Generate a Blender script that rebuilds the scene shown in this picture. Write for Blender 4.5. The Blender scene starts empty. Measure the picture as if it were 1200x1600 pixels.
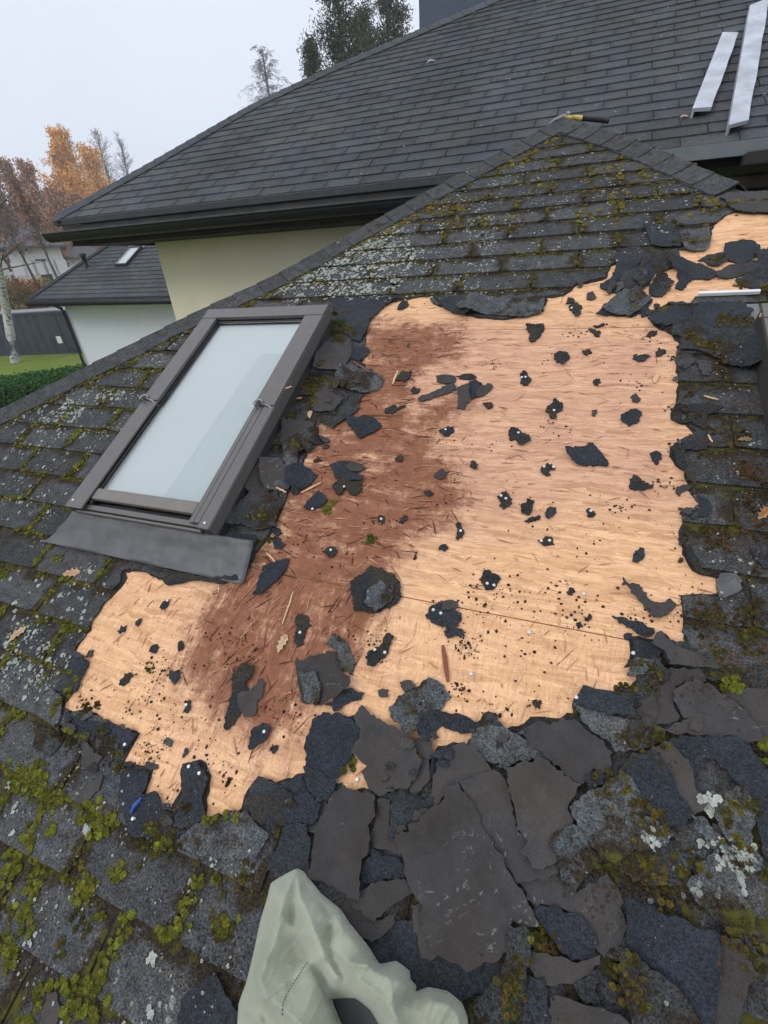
import bpy, bmesh, math, random
import numpy as np
from mathutils import Vector, Matrix, noise
from mathutils.geometry import delaunay_2d_cdt
random.seed(7); rng = np.random.RandomState(7)
SC = bpy.context.scene; COL = SC.collection

# ------------------------------------------------------------------ camera
EYE = np.array([0.0, 0.0, 4.4]); FPX = 700.0
PITCH, ROLL, YAW, SLOPE = 0.51696942, -0.07687203, -0.39446020, 0.49052109
def cam_axes():
    cp, sp = math.cos(PITCH), math.sin(PITCH)
    fw = np.array([math.sin(YAW)*cp, math.cos(YAW)*cp, -sp])
    rt = np.array([math.cos(YAW), -math.sin(YAW), 0]); up = np.cross(rt, fw)
    c, s = math.cos(ROLL), math.sin(ROLL)
    return np.array([c*rt+s*up, -s*rt+c*up, fw])
AX = cam_axes()
cam = bpy.data.objects.new('camera', bpy.data.cameras.new('camera')); COL.objects.link(cam)
m = Matrix.Identity(4)
for i in range(3):
    m[i][0] = AX[0][i]; m[i][1] = AX[1][i]; m[i][2] = -AX[2][i]; m[i][3] = EYE[i]
cam.matrix_world = m
cam.data.sensor_fit = 'VERTICAL'; cam.data.sensor_height = 24; cam.data.lens = FPX/1600*24
cam.data.clip_start = .02; cam.data.clip_end = 3000
SC.camera = cam
SC.render.resolution_x = 768; SC.render.resolution_y = 1024

# ------------------------------------------------------------------ sky, sun, exposure (overcast day)
SUN_EL, SUN_AZ = math.radians(38), math.radians(215)
wd = bpy.data.worlds.new("World"); SC.world = wd; wd.use_nodes = True
nt = wd.node_tree; nt.nodes.clear()
def wn(t, **k):
    n = nt.nodes.new(t)
    for a, b in k.items(): setattr(n, a, b)
    return n
sky = wn('ShaderNodeTexSky', sky_type='NISHITA', sun_disc=False, sun_elevation=SUN_EL, sun_rotation=SUN_AZ)
skm = wn('ShaderNodeMix', data_type='RGBA'); skm.inputs[0].default_value = .90
tc = wn('ShaderNodeTexCoord'); sep = wn('ShaderNodeSeparateXYZ')
nt.links.new(tc.outputs['Generated'], sep.inputs[0])
rp_ = wn('ShaderNodeValToRGB'); cr = rp_.color_ramp
cr.elements[0].position = 0.0; cr.elements[0].color = (9.2, 9.9, 11.2, 1)
cr.elements[1].position = 1.0; cr.elements[1].color = (13.4, 14.2, 15.2, 1)
e = cr.elements.new(.12); e.color = (9.1, 9.8, 11.2, 1)
e = cr.elements.new(.45); e.color = (9.2, 9.8, 11.0, 1)
nz = wn('ShaderNodeTexNoise'); nz.inputs['Scale'].default_value = 1.6; nz.inputs['Detail'].default_value = 3
nt.links.new(tc.outputs['Generated'], nz.inputs['Vector'])
nr = wn('ShaderNodeMapRange'); nr.inputs[1].default_value = .3; nr.inputs[2].default_value = .7; nr.inputs[3].default_value = .95; nr.inputs[4].default_value = 1.05
nt.links.new(nz.outputs['Fac'], nr.inputs[0])
vm = wn('ShaderNodeVectorMath', operation='SCALE')
nt.links.new(sep.outputs['Z'], rp_.inputs[0]); nt.links.new(rp_.outputs[0], vm.inputs[0]); nt.links.new(nr.outputs[0], vm.inputs['Scale'])
nt.links.new(sky.outputs[0], skm.inputs[6]); nt.links.new(vm.outputs[0], skm.inputs[7])
bg = wn('ShaderNodeBackground'); bg.inputs['Strength'].default_value = .1
ow = wn('ShaderNodeOutputWorld')
nt.links.new(skm.outputs[2], bg.inputs[0]); nt.links.new(bg.outputs[0], ow.inputs[0])
sun = bpy.data.objects.new('sun', bpy.data.lights.new('sun', 'SUN')); COL.objects.link(sun)
sun.data.energy = 1.1; sun.data.angle = math.radians(25); sun.data.color = (1, .96, .9)
sd = Vector((math.sin(SUN_AZ)*math.cos(SUN_EL), math.cos(SUN_AZ)*math.cos(SUN_EL), math.sin(SUN_EL)))
sun.rotation_euler = sd.to_track_quat('Z', 'Y').to_euler()
SC.view_settings.view_transform = 'Standard'; SC.view_settings.look = 'None'
SC.view_settings.exposure = 0.0; SC.view_settings.gamma = 1

# ------------------------------------------------------------------ frames: the near roof plane (u along the eave, s up the slope, o outward)
HR = 1.25
UX = np.array([1., 0, 0]); US = np.array([0, math.cos(SLOPE), math.sin(SLOPE)]); UN = np.array([0, -math.sin(SLOPE), math.cos(SLOPE)])
def ray(x, y): return AX.T @ np.array([(x-600)/FPX, -(y-800)/FPX, 1.0])
def U(x, y, o=0.0):
    d = ray(x, y); P = d*(-(HR-o)/(UN@d)); return float(P@UX), float(P@US)
def W(u, s, o=0.0):
    p = EYE + u*UX + s*US - (HR-o)*UN
    return Vector(p.tolist())
def at(q, z=None, y=None, x=None):
    d = ray(*q)
    t = (z-4.4)/d[2] if z is not None else (y/d[1] if y is not None else x/d[0])
    return Vector((EYE + d*t).tolist())

# ------------------------------------------------------------------ object helpers
def link(o, parent=None):
    COL.objects.link(o)
    if parent is not None:
        o.parent = parent
    return o
def tag(o, label=None, cat=None, group=None, kind=None):
    if label: o['label'] = label
    if cat: o['category'] = cat
    if group: o['group'] = group
    if kind: o['kind'] = kind
    return o
def empty(name, loc, label=None, cat=None, group=None, kind=None):
    o = bpy.data.objects.new(name, None); o.empty_display_size = .1
    COL.objects.link(o); o.location = loc
    return tag(o, label, cat, group, kind)
class MB:
    """mesh builder in world coordinates"""
    def __init__(s): s.v = []; s.f = []; s.mi = []; s.uv = []; s.col = []; s.smooth = False
    def vert(s, p, uv=(0, 0), c=(1, 1, 1)):
        s.v.append(tuple(p)); s.uv.append(uv); s.col.append(c); return len(s.v)-1
    def face(s, ids, mi=0): s.f.append(tuple(ids)); s.mi.append(mi)
    def poly(s, pts, mi=0, c=(1, 1, 1), uvs=None):
        ids = [s.vert(p, uvs[i] if uvs else (0, 0), c) for i, p in enumerate(pts)]; s.face(ids, mi); return ids
    def box(s, o, ax, ay, az, mi=0, c=(1, 1, 1)):
        """box from corner o with edge vectors"""
        o, ax, ay, az = map(Vector, (o, ax, ay, az))
        P = [o, o+ax, o+ax+ay, o+ay]; Q = [p+az for p in P]
        a = [s.vert(p, (0, 0), c) for p in P]; b = [s.vert(p, (0, 0), c) for p in Q]
        if ax.cross(ay).dot(az) < 0: a, b = b, a
        s.face(a[::-1], mi); s.face(b, mi)
        for i in range(4):
            j = (i+1) % 4; s.face((a[i], a[j], b[j], b[i]), mi)
    def bar(s, p, q, w, h, up=(0, 0, 1), mi=0):
        p, q, up = Vector(p), Vector(q), Vector(up); d = q-p; x = d.cross(up).normalized()*w; z = x.cross(d).normalized()*h
        s.box(p-x/2-z/2, d, x, z, mi)
    def tube(s, pts, rad, n=8, mi=0, c=(1, 1, 1), cap=True):
        rings = []
        for i, p in enumerate(pts):
            p = Vector(p); a = Vector(pts[max(i-1, 0)]); b = Vector(pts[min(i+1, len(pts)-1)])
            d = (b-a).normalized(); t = Vector((0, 0, 1)) if abs(d.z) < .9 else Vector((1, 0, 0))
            x = d.cross(t).normalized(); y = d.cross(x).normalized(); r = rad[i] if isinstance(rad, (list, tuple)) else rad
            rings.append([s.vert(p+(x*math.cos(k*2*math.pi/n)+y*math.sin(k*2*math.pi/n))*r, (0, 0), c) for k in range(n)])
        for a, b in zip(rings, rings[1:]):
            for k in range(n): s.face((a[k], a[(k+1) % n], b[(k+1) % n], b[k]), mi)
        if cap: s.face(rings[0], mi); s.face(rings[-1][::-1], mi)
    def build(s, name, mats, parent=None, origin=None, smooth=False, bevel=0):
        me = bpy.data.meshes.new(name)
        if origin is None:
            if parent is not None: origin = Vector(parent.location)
            else:
                a = np.array(s.v); origin = Vector(((a.min(0)+a.max(0))/2).tolist())
        origin = Vector(origin)
        V = np.array(s.v, float)-np.array(origin)
        me.from_pydata(V.tolist(), [], s.f)
        if not isinstance(mats, (list, tuple)): mats = [mats]
        for m_ in mats: me.materials.append(m_)
        me.polygons.foreach_set('material_index', s.mi)
        me.polygons.foreach_set('use_smooth', [smooth]*len(s.f))
        uvl = me.uv_layers.new(name='us'); ca = me.color_attributes.new('mc', 'FLOAT_COLOR', 'POINT')
        li = np.empty(len(me.loops), int); me.loops.foreach_get('vertex_index', li)
        uvl.data.foreach_set('uv', np.array(s.uv, float)[li].ravel())
        ca.data.foreach_set('color', np.c_[np.array(s.col, float), np.ones(len(s.v))].ravel())
        me.update()
        o = bpy.data.objects.new(name, me); COL.objects.link(o)
        if parent is not None:
            o.parent = parent; o.location = origin-Vector(parent.location)
        else: o.location = origin
        if bevel:
            b = o.modifiers.new('bevel', 'BEVEL'); b.width = bevel; b.segments = 2; b.limit_method = 'ANGLE'
        return o

# ------------------------------------------------------------------ materials
class NM:
    def __init__(s, name, rough=.9, spec=.3):
        s.m = bpy.data.materials.new(name); s.m.use_nodes = True; s.t = s.m.node_tree
        s.b = s.t.nodes['Principled BSDF']; s.b.inputs['Roughness'].default_value = rough
        s.b.inputs['Specular IOR Level'].default_value = spec
    def n(s, t, **k):
        n = s.t.nodes.new(t)
        for a, b in k.items(): setattr(n, a, b)
        return n
    def l(s, a, b): s.t.links.new(a, b); return s
    def uv(s, scale=(1, 1, 1), rot=0, src='uv'):
        if src == 'uv': o = s.n('ShaderNodeUVMap', uv_map='us').outputs[0]
        elif src == 'obj': o = s.n('ShaderNodeTexCoord').outputs['Object']
        else: o = s.n('ShaderNodeNewGeometry').outputs['Position']
        mp = s.n('ShaderNodeMapping'); mp.inputs['Scale'].default_value = scale; mp.inputs['Rotation'].default_value = (0, 0, rot)
        s.l(o, mp.inputs[0]); return mp.outputs[0]
    def noise(s, vec, scale, detail=4, rough=.6, dist=0, out='Fac'):
        n = s.n('ShaderNodeTexNoise'); n.inputs['Scale'].default_value = scale; n.inputs['Detail'].default_value = detail
        n.inputs['Roughness'].default_value = rough; n.inputs['Distortion'].default_value = dist
        s.l(vec, n.inputs['Vector']); return n.outputs[out]
    def voro(s, vec, scale, feature='F1', out='Distance', rnd=1):
        n = s.n('ShaderNodeTexVoronoi', feature=feature); n.inputs['Scale'].default_value = scale; n.inputs['Randomness'].default_value = rnd
        s.l(vec, n.inputs['Vector']); return n.outputs[out]
    def rng(s, v, a, b, c=0, d=1, smooth=False):
        n = s.n('ShaderNodeMapRange'); n.interpolation_type = 'SMOOTHSTEP' if smooth else 'LINEAR'
        for i, x in zip((1, 2, 3, 4), (a, b, c, d)): n.inputs[i].default_value = x
        s.l(v, n.inputs[0]); return n.outputs[0]
    def math(s, op, a, b=None):
        n = s.n('ShaderNodeMath', operation=op)
        for i, x in enumerate((a, b)):
            if x is None: continue
            if isinstance(x, (int, float)): n.inputs[i].default_value = x
            else: s.l(x, n.inputs[i])
        return n.outputs[0]
    def mix(s, f, a, b, mode='MIX'):
        n = s.n('ShaderNodeMix', data_type='RGBA', blend_type=mode)
        if isinstance(f, (int, float)): n.inputs[0].default_value = f
        else: s.l(f, n.inputs[0])
        for i, x in ((6, a), (7, b)):
            if isinstance(x, tuple): n.inputs[i].default_value = (*x[:3], 1)
            else: s.l(x, n.inputs[i])
        return n.outputs[2]
    def scale(s, col, f):
        n = s.n('ShaderNodeVectorMath', operation='SCALE')
        if isinstance(col, tuple): n.inputs[0].default_value = col
        else: s.l(col, n.inputs[0])
        if isinstance(f, (int, float)): n.inputs['Scale'].default_value = f
        else: s.l(f, n.inputs['Scale'])
        return n.outputs[0]
    def attr(s, name='mc', out='Color'):
        return s.n('ShaderNodeAttribute', attribute_name=name).outputs[out]
    def sep(s, c):
        n = s.n('ShaderNodeSeparateColor'); s.l(c, n.inputs[0]); return n.outputs
    def rand(s): return s.n('ShaderNodeObjectInfo').outputs['Random']
    def base(s, c):
        if isinstance(c, tuple): s.b.inputs['Base Color'].default_value = (*c[:3], 1)
        else: s.l(c, s.b.inputs['Base Color'])
        return s
    def rough(s, v): s.l(v, s.b.inputs['Roughness']); return s
    def bump(s, h, strength=.4, dist=.002):
        n = s.n('ShaderNodeBump'); n.inputs['Strength'].default_value = strength; n.inputs['Distance'].default_value = dist
        s.l(h, n.inputs['Height']); s.l(n.outputs[0], s.b.inputs['Normal']); return s
def plain(name, c, rough=.7, spec=.3, metal=0, var=.12, sc=9, bump=0, bs=60):
    k = NM(name, rough, spec); p = k.uv(src='pos')
    f = k.rng(k.noise(p, sc, 5), .25, .75, 1-var, 1+var)
    k.base(k.scale(c, f)); k.b.inputs['Metallic'].default_value = metal
    k.rough(k.rng(k.noise(p, sc*2.3, 4), .3, .7, max(rough-.1, .02), min(rough+.1, 1)))
    if bump: k.bump(k.noise(p, bs, 5), bump, .003)
    return k.m

def granule(k, p):
    """fine mineral granules: returns brightness factor"""
    g = k.voro(p, 330, out='Color'); r = k.sep(g)[0]
    return r
def mat_weathered(name, base=(.125, .125, .125), moss=.5, lichen=.5, brown=.5, tab=True):
    k = NM(name, .95, .12); p = k.uv()
    g = granule(k, p)
    big = k.noise(p, 5, 5, .6); mid = k.noise(p, 24, 5, .65)
    f = k.math('MULTIPLY', k.rng(g, 0, 1, .45, 1.6), k.rng(mid, .3, .7, .65, 1.3))
    col = k.scale(base, f)
    bl = k.mix(k.rng(k.noise(p, 11, 3), .42, .6), (1.0, .98, .95), (.90, .97, 1.06)); col = k.mix(1, col, bl, 'MULTIPLY')
    if tab:
        a = k.sep(k.attr())        # r random per tab, g across 0..1, b up 0..1
        col = k.scale(col, k.rng(a[0], 0, 1, .72, 1.22))
        ex = k.math('ABSOLUTE', k.math('SUBTRACT', a[1], .5)); ex = k.rng(ex, .34, .5)
        ey = k.rng(a[2], .62, 1.0); edge = k.math('MAXIMUM', ex, ey)
    else:
        edge = k.rng(k.noise(p, 7, 2), .35, .7)
    mn = k.noise(p, 16, 6, .7)
    # dark brown humus
    hb = k.math('ADD', k.math('MULTIPLY', edge, .32), k.math('ADD', mn, k.rng(big, .3, .7, -.12, .12)))
    col = k.mix(k.rng(hb, .74-.22*brown, .86-.18*brown), col, k.scale((.034, .026, .018), k.rng(g, 0, 1, .5, 1.6)))
    # moss film
    mo = k.noise(p, 31, 6, .7)
    hm = k.math('ADD', k.math('MULTIPLY', edge, .30), k.math('ADD', mo, k.rng(k.noise(p, 3.1, 3), .3, .7, -.16, .14)))
    col = k.mix(k.rng(hm, .86-.22*moss, .94-.2*moss), col, k.mix(mn, (.05, .045, .012), (.10, .10, .02)))
    # lichen speckle
    wv = k.noise(p, 60, 3, out='Color'); sp = k.n('ShaderNodeVectorMath', operation='MULTIPLY_ADD')
    k.l(wv, sp.inputs[0]); sp.inputs[1].default_value = (.012, .012, 0); k.l(p, sp.inputs[2])
    v = k.voro(sp.outputs[0], 52); dn = k.noise(p, 4.3, 3)
    th = k.rng(dn, .45, .68, -.1, .22+.25*lichen)
    li = k.math('LESS_THAN', v, th)
    li = k.math('MULTIPLY', li, k.rng(lichen*0+0 if False else mid, .35, .5))
    col = k.mix(k.math('MULTIPLY', li, .75), col, k.scale((.26, .275, .25), k.rng(g, 0, 1, .6, 1.3)))
    k.base(col)
    h = k.math('ADD', k.math('MULTIPLY', g, .5), k.math('ADD', mid, k.math('MULTIPLY', k.rng(hm, .6, .9), 1.2)))
    k.bump(h, .75, .003)
    return k.m
M = {}
M['weather'] = mat_weathered('weathered_shingle', (.070, .0695, .070), .55, .35, .65)
M['weather_wet'] = mat_weathered('weathered_shingle_piece', (.088, .091, .093), .27, .35, .5, tab=False)
M['weather_dark'] = mat_weathered('weathered_shingle_near', (.046, .047, .047), .22, .1, .5, tab=False)
def mat_far():
    k = NM('main_roof_shingle', .8, .35); p = k.uv(); g = granule(k, p)
    a = k.sep(k.attr())
    f = k.math('MULTIPLY', k.rng(g, 0, 1, .75, 1.3), k.rng(a[0], 0, 1, .86, 1.14))
    f = k.math('MULTIPLY', f, k.rng(k.noise(p, .9, 6, .7), .3, .7, .62, 1.35))
    c = k.mix(k.rng(k.noise(p, 2.2, 4), .4, .65), (.052, .060, .072), (.058, .058, .058))
    c = k.scale(c, f)
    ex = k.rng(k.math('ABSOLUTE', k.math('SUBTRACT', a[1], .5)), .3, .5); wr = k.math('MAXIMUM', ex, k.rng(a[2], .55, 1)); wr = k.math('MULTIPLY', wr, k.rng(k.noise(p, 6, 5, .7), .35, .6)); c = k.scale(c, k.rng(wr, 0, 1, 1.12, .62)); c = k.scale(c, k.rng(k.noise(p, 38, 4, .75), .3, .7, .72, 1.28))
    v = k.voro(p, 9); c = k.mix(k.math('MULTIPLY', k.math('LESS_THAN', v, .085), k.rng(k.noise(p, 1.7), .45, .6)), c, (.3, .31, .3))
    k.base(c); k.bump(k.math('ADD', g, k.math('MULTIPLY', k.noise(p, 26, 4), 2)), .7, .004); return k.m
M['far'] = mat_far()
def mat_fresh():
    k = NM('fresh_blue_granule', .85, .3); p = k.uv(); g = granule(k, p)
    f = k.rng(g, 0, 1, .45, 1.7); r = k.rand()
    c = k.mix(r, (.018, .022, .031), (.025, .028, .034))
    c = k.mix(k.rng(k.noise(p, 14, 4), .62, .8), c, (.035, .03, .022))
    c = k.scale(c, k.math('MULTIPLY', f, k.rng(k.noise(p, 8, 4), .3, .7, .7, 1.3)))
    sp = k.math('LESS_THAN', k.voro(p, 75), .085); sp = k.math('MULTIPLY', sp, k.rng(k.noise(p, 30), .55, .6))
    c = k.mix(k.math('MULTIPLY', sp, .7), c, (.3, .32, .34))
    k.base(c); k.bump(k.math('ADD', g, k.math('MULTIPLY', k.noise(p, 18, 4), 2)), .6, .003); return k.m
M['fresh'] = mat_fresh()
def mat_back():
    k = NM('shingle_underside', .78, .3); p = k.uv(); r = k.rand()
    c = k.mix(r, (.036, .030, .028), (.072, .058, .051))
    c = k.mix(k.rng(k.noise(p, 5, 4), .35, .65), c, (.046, .044, .046))
    c = k.scale(c, k.math('MULTIPLY', k.rng(k.noise(p, 300, 2), .3, .7, .8, 1.22), k.rng(k.noise(p, 16, 6, .75), .25, .75, .68, 1.28)))
    # chalky scuffs
    w = k.noise(p, 3.5, 4, .6, 1.5); scu = k.rng(k.math('ABSOLUTE', k.math('SUBTRACT', w, .5)), .0, .008, 1, 0)
    scu = k.math('MULTIPLY', scu, k.rng(k.noise(p, 90, 3), .5, .62)); scu = k.math('MULTIPLY', scu, k.rng(k.noise(p, 2.3, 2), .52, .6))
    c = k.mix(k.math('MULTIPLY', scu, .55), c, (.3, .3, .3))
    c = k.mix(k.rng(k.noise(p, 40, 3), .70, .76), c, (.12, .115, .11))
    k.base(c); k.bump(k.math('ADD', k.noise(p, 240, 2), k.math('MULTIPLY', k.noise(p, 14, 5, .6), 3)), .6, .003); return k.m
M['back'] = mat_back()
def mat_under():
    k = NM('torn_bitumen_layer', .85, .25); p = k.uv()
    c = k.mix(k.rng(k.noise(p, 13, 5), .4, .6), (.018, .020, .025), (.035, .029, .021))
    k.base(k.scale(c, k.rng(granule(k, p), 0, 1, .5, 1.6))); k.bump(k.noise(p, 60, 5), .7, .006); return k.m
M['under'] = mat_under()
def mat_osb(name, vert=False):
    k = NM(name, .75, .25); p = k.uv()
    mp0 = k.n('ShaderNodeMapping'); wv = k.noise(p, 4, 3, out='Color')
    ma = k.n('ShaderNodeVectorMath', operation='MULTIPLY_ADD'); k.l(wv, ma.inputs[0]); ma.inputs[1].default_value = (.05, .05, 0); k.l(p, ma.inputs[2])
    q = ma.outputs[0]
    def strands(rot, sx, sy, seed):
        mp = k.n('ShaderNodeMapping'); mp.inputs['Rotation'].default_value = (0, 0, rot); mp.inputs['Scale'].default_value = (sx, sy, 1)
        mp.inputs['Location'].default_value = (seed, seed*.7, 0); k.l(q, mp.inputs[0])
        c = k.sep(k.voro(mp.outputs[0], 1, out='Color')); d = k.voro(mp.outputs[0], 1, feature='DISTANCE_TO_EDGE')
        st = k.noise(mp.outputs[0], 5, 4, .7)
        return c[0], d, st
    base_r = math.pi/2 if vert else 0
    a = strands(base_r+.12, 11, 90, 0); b = strands(base_r-.35, 10, 75, 5.3); c3 = strands(base_r+.7, 12, 80, 9.1)
    sel = a[0]
    v = k.mix(k.math('LESS_THAN', sel, .38), a[0], b[0]); v = k.sep(v)[0]
    v2 = k.sep(k.mix(k.math('LESS_THAN', b[0], .25), v, c3[0]))[0]
    at_ = k.sep(k.attr())     # r strong stain, g soft pink, b dirt
    light = k.mix(v2, (.60, .32, .160), (.84, .505, .285))
    pink = k.mix(v2, (.46, .235, .145), (.70, .405, .26))
    stn = k.mix(k.noise(q, 20, 6, .75), (.072, .022, .011), (.42, .175, .095))
    ng = k.noise(p, 9, 6, .7); 
    st1 = k.n('ShaderNodeMapping'); st1.inputs['Scale'].default_value = (3, 30, 1) if not vert else (22, 4, 1); k.l(q, st1.inputs[0])
    stre = k.noise(st1.outputs[0], 1, 6, .75)
    pf = k.rng(k.math('ADD', at_[1], k.rng(stre, .3, .7, -.35, .35)), .15, .85)
    col = k.mix(pf, light, pink)
    sf = k.rng(k.math('ADD', at_[0], k.math('ADD', k.math('ADD', k.rng(stre, .3, .7, -.34, .34), k.rng(ng, .3, .7, -.45, .35)), k.rng(k.noise(p, 38, 5, .8), .3, .7, .3, -.3))), .15, 1.0, smooth=True)
    sf = k.math('MULTIPLY', sf, k.rng(k.noise(st1.outputs[0], 3.3, 4, .8), .6, .72, 1, .72))
    col = k.mix(sf, col, stn)
    # dark thin grain and rubbed grey dirt
    fg = k.math('MULTIPLY', k.rng(k.noise(st1.outputs[0], 6, 5, .8), .3, .7, .74, 1.16), k.rng(k.noise(p, 170, 3, .7), .3, .7, .9, 1.1))
    col = k.scale(col, fg)
    ed = k.math('MULTIPLY', k.rng(a[1], 0, .035, 1, 0), k.rng(k.noise(p, 12, 3), .42, .62, 0, .42)); col = k.mix(ed, col, (.16, .075, .04))
    sm = k.rng(k.noise(p, 26, 6, .85), .54, .72, 0, .55); sm = k.math('MULTIPLY', sm, k.rng(k.noise(p, 3.3, 4), .38, .60)); col = k.mix(sm, col, (.12, .07, .05))
    dd = k.math('LESS_THAN', k.voro(p, 85), k.rng(k.noise(p, 6, 4), .45, .75, -.02, .20)); col = k.mix(k.math('MULTIPLY', dd, .7), col, (.045, .03, .022))
    k.base(col); k.bump(k.math('ADD', k.math('MULTIPLY', v2, 1.5), k.noise(st1.outputs[0], 6, 4)), .3, .003); return k.m
M['osb'] = mat_osb('osb_strands_along'); M['osb_v'] = mat_osb('osb_strands_up', True)
def mat_attr(name, rough=.9, var=.35, sc=120, bump=.5, trans=0):
    k = NM(name, rough, .15); p = k.uv(src='pos')
    k.base(k.scale(k.attr(), k.rng(k.noise(p, sc, 4), .25, .75, 1-var, 1+var)))
    if bump: k.bump(k.noise(p, sc*1.7, 4), bump, .004)
    return k.m
M['moss'] = mat_attr('moss_cushion', .98, .5, 160, .9)
M['lichen'] = mat_attr('lichen_crust', .95, .25, 300, .6)
M['crumb'] = mat_attr('bitumen_crumbs', .9, .4, 200, .6)
M['leafm'] = mat_attr('dry_oak_leaf', .7, .2, 60, .4)
M['foliage'] = mat_attr('tree_leaves', .8, .3, 3, 0)
M['bark'] = plain('bark', (.09, .07, .055), .9, .2, var=.4, sc=5, bump=.6, bs=20)
M['bark_grey'] = plain('thin_twigs_grey', (.17, .16, .165), .9, .2, var=.3, sc=5)
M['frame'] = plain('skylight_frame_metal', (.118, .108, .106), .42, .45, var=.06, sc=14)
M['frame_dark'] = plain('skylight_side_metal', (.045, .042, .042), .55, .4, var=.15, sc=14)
M['sash'] = plain('skylight_sash_metal', (.17, .155, .14), .5, .4, var=.12, sc=20)
M['flash'] = plain('flashing_sheet', (.088, .087, .094), .5, .4, var=.3, sc=13, bump=.5, bs=16)
M['nail'] = plain('galvanised_nail', (.62, .64, .66), .35, .6, .3)
M['black_metal'] = plain('black_gutter', (.011, .011, .012), .5, .3, var=.2)
M['fascia'] = plain('fascia_trim', (.10, .098, .096), .45, .4, var=.45, sc=4)
M['drip'] = plain('drip_edge', (.035, .038, .043), .6, .35, var=.25)
M['drip_pale'] = plain('eave_flashing', (.135, .155, .165), .45, .4, var=.15)
M['soffit'] = plain('dark_soffit', (.035, .028, .022), .8, .2, var=.4, sc=3)
M['brown_wall'] = plain('dark_stained_wall', (.10, .072, .052), .85, .2, var=.6, sc=3.5, bump=.4, bs=9)
M['rust_wall'] = plain('rusty_brown_boards', (.13, .05, .025), .8, .2, var=.5, sc=2.5)
M['cream'] = plain('cream_render', (.80, .73, .54), .92, .15, var=.05, sc=2, bump=.25, bs=140)
M['white_render'] = plain('pale_grey_render', (.66, .69, .76), .92, .15, var=.04, sc=2, bump=.2, bs=120)
M['white_far'] = plain('white_render_far', (.66, .68, .66), .9, .15, var=.06, sc=1)
M['chimney'] = plain('blue_grey_cladding', (.062, .078, .115), .6, .35, var=.06)
M['plank'] = plain('white_painted_board', (.44, .465, .52), .6, .3, var=.3, sc=6, bump=.2)
M['plank_dark'] = plain('board_underside', (.06, .05, .045), .8, .2)
M['window'] = plain('dark_window_glass', (.02, .024, .03), .1, .6)
M['white_paint'] = plain('white_paint', (.72, .73, .74), .5, .3, var=.05)
M['yellow'] = plain('yellow_plastic', (.55, .40, .10), .4, .4, var=.08)
M['black_rubber'] = plain('black_rubber', (.02, .02, .022), .5, .4)
M['steel'] = plain('steel', (.25, .25, .26), .4, .5, .6)
M['blue'] = plain('blue_plastic', (.02, .08, .35), .4, .5)
def mat_glass(name, tint):
    k = NM(name, .045, .5); k.base(tint); k.b.inputs['Transmission Weight'].default_value = 1; k.b.inputs['IOR'].default_value = 1.5
    return k.m
M['glass'] = mat_glass('window_glass', (.93, .97, .97))
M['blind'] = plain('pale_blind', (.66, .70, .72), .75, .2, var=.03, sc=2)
M['blind_lit'] = plain('white_blind_reflection', (.77, .79, .80), .75, .2, var=.03, sc=2)
# glass is clear; under it a pale blind whose two tones paint the glass reflection
def mat_cont():
    k = NM('container_paint', .5, .4); k.base(k.scale((.035, .043, .062), k.rng(k.noise(k.uv(src='pos'), 1.5, 5), .3, .7, .75, 1.25))); return k.m
M['container'] = mat_cont()
def mat_cloth():
    k = NM('sage_woven_fabric', .85, .25); p = k.uv()
    w = k.n('ShaderNodeTexWave', wave_type='BANDS', bands_direction='X'); w.inputs['Scale'].default_value = 95; k.l(p, w.inputs['Vector'])
    w2 = k.n('ShaderNodeTexWave', wave_type='BANDS', bands_direction='Y'); w2.inputs['Scale'].default_value = 95; k.l(p, w2.inputs['Vector'])
    ww = k.math('ADD', w.outputs['Fac'], w2.outputs['Fac'])
    c = k.mix(k.rng(k.noise(p, 9, 5), .3, .7), (.275, .295, .225), (.365, .385, .30))
    c = k.scale(c, k.rng(ww, 0, 2, .93, 1.05)); k.base(c)
    k.bump(k.math('ADD', k.math('MULTIPLY', ww, .15), k.math('ADD', k.noise(p, 30, 4), k.noise(p, 9, 3, .5, .6))), .35, .003); 
    k.b.inputs['Sheen Weight'].default_value = .2; return k.m
M['cloth'] = mat_cloth()
M['stitch'] = plain('dark_thread', (.03, .035, .03), .9)
def mat_ground():
    k = NM('ground_cover', .95, .1); p = k.uv(src='pos')
    g = k.mix(k.rng(k.noise(p, .8, 6, .7), .3, .7), (.10, .155, .022), (.17, .21, .04))
    d = k.mix(k.rng(k.noise(p, .35, 6, .7), .3, .7), (.22, .15, .085), (.15, .145, .05))
    a = k.sep(k.attr()); f = k.rng(k.math('ADD', a[0], k.rng(k.noise(p, .2, 4), .3, .7, -.2, .2)), .35, .65)
    c = k.mix(f, g, d); pv = k.rng(k.attr('mc'), .5, .5) if False else a[1]
    c = k.mix(pv, c, (.30, .27, .25))
    k.base(k.scale(c, k.rng(k.noise(p, 9, 5, .8), .25, .75, .7, 1.3))); k.bump(k.noise(p, 30, 4), .6, .03); return k.m
M['ground'] = mat_ground()
def mat_birch():
    k = NM('birch_bark', .85, .2); p = k.uv((3, 3, 9), src='pos')
    k.base(k.mix(k.rng(k.noise(p, 1.6, 5, .7), .5, .6), (.50, .49, .46), (.06, .055, .05))); return k.m
M['birch'] = mat_birch()
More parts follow.
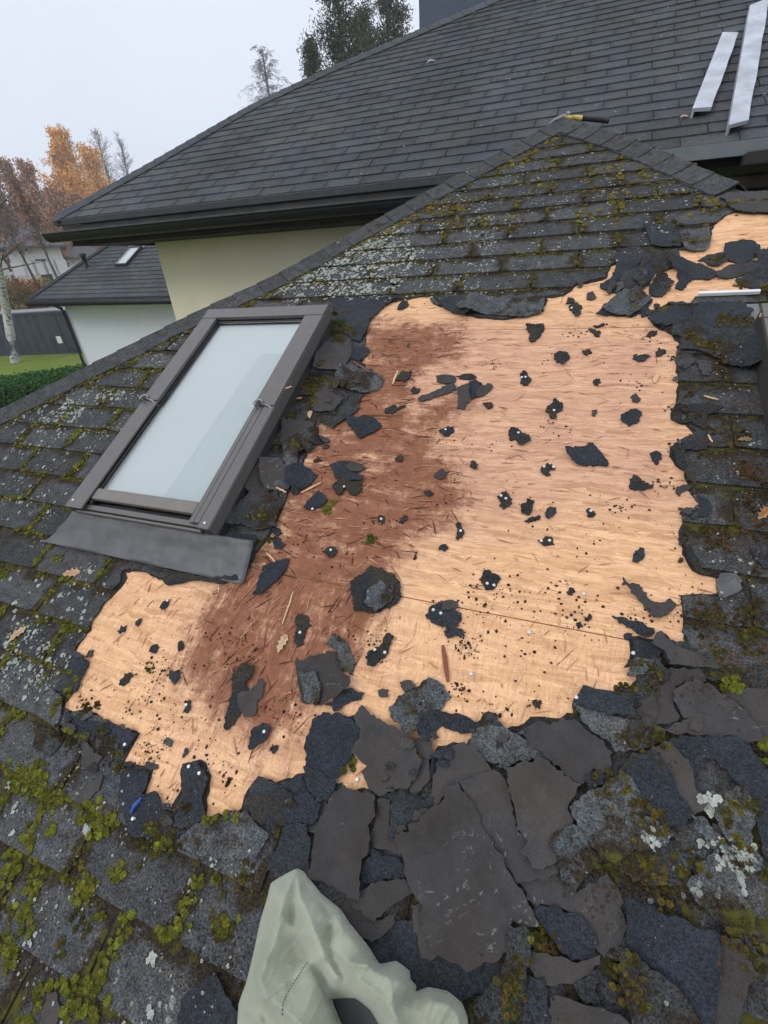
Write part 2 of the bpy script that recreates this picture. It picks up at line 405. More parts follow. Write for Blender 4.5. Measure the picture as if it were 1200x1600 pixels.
# ------------------------------------------------------------------ 2-D helpers on the roof plane
def rough_poly(P, amp=.004, step=.012, seed=0, closed=True):
    """split edges and shift the new points by fractal noise: a torn edge"""
    out = []; n = len(P)
    for i in range(n if closed else n-1):
        a = np.array(P[i]); b = np.array(P[(i+1) % n]); d = b-a; L = float(np.hypot(*d))
        k = max(1, int(L/step)); nn = np.array([-d[1], d[0]])/max(L, 1e-9)
        for j in range(k):
            t = j/k; q = a+d*t
            w = min(1, 4*t*(1-t)+.15)
            r = noise.noise((q[0]*38+seed*7.1, q[1]*38, seed*3.3))+.75*noise.noise((q[0]*120, q[1]*120+seed, 2.2))+.45*(random.random()-.5)
            out.append(tuple(q+nn*r*amp*1.7*w))
    if not closed: out.append(tuple(P[-1]))
    return out
def bbox(P): a = np.array(P); return a[:, 0].min(), a[:, 1].min(), a[:, 0].max(), a[:, 1].max()
def overlap(a, b): return not (a[2] < b[0] or b[2] < a[0] or a[3] < b[1] or b[3] < a[1])
def inside(P, x, y):
    """vectorised even-odd test"""
    P = np.array(P); x = np.asarray(x); y = np.asarray(y); r = np.zeros(x.shape, bool)
    x1, y1 = P[:, 0], P[:, 1]; x2, y2 = np.roll(x1, -1), np.roll(y1, -1)
    for a, b, c, d in zip(x1, y1, x2, y2):
        if b == d: continue
        r ^= ((b > y) != (d > y)) & (x < (c-a)*(y-b)/(d-b)+a)
    return r
def cdt(polys, keep, extra=()):
    """triangles of the overlay of polygons whose id set satisfies keep(ids)"""
    vc = []; fc = []
    for P in polys:
        if sum(P[i][0]*P[(i+1) % len(P)][1]-P[(i+1) % len(P)][0]*P[i][1] for i in range(len(P))) < 0: P = P[::-1]
        i0 = len(vc); vc += [Vector(p) for p in P]; fc.append(list(range(i0, i0+len(P))))
    vc += [Vector(p) for p in extra]
    v, e, f, ov, oe, of = delaunay_2d_cdt(vc, [], fc, 0, 1e-6, True)
    F = [t for t, ids in zip(f, of) if keep(ids)]
    used = sorted({i for t in F for i in t}); mp = {i: k for k, i in enumerate(used)}
    return [tuple(v[i]) for i in used], [tuple(mp[i] for i in t) for t in F]
def border(F):
    E = {}
    for t in F:
        for i in range(len(t)):
            E[(t[i], t[(i+1) % len(t)])] = 1
    return [e for e in E if (e[1], e[0]) not in E]
def slab(mb, V, F, top, bot, mi=0, mi_side=None, c=(1, 1, 1), cf=None):
    """top(u,s) and bot(u,s) heights; adds the top sheet and the side skirt in world coordinates"""
    ids = []
    for u, s in V:
        ids.append(mb.vert(W(u, s, top(u, s)), (u, s), cf(u, s) if cf else c))
    for t in F: mb.face([ids[i] for i in t], mi)
    low = {}
    for a, b in border(F):
        for i in (a, b):
            if i not in low:
                u, s = V[i]; low[i] = mb.vert(W(u, s, bot(u, s)), (u, s), cf(u, s) if cf else c)
        mb.face((ids[b], ids[a], low[a], low[b]), mi if mi_side is None else mi_side)
PX = lambda L, o=0.0: [U(L[i], L[i+1], o) for i in range(0, len(L), 2)]

# ------------------------------------------------------------------ outlines of the near roof, on its plane
hipL = [U(880, 192), U(600, 345), U(430, 440), U(320, 490), U(140, 580), U(0, 650)]
a, b = np.array(hipL[-2]), np.array(hipL[-1]); dd = (b-a)/np.hypot(*(b-a)); hipL.append(tuple(b+dd*2.6))
hipR = [U(880, 192), U(1000, 232), U(1130, 290), U(1200, 316)]
a, b = np.array(hipR[0]), np.array(hipR[-1]); dd = (b-a)/np.hypot(*(b-a)); hipR.append(tuple(b+dd*4.6))
SB = -1.35
field = hipL[:-1]+[(hipL[-1][0], SB)]+[(hipR[-1][0], SB)]+hipR[1:][::-1]
HOLE = PX([575,512, 580,492, 592,480, 625,468, 650,466, 672,464, 676,474, 700,484, 722,490, 745,496, 790,499, 820,492, 848,486, 852,464, 880,462, 900,447,
 945,435, 954,417, 964,412, 1000,420, 1040,422, 1062,410, 1058,392, 1107,387, 1109,360, 1135,337, 1150,332, 1200,334, 1300,345, 1300,452, 1190,462,
 1088,466, 1080,477, 1050,475, 1035,480, 1015,487, 1012,498, 1030,510, 1048,520, 1062,535, 1055,560, 1060,590, 1055,640, 1052,655, 1075,662, 1087,678,
 1062,692, 1050,700, 1056,727, 1072,736, 1082,770, 1095,790, 1068,805, 1067,840, 1072,865, 1085,888, 1120,897, 1155,905, 1150,922, 1120,935, 1065,933,
 1068,960, 1073,1018, 1052,1010, 1040,992, 1015,1005, 990,1003, 990,1040, 995,1062, 965,1082, 920,1085, 897,1092, 897,1115, 870,1127, 845,1127, 820,1135, 790,1140, 770,1165,
 730,1170, 690,1175, 640,1225, 560,1235, 540,1262, 512,1262, 505,1235, 480,1212, 475,1215, 430,1228, 405,1213, 392,1235, 382,1270, 350,1282, 320,1278, 318,1250, 325,1215, 312,1190,
 288,1195, 290,1230, 268,1270, 250,1265, 240,1240, 222,1252, 232,1208, 190,1195, 202,1170, 214,1148, 182,1132, 150,1118, 100,1108, 105,1085, 120,1080,
 137,1032, 118,1018, 150,965, 190,910, 195,892, 215,890, 250,903, 290,905, 330,900, 372,895, 392,872, 418,840, 440,800, 450,768, 470,735, 482,700, 490,672, 505,645, 530,615, 556,595, 566,560])
hole_s = rough_poly(HOLE, .006, .012, 3); hole_u = rough_poly(HOLE, .005, .014, 11)
# the underlayer reaches a little further into the hole than the shingles
def inset(P, d, seed):
    P = np.array(P); n = len(P); A = .5*np.sum(P[:, 0]*np.roll(P[:, 1], -1)-np.roll(P[:, 0], -1)*P[:, 1]); sg = 1 if A > 0 else -1
    out = []
    for i in range(n):
        t = P[(i+2) % n]-P[i-2]; t /= max(np.hypot(*t), 1e-9); nn = np.array([-t[1], t[0]])*sg
        k = max(0, noise.noise((P[i][0]*9+seed, P[i][1]*9, 5.5))+.25); out.append(tuple(P[i]+nn*d*k*1.5))
    return out
hole_u = inset(hole_u, .012, 4)
EXPO, TABW = .143, .336
def butt(k, u): return .53+EXPO*k-.010*(u-.5)
def row_of(u, s): return (s-.53+.010*(u-.5))/EXPO
def surf(u, s):
    r = row_of(u, s); f = r-math.floor(r); return .0125-.008*f

# ------------------------------------------------------------------ height map: what already lies on the roof plane
CELL = .008; U0, S0 = -3.7, SB; NU, NS = int(6.2/CELL), int(5.4/CELL)
gu = U0+(np.arange(NU)+.5)*CELL; gs = S0+(np.arange(NS)+.5)*CELL
GU, GS = np.meshgrid(gu, gs, indexing='ij')
rr = (GS-.53+.010*(GU-.5))/EXPO; H = .0135-.008*(rr-np.floor(rr))
H[inside(HOLE, GU, GS)] = .001
def hat(u, s):
    i = min(max(int((u-U0)/CELL), 0), NU-1); j = min(max(int((s-S0)/CELL), 0), NS-1); return float(H[i, j])
def win(P, m):
    b = bbox(P); i0 = max(int((b[0]-U0)/CELL)-m, 0); i1 = min(int((b[2]-U0)/CELL)+m+1, NU); j0 = max(int((b[1]-S0)/CELL)-m, 0); j1 = min(int((b[3]-S0)/CELL)+m+1, NS)
    return i0, i1, j0, j1
def maxf(A, r):
    B = A.copy()
    for d in range(1, r+1):
        B[d:, :] = np.maximum(B[d:, :], A[:-d, :]); B[:-d, :] = np.maximum(B[:-d, :], A[d:, :])
    A = B.copy()
    for d in range(1, r+1):
        B[:, d:] = np.maximum(B[:, d:], A[:, :-d]); B[:, :-d] = np.maximum(B[:, :-d], A[:, d:])
    return B
def meanf(A, r):
    for ax in (0, 1):
        P = np.pad(A, [(r, r) if a_ == ax else (0, 0) for a_ in (0, 1)], mode='edge'); c = np.cumsum(P, axis=ax)
        z = np.zeros_like(np.take(c, [0], axis=ax)); c = np.concatenate([z, c], axis=ax); n = A.shape[ax]; k = 2*r+1
        A = (np.take(c, range(k, k+n), axis=ax)-np.take(c, range(0, n), axis=ax))/k
    return A

# ------------------------------------------------------------------ the near roof
rf = empty('hip_roof', W(0, 1.0, 0), 'low mossy shingled hip roof with its covering torn away to bare board in the middle', 'roof')
Yc = float(EYE[1])
deck_mb = MB()
# sheathing boards with a fine vertex grid that carries the stains
STRONG = [PX([568,508, 640,502, 722,515, 735,545, 690,572, 650,590, 660,625, 600,650, 530,640, 556,595]), 
 PX([505,645, 560,600, 640,640, 715,612, 740,640, 690,672, 690,700, 730,745, 745,790, 705,812, 665,838, 625,875, 610,915, 590,935, 600,975, 575,1010, 565,1040, 520,1060, 486,1105, 470,1150, 440,1170, 400,1195, 372,1140, 330,1110, 272,1058, 290,1000, 318,950, 345,915, 392,872, 418,840, 450,768, 482,700])]
SOFT = [PX([566,500, 700,490, 1050,505, 1070,560, 1065,650, 1100,790, 1060,830, 900,800, 800,840, 720,850, 650,880, 560,1000, 490,1110, 440,1200, 330,1160, 262,1070, 300,950, 390,880, 450,768, 500,650])]
def pdist(P, X, Y):
    P = np.array(P); d = np.full(X.shape, 9.0)
    for a_, b_ in zip(P, np.roll(P, -1, 0)):
        e = b_-a_; t = np.clip(((X-a_[0])*e[0]+(Y-a_[1])*e[1])/(e@e), 0, 1)
        d = np.minimum(d, np.hypot(X-a_[0]-t*e[0], Y-a_[1]-t*e[1]))
    return np.where(inside(P, X, Y), d, -d)
sp0 = U(750, 957); sp1 = U(990, 1000); seam = (sp0[1]+sp1[1])/2
vx = U(1120, 915)[0]
panels = [('osb', -1.55, vx-.0015, seam+.0015, seam+1.25), ('osb', vx+.0015, 1.9, seam+.0015, seam+1.25), ('osb_v', -3.2, 1.9, -.5, seam-.0015),
          ('osb', -2.9, -1.553, seam+.0015, seam+1.25), ('osb', -1.2, 1.3, seam+1.2535, seam+2.5), ('osb', 1.303, 1.9, seam+1.2535, seam+2.5)]
for mt, u0, u1, s0, s1 in panels:
    n1 = int((u1-u0)/.02)+1; n2 = int((s1-s0)/.02)+1
    X, Y = np.meshgrid(np.linspace(u0, u1, n1), np.linspace(s0, s1, n2), indexing='ij')
    A = np.zeros(X.shape); B = np.zeros(X.shape)
    for P in STRONG: A = np.maximum(A, np.clip(.5+pdist(P, X, Y)/.15, 0, 1))
    for P in SOFT: B = np.maximum(B, np.clip(.5+pdist(P, X, Y)/.25, 0, 1)*.85)
    fok = inside(field, X, Y)
    mb = MB(); idx = np.empty(X.shape, int)
    for i in range(n1):
        for j in range(n2): idx[i, j] = mb.vert(W(X[i, j], Y[i, j], 0), (X[i, j], Y[i, j]), (A[i, j], B[i, j], 0))
    for i in range(n1-1):
        for j in range(n2-1):
            if fok[i, j] and fok[i+1, j] and fok[i+1, j+1] and fok[i, j+1]: mb.face((idx[i, j], idx[i+1, j], idx[i+1, j+1], idx[i, j+1]))
    rim = [(0, 0), (n1-1, 0), (n1-1, n2-1), (0, n2-1)]
    lo = [mb.vert(W(X[i, j], Y[i, j], -.012), (0, 0), (0, 0, 0)) for i, j in rim]
    for k in range(4):
        i, j = rim[k]; p, q = rim[(k+1) % 4]
        if fok[i, j] and fok[p, q]: mb.face((idx[p, q], idx[i, j], lo[k], lo[(k+1) % 4]))
    mb.build('sheathing_board', M[mt], rf)
mb = MB(); P = [W(u, s, -.02) for u, s in field]; mb.poly(P); P2 = [W(u, s, -.12) for u, s in field]; mb.poly(P2[::-1])
for i in range(len(P)):
    j = (i+1) % len(P); mb.poly([P[i], P[j], P2[j], P2[i]][::-1])
mb.build('roof_frame', M['soffit'], rf)
# torn lower layer of bitumen
V, F = cdt([field, hole_u], lambda ids: 0 in ids and 1 not in ids)
mb = MB(); slab(mb, V, F, lambda u, s: .0032, lambda u, s: -.012)
mb.build('lower_layer', M['under'], rf)
# shingle courses
mb = MB(); hb = bbox(hole_s); nrow = 0
SKY = []   # skylight footprints are left free
for k in range(-14, 24):
    sh = (.506 if k % 2 == 0 else .506-TABW/2)+random.uniform(-.012, .012)
    for j in range(-18, 14):
        ua = sh+j*TABW; ub = ua+TABW
        g = random.uniform(.003, .006)
        j1, j2 = random.uniform(-.003, .003), random.uniform(-.003, .003)
        u_in, u_out = ua+g, ub-g
        n = 11; quad = []
        rd = random.random(); rc = random.uniform(.004, .014)
        for i in range(n+1):
            u = u_in+(u_out-u_in)*i/n; x = i/n
            w = noise.noise((u*30, k*3.7, 1.5))*.0022+noise.noise((u*90, k*3.7, 4.5))*.0012+j1*(1-x)+j2*x
            if i in (0, n): w += rc*.5
            quad.append((u, butt(k, u)+w))
        for i in range(1, 5): quad.append((u_out+noise.noise((k, j, i*2.2))*.0016, butt(k, u_out)+(EXPO+.02)*i/4))
        for i in range(n-1, 0, -3): quad.append((u_in+(u_out-u_in)*i/n, butt(k, u_in)+EXPO+.02))
        for i in range(4, 0, -1): quad.append((u_in+noise.noise((k, j, i*3.2+9))*.0016, butt(k, u_in)+(EXPO+.02)*i/4))
        bq = bbox(quad)
        if bq[3] < SB or not overlap(bq, bbox(field)): continue
        cx, cy = (ua+ub)/2, (bq[1]+bq[3])/2
        xs = np.array([bq[0], bq[2], bq[0], bq[2], cx]); ys = np.array([bq[1], bq[1], bq[3], bq[3], cy])
        fin = inside(field, xs, ys)
        if not fin.any() and not overlap(bq, (-.3, 3.5, 0, 3.8)): continue
        need_h = overlap(bq, hb)
        near = bq[3] < 1.4
        # interior points give the tab a slight warp
        ex = [(u_in+(u_out-u_in)*a_, butt(k, cx)+EXPO*b_) for a_ in (.2, .4, .6, .8) for b_ in (.25, .5, .75, .98)]
        polys = [quad, field]+([hole_s] if need_h else [])
        if fin.all() and not need_h:
            V, F = cdt([quad], lambda ids: 0 in ids, ex)
        else:
            V, F = cdt(polys, lambda ids: 0 in ids and 1 in ids and 2 not in ids, ex)
        if not F: continue
        lift = random.uniform(0, .004); lx = random.uniform(-1, 1)
        def top(u, s, k=k, lift=lift, lx=lx, ua=ua):
            f = (s-butt(k, u))/EXPO; x = (u-ua)/TABW-.5
            return .0118-.0078*f+lift*max(0, 1-f)*(.5+lx*x)+.0010*noise.noise((u*14, s*14, .3))
        cf = lambda u, s, k=k, ua=ua, rd=rd: (rd, (u-ua)/TABW, min(max((s-butt(k, u))/EXPO, 0), 1.1))
        slab(mb, V, F, top, lambda u, s, top=top: top(u, s)-.0042 if False else .001, cf=cf)
mb.build('shingle_courses', M['weather'], rf)
# hip caps folded over both hips
def caps(hip, side, name):
    mb = MB(); L = [0]; P = [np.array(p) for p in hip]
    for a_, b_ in zip(P, P[1:]): L.append(L[-1]+np.hypot(*(b_-a_)))
    def pt(t):
        for i in range(len(P)-1):
            if t <= L[i+1] or i == len(P)-2:
                x = (t-L[i])/(L[i+1]-L[i]); d = (P[i+1]-P[i])/(L[i+1]-L[i]); return P[i]+(P[i+1]-P[i])*x, d
    t = 0.0; k = 0
    while t < L[-1]-.2:
        a_, d = pt(t); b_, d2 = pt(t+.20); n = np.array([-d[1], d[0]])*side; w = .118+random.uniform(-.006, .006)
        if k == 0: w = .12
        rd = random.uniform(.4, .8); o0, o1 = .014, .0195+random.uniform(0, .002)
        N1 = 4; rows = []
        for q in range(N1+1):
            c = a_+(b_-a_)*q/N1; o = o0+(o1-o0)*q/N1; row = []
            for r in range(6):
                x = r/5; e = c+n*w*x+d*(noise.noise((t, x*5, 1.1))*.003 if q == N1 else 0)
                oo = o+(.014*(1-x)**2)
                row.append(mb.vert(W(e[0], e[1], oo), (e[0]+9, e[1]), (rd, .3+.4*x, .2+.3*(1-q/N1))))
            # outer leg over the hip
            c2 = W(c[0], c[1], o+.014); g = Vector((c2.x, c2.y, c2.z))+Vector((-.10*(-side if False else side)*(1 if False else 1), .06, -.07))
            row.insert(0, mb.vert(g, (c[0]+9, c[1]), (rd, .5, .5)))
            rows.append(row)
        for q in range(N1):
            for r in range(6):
                f = (rows[q][r], rows[q][r+1], rows[q+1][r+1], rows[q+1][r]); mb.face(f if side > 0 else f[::-1])
        e = rows[-1]; low = [mb.vert(Vector(mb.v[i])-Vector(UN.tolist())*.008, mb.uv[i], mb.col[i]) for i in e]
        for r in range(6):
            f = (e[r], e[r+1], low[r+1], low[r]); mb.face(f if side > 0 else f[::-1])
        e = [rows[q][6] for q in range(N1+1)]; low = [mb.vert(Vector(mb.v[i])-Vector(UN.tolist())*.010, mb.uv[i], mb.col[i]) for i in e]
        for r in range(N1):
            f = (e[r], e[r+1], low[r+1], low[r]); mb.face(f if side > 0 else f[::-1])
        t += .145; k += 1
    mb.build(name, M['weather'], rf)
caps(hipL, 1, 'hip_cap_row')
caps(hipR[:3]+[U(1165, 302)], -1, 'hip_cap_row')
# the two hidden faces, walls and eave below this roof
apex = W(*hipL[0], 0); rb = apex+Vector((0, .62, 0))
Lc, Rc = W(hipL[-1][0], SB), W(hipR[-1][0], SB)
mb = MB(); LP = [W(u, s, -.004) for u, s in hipL]
bl = Vector((Lc.x-.0, 4.95, Lc.z)); mb.poly([apex+Vector((0, 0, -.01)), rb+Vector((0, 0, -.01)), bl]+LP[1:][::-1], uvs=[(p[0], p[1]) for p in [hipL[0], (0, 5), (-5, 5)]+hipL[1:][::-1]], c=(.5, .5, .3))
RP = [W(u, s, -.004) for u, s in hipR]; br = Vector((Rc.x, 4.95, Rc.z)); mb.poly([rb, apex]+RP[1:]+[br], uvs=[(0, 5), (0, 4)]+hipR[1:]+[(5, 5)], c=(.5, .5, .3))
mb.build('side_faces', M['far'], rf)
mb = MB(); x0, x1, y0, y1, z1 = Lc.x+.5, Rc.x-.5, Lc.y+.5, 4.9, Lc.z-.02
for p, q in (((x0, y0), (x1, y0)), ((x1, y0), (x1, y1)), ((x0, y1), (x0, y0))):
    mb.bar((p[0], p[1], z1/2-.6), (q[0], q[1], z1/2-.6), .2, z1+1.0)
mb.build('outer_wall', M['cream'], rf)
# ------------------------------------------------------------------ main house with its big roof
RM = math.radians(31)
P0 = at((85, 345), y=4.3); P1 = at((1200, 217), y=4.3)
EX = (P1-P0).normalized(); ES = Vector((0, math.cos(RM), math.sin(RM))); EN = EX.cross(ES).normalized()
ES = EN.cross(EX).normalized()
def mainp(x, y, o=0):
    """pixel -> coordinates on the main roof plane"""
    d = Vector(ray(x, y).tolist()); e = Vector(EYE.tolist()); t = (P0+EN*o-e).dot(EN)/d.dot(EN); q = e+d*t-P0
    return q.dot(EX), q.dot(ES)
def WM(a, b, o=0): return P0+EX*a+ES*b+EN*o
house = empty('main_house', (-1.0, 6, 0), 'large house with dark shingled roof, cream wall and black gutter behind the torn roof', 'house')
hp = [mainp(85, 345), mainp(240, 258), mainp(400, 166), mainp(520, 110), mainp(650, 55), mainp(780, 0)]
a_, b_ = np.array(hp[-2]), np.array(hp[-1]); dd = (b_-a_)/np.hypot(*(b_-a_)); hp.append(tuple(b_+dd*1.6)); TOPS = hp[-1][1]
mfield = [(hp[0][0], 0)]+hp[1:]+[(15.5, TOPS), (15.5, 0)]
mb = MB(); rx = random.Random(5)
for k in range(0, int(TOPS/EXPO)+1):
    sh = (k % 2)*TABW/2+rx.uniform(-.02, .02)
    for j in range(-1, 47):
        ua = sh+j*TABW; ub = ua+TABW; s0 = k*EXPO; s1 = s0+EXPO+.012; g = rx.uniform(.002, .005)
        y0, y1 = rx.uniform(-.003, .003), rx.uniform(-.003, .003); quad = [(ua+g+(ub-ua-2*g)*t_/5, s0+y0+(y1-y0)*t_/5+rx.uniform(-.0025, .0025)) for t_ in range(6)]+[(ub-g, s1), (ua+g, s1)]
        xs = np.array([q[0] for q in quad]); ys = np.array([q[1] for q in quad]); fin = inside(mfield, xs, ys)
        if not fin.any(): continue
        if fin.all() or k == 0: V, F = quad, [tuple(range(8))]
        else:
            V, F = cdt([quad, mfield], lambda ids: 0 in ids and 1 in ids)
            if not F: continue
        rd = rx.random(); wv = rx.uniform(0, .003)
        ids = [mb.vert(WM(u, s, .013+wv-.008*(s-s0)/EXPO), (u+20, s), (rd, (u-ua)/TABW, min((s-s0)/EXPO, 1))) for u, s in V]
        for t in F: mb.face([ids[i] for i in t])
        lo = {}
        for p, q in border(F):
            for i in (p, q):
                if i not in lo: lo[i] = mb.vert(WM(V[i][0], V[i][1], 0), (V[i][0]+20, V[i][1]), (rd, .5, .5))
            mb.face((ids[q], ids[p], lo[p], lo[q]))
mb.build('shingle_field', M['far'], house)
mb = MB(); mb.poly([WM(u, s, .002) for u, s in mfield][::-1] if False else [WM(u, s, .002) for u, s in [mfield[0]]+mfield[:0:-1]])
lowp = [WM(u, s, -.14) for u, s in mfield]; mb.poly(lowp)
mb.build('roof_underlayer', M['under'], house)
# hip caps
mb = MB(); t = 0; Lh = [0]; HP = [np.array(p) for p in hp]
for p, q in zip(HP, HP[1:]): Lh.append(Lh[-1]+np.hypot(*(q-p)))
def hpt(t):
    for i in range(len(HP)-1):
        if t <= Lh[i+1] or i == len(HP)-2: return HP[i]+(HP[i+1]-HP[i])*(t-Lh[i])/(Lh[i+1]-Lh[i]), (HP[i+1]-HP[i])/(Lh[i+1]-Lh[i])
while t < Lh[-1]-.2:
    p, d = hpt(t); q, _ = hpt(t+.2); n = np.array([d[1], -d[0]]); rd = rx.random()*.6+.4
    A = [WM(*(p+n*.12), .026), WM(*(q+n*.12), .018), WM(*q, .034), WM(*p, .042)]
    A2 = [A[3], A[2], A[2]+Vector((-.1, .12, -.07)), A[3]+Vector((-.1, .12, -.07))]
    mb.poly(A, c=(rd, .4, .4), uvs=[tuple(p+n*.12), tuple(q+n*.12), tuple(q), tuple(p)]); mb.poly(A2, c=(rd, .4, .4), uvs=[tuple(p), tuple(q), tuple(q-n*.1), tuple(p-n*.1)])
    mb.poly([A[0]-EN*.02, A[0], A[3], A[3]-EN*.02], c=(rd, .4, .4)); mb.poly([A[1]-EN*.014, A[0]-EN*.02, A[0], A[1]][::-1], c=(rd, .4, .4))
    t += .145
mb.build('hip_cap_row', M['far'], house)
# other roof faces (behind)
mb = MB(); h3 = [WM(u, s, 0) for u, s in hp]; ridge_e = WM(15.5, TOPS, 0)
bk = h3[0]+Vector((0, 13, .1)); mb.poly([h3[0]]+h3[1:]+[bk], c=(.5, .5, .3)) ; mb.poly([h3[-1], ridge_e, ridge_e+Vector((0, 7, -3.5)), bk], c=(.5, .5, .3))
mb.build('rear_faces', M['far'], house)
# eave: drip edge, fascia, gutter, soffit. everything follows EX
XR = 8.2
def along(a0, a1, y, z, w, h):   # box along the eave, corner offset in world y, z
    o = P0+EX*a0+Vector((0, y, z)); return (o, EX*(a1-a0), Vector((0, w, 0)), Vector((0, 0, h)))
gl = mainp(660, 280)[0]
mb = MB(); mb.box(*along(0, gl+.9, -.03, -.055, .05, .058)); mb.build('drip_edge', M['drip'], house, bevel=.006)
mb = MB(); mb.box(*along(gl+.905, 15.5, -.035, -.075, .05, .08)); mb.build('eave_flashing', M['drip_pale'], house)
mb = MB(); mb.box(*along(.05, gl+.9, .03, -.17, .03, .113)); mb.build('fascia', M['fascia'], house)
# gutter: half round trough
mb = MB(); gw = .075; secs = []
for a0 in (-.10, gl+.02):
    c = P0+EX*a0+Vector((0, -.055, -.125)); secs.append([c+Vector((0, gw*math.cos(t_), gw*1.1*math.sin(t_))) for t_ in [math.pi+i*math.pi/10 for i in range(11)]])
for i in range(10):
    mb.poly([secs[0][i], secs[0][i+1], secs[1][i+1], secs[1][i]]); 
inn = [[p+Vector((0, 0, .006)) for p in s_] for s_ in secs]
mb.poly(secs[0]); mb.poly(secs[1][::-1])
c0 = secs[0][0]; mb.tube([secs[0][0], secs[1][0]], .011, 8); mb.build('gutter', M['black_metal'], house, smooth=False)
for i in range(9):
    mb = MB(); q = P0+EX*(.35+i*.62)+Vector((0, .02, -.115)); mb.box(q, EX*.03, Vector((0, -.14, 0)), Vector((0, 0, .006))); mb.build('gutter_bracket', M['fascia'], house)
mb = MB(); mb.box(*along(.08, 15.4, .062, -.25, .62, .07)); mb.box(*along(.08, .12, .1, -.25, 12.6, .07)); mb.build('soffit', M['soffit'], house)
WXL = at((240, 371), y=4.92).x
mb = MB(); mb.box((WXL, 4.92, -1), (0-WXL+.75, 0, 0), (0, .3, 0), (0, 0, 5.82)); mb.box((WXL, 5.22, -1), (.3, 0, 0), (0, 11, 0), (0, 0, 5.8))
mb.build('cream_wall', M['cream'], house)
mb = MB(); mb.box((.75, 4.915, -1), (.98, 0, 0), (0, .3, 0), (0, 0, 5.76)); mb.build('brown_wall', M['brown_wall'], house)
mb = MB(); mb.box((1.735, 4.95, -1), (8, 0, 0), (0, .3, 0), (0, 0, 5.6)); mb.build('lower_board_wall', M['rust_wall'], house)
q = at((1172, 235), y=4.2)
mb = MB(); mb.box((q.x-.02, 4.17, q.z-.08), (6, 0, -.06), (0, .10, 0), (0, 0, .07)); mb.build('side_gutter', M['under'], house, bevel=.01)
mb = MB(); mb.box((q.x-.02, 4.165, q.z-.006), (6, 0, -.06), (0, .02, 0), (0, 0, .02)); mb.build('gutter_lip', M['drip_pale'], house)
# white speck leaf litter on the big roof, chimney behind
ch = at((655, 30), y=9.0); mb = MB(); mb.box((ch.x, 9.0, 4), (2.6, 0, 0), (0, 2, 0), (0, 0, ch.z-2.2))
k0 = mb.build('chimney_block', M['chimney'], None, origin=(ch.x+1.3, 10, 6)); tag(k0, 'blue-grey clad chimney block rising behind the hip of the big roof', 'chimney')
# two boards lying on the big roof
def plank(quad, lift, label, lip):
    """flat board: lower-left, lower-right, upper-right, upper-left pixels on the roof plane"""
    P = [WM(*mainp(x, y, lift), lift) for x, y in quad]
    bd = empty('white_board', P[0], label, 'board', 'white boards on the big roof'); mb = MB()
    Q = [p-EN*.022 for p in P]; n = 10
    for i in range(n):
        for (A, B) in ((P, 1), (Q, -1)):
            l0, r0 = A[0].lerp(A[3], i/n), A[1].lerp(A[2], i/n); l1, r1 = A[0].lerp(A[3], (i+1)/n), A[1].lerp(A[2], (i+1)/n)
            w0 = noise.noise((i*.7, lift*50, 2))*.008 if 0 < i else 0; w1 = noise.noise(((i+1)*.7, lift*50, 2))*.008 if i+1 < n else 0
            r0 = r0+EX*w0; r1 = r1+EX*w1
            f = [l0, r0, r1, l1]; mb.poly(f if B > 0 else f[::-1])
            if B > 0:
                mb.poly([r0-EN*.022, r1-EN*.022, r1, r0]); mb.poly([l0, l1, l1-EN*.022, l0-EN*.022])
    mb.poly([Q[0], Q[1], P[1], P[0]]); mb.poly([Q[3], Q[2], P[2], P[3]][::-1])
    mb.build('board_face', M['plank'], bd)
    mb = MB(); mb.box(P[0]-EN*.06, (P[3]-P[0]), (P[1]-P[0]).normalized()*.016, EN*.037); mb.build('turned_edge', M['plank'], bd)
    mb = MB(); e = (P[1]-P[0]).normalized(); d = (P[3]-P[0]).normalized(); mb.box(P[0]-EN*.06+d*.04+e*.03, d*.05, (P[1]-P[0])-e*.06, EN*.037); mb.box(P[3]-EN*.06-d*.12+e*.03, d*.05, (P[1]-P[0])-e*.06, EN*.037)
    mb.build('cross_batten', M['plank_dark'], bd)
plank([(1082, 169), (1112, 167), (1154, 50), (1129, 50)], .065, 'shorter white board lying on the big dark roof, left one of the two', .5)
plank([(1139, 195), (1170, 187), (1202, -4), (1172, 8)], .068, 'longer white board lying on the big dark roof at its right edge', .5)
# hammer on the peak of the near roof
hb0 = at((878, 192), y=3.95); e0 = at((950, 197), y=4.02)
dv = (e0-hb0); hz = empty('hammer', hb0, 'hammer with yellow and black handle lying at the peak of the mossy hip roof', 'hammer')
zz = Vector((0, 0, .030)); y1_ = hb0+dv*.42
mb = MB(); mb.tube([hb0+zz, hb0+dv*.10+zz, hb0+dv*.2+zz], [.008, .009, .011], 10); mb.tube([hb0+dv*.2+zz, y1_+zz], [.013, .015], 10); mb.build('shaft', M['yellow'], hz, smooth=True)
mb = MB(); mb.tube([y1_+zz, hb0+dv*.5+zz, hb0+dv*.85+zz, e0+zz], [.0155, .0145, .017, .019], 12); mb.build('grip', M['black_rubber'], hz, smooth=True)
mb = MB(); u_ = Vector((-.35, -.25, -.12)).normalized()
mb.tube([hb0+zz-u_*.045, hb0+zz-u_*.02], [.017, .017], 12); mb.tube([hb0+zz-u_*.02, hb0+zz+u_*.02, hb0+zz+u_*.06, hb0+zz+u_*.10-Vector((0, 0, .01))], [.011, .013, .009, .004], 10)
mb.build('hammer_head', M['steel'], hz, smooth=True)
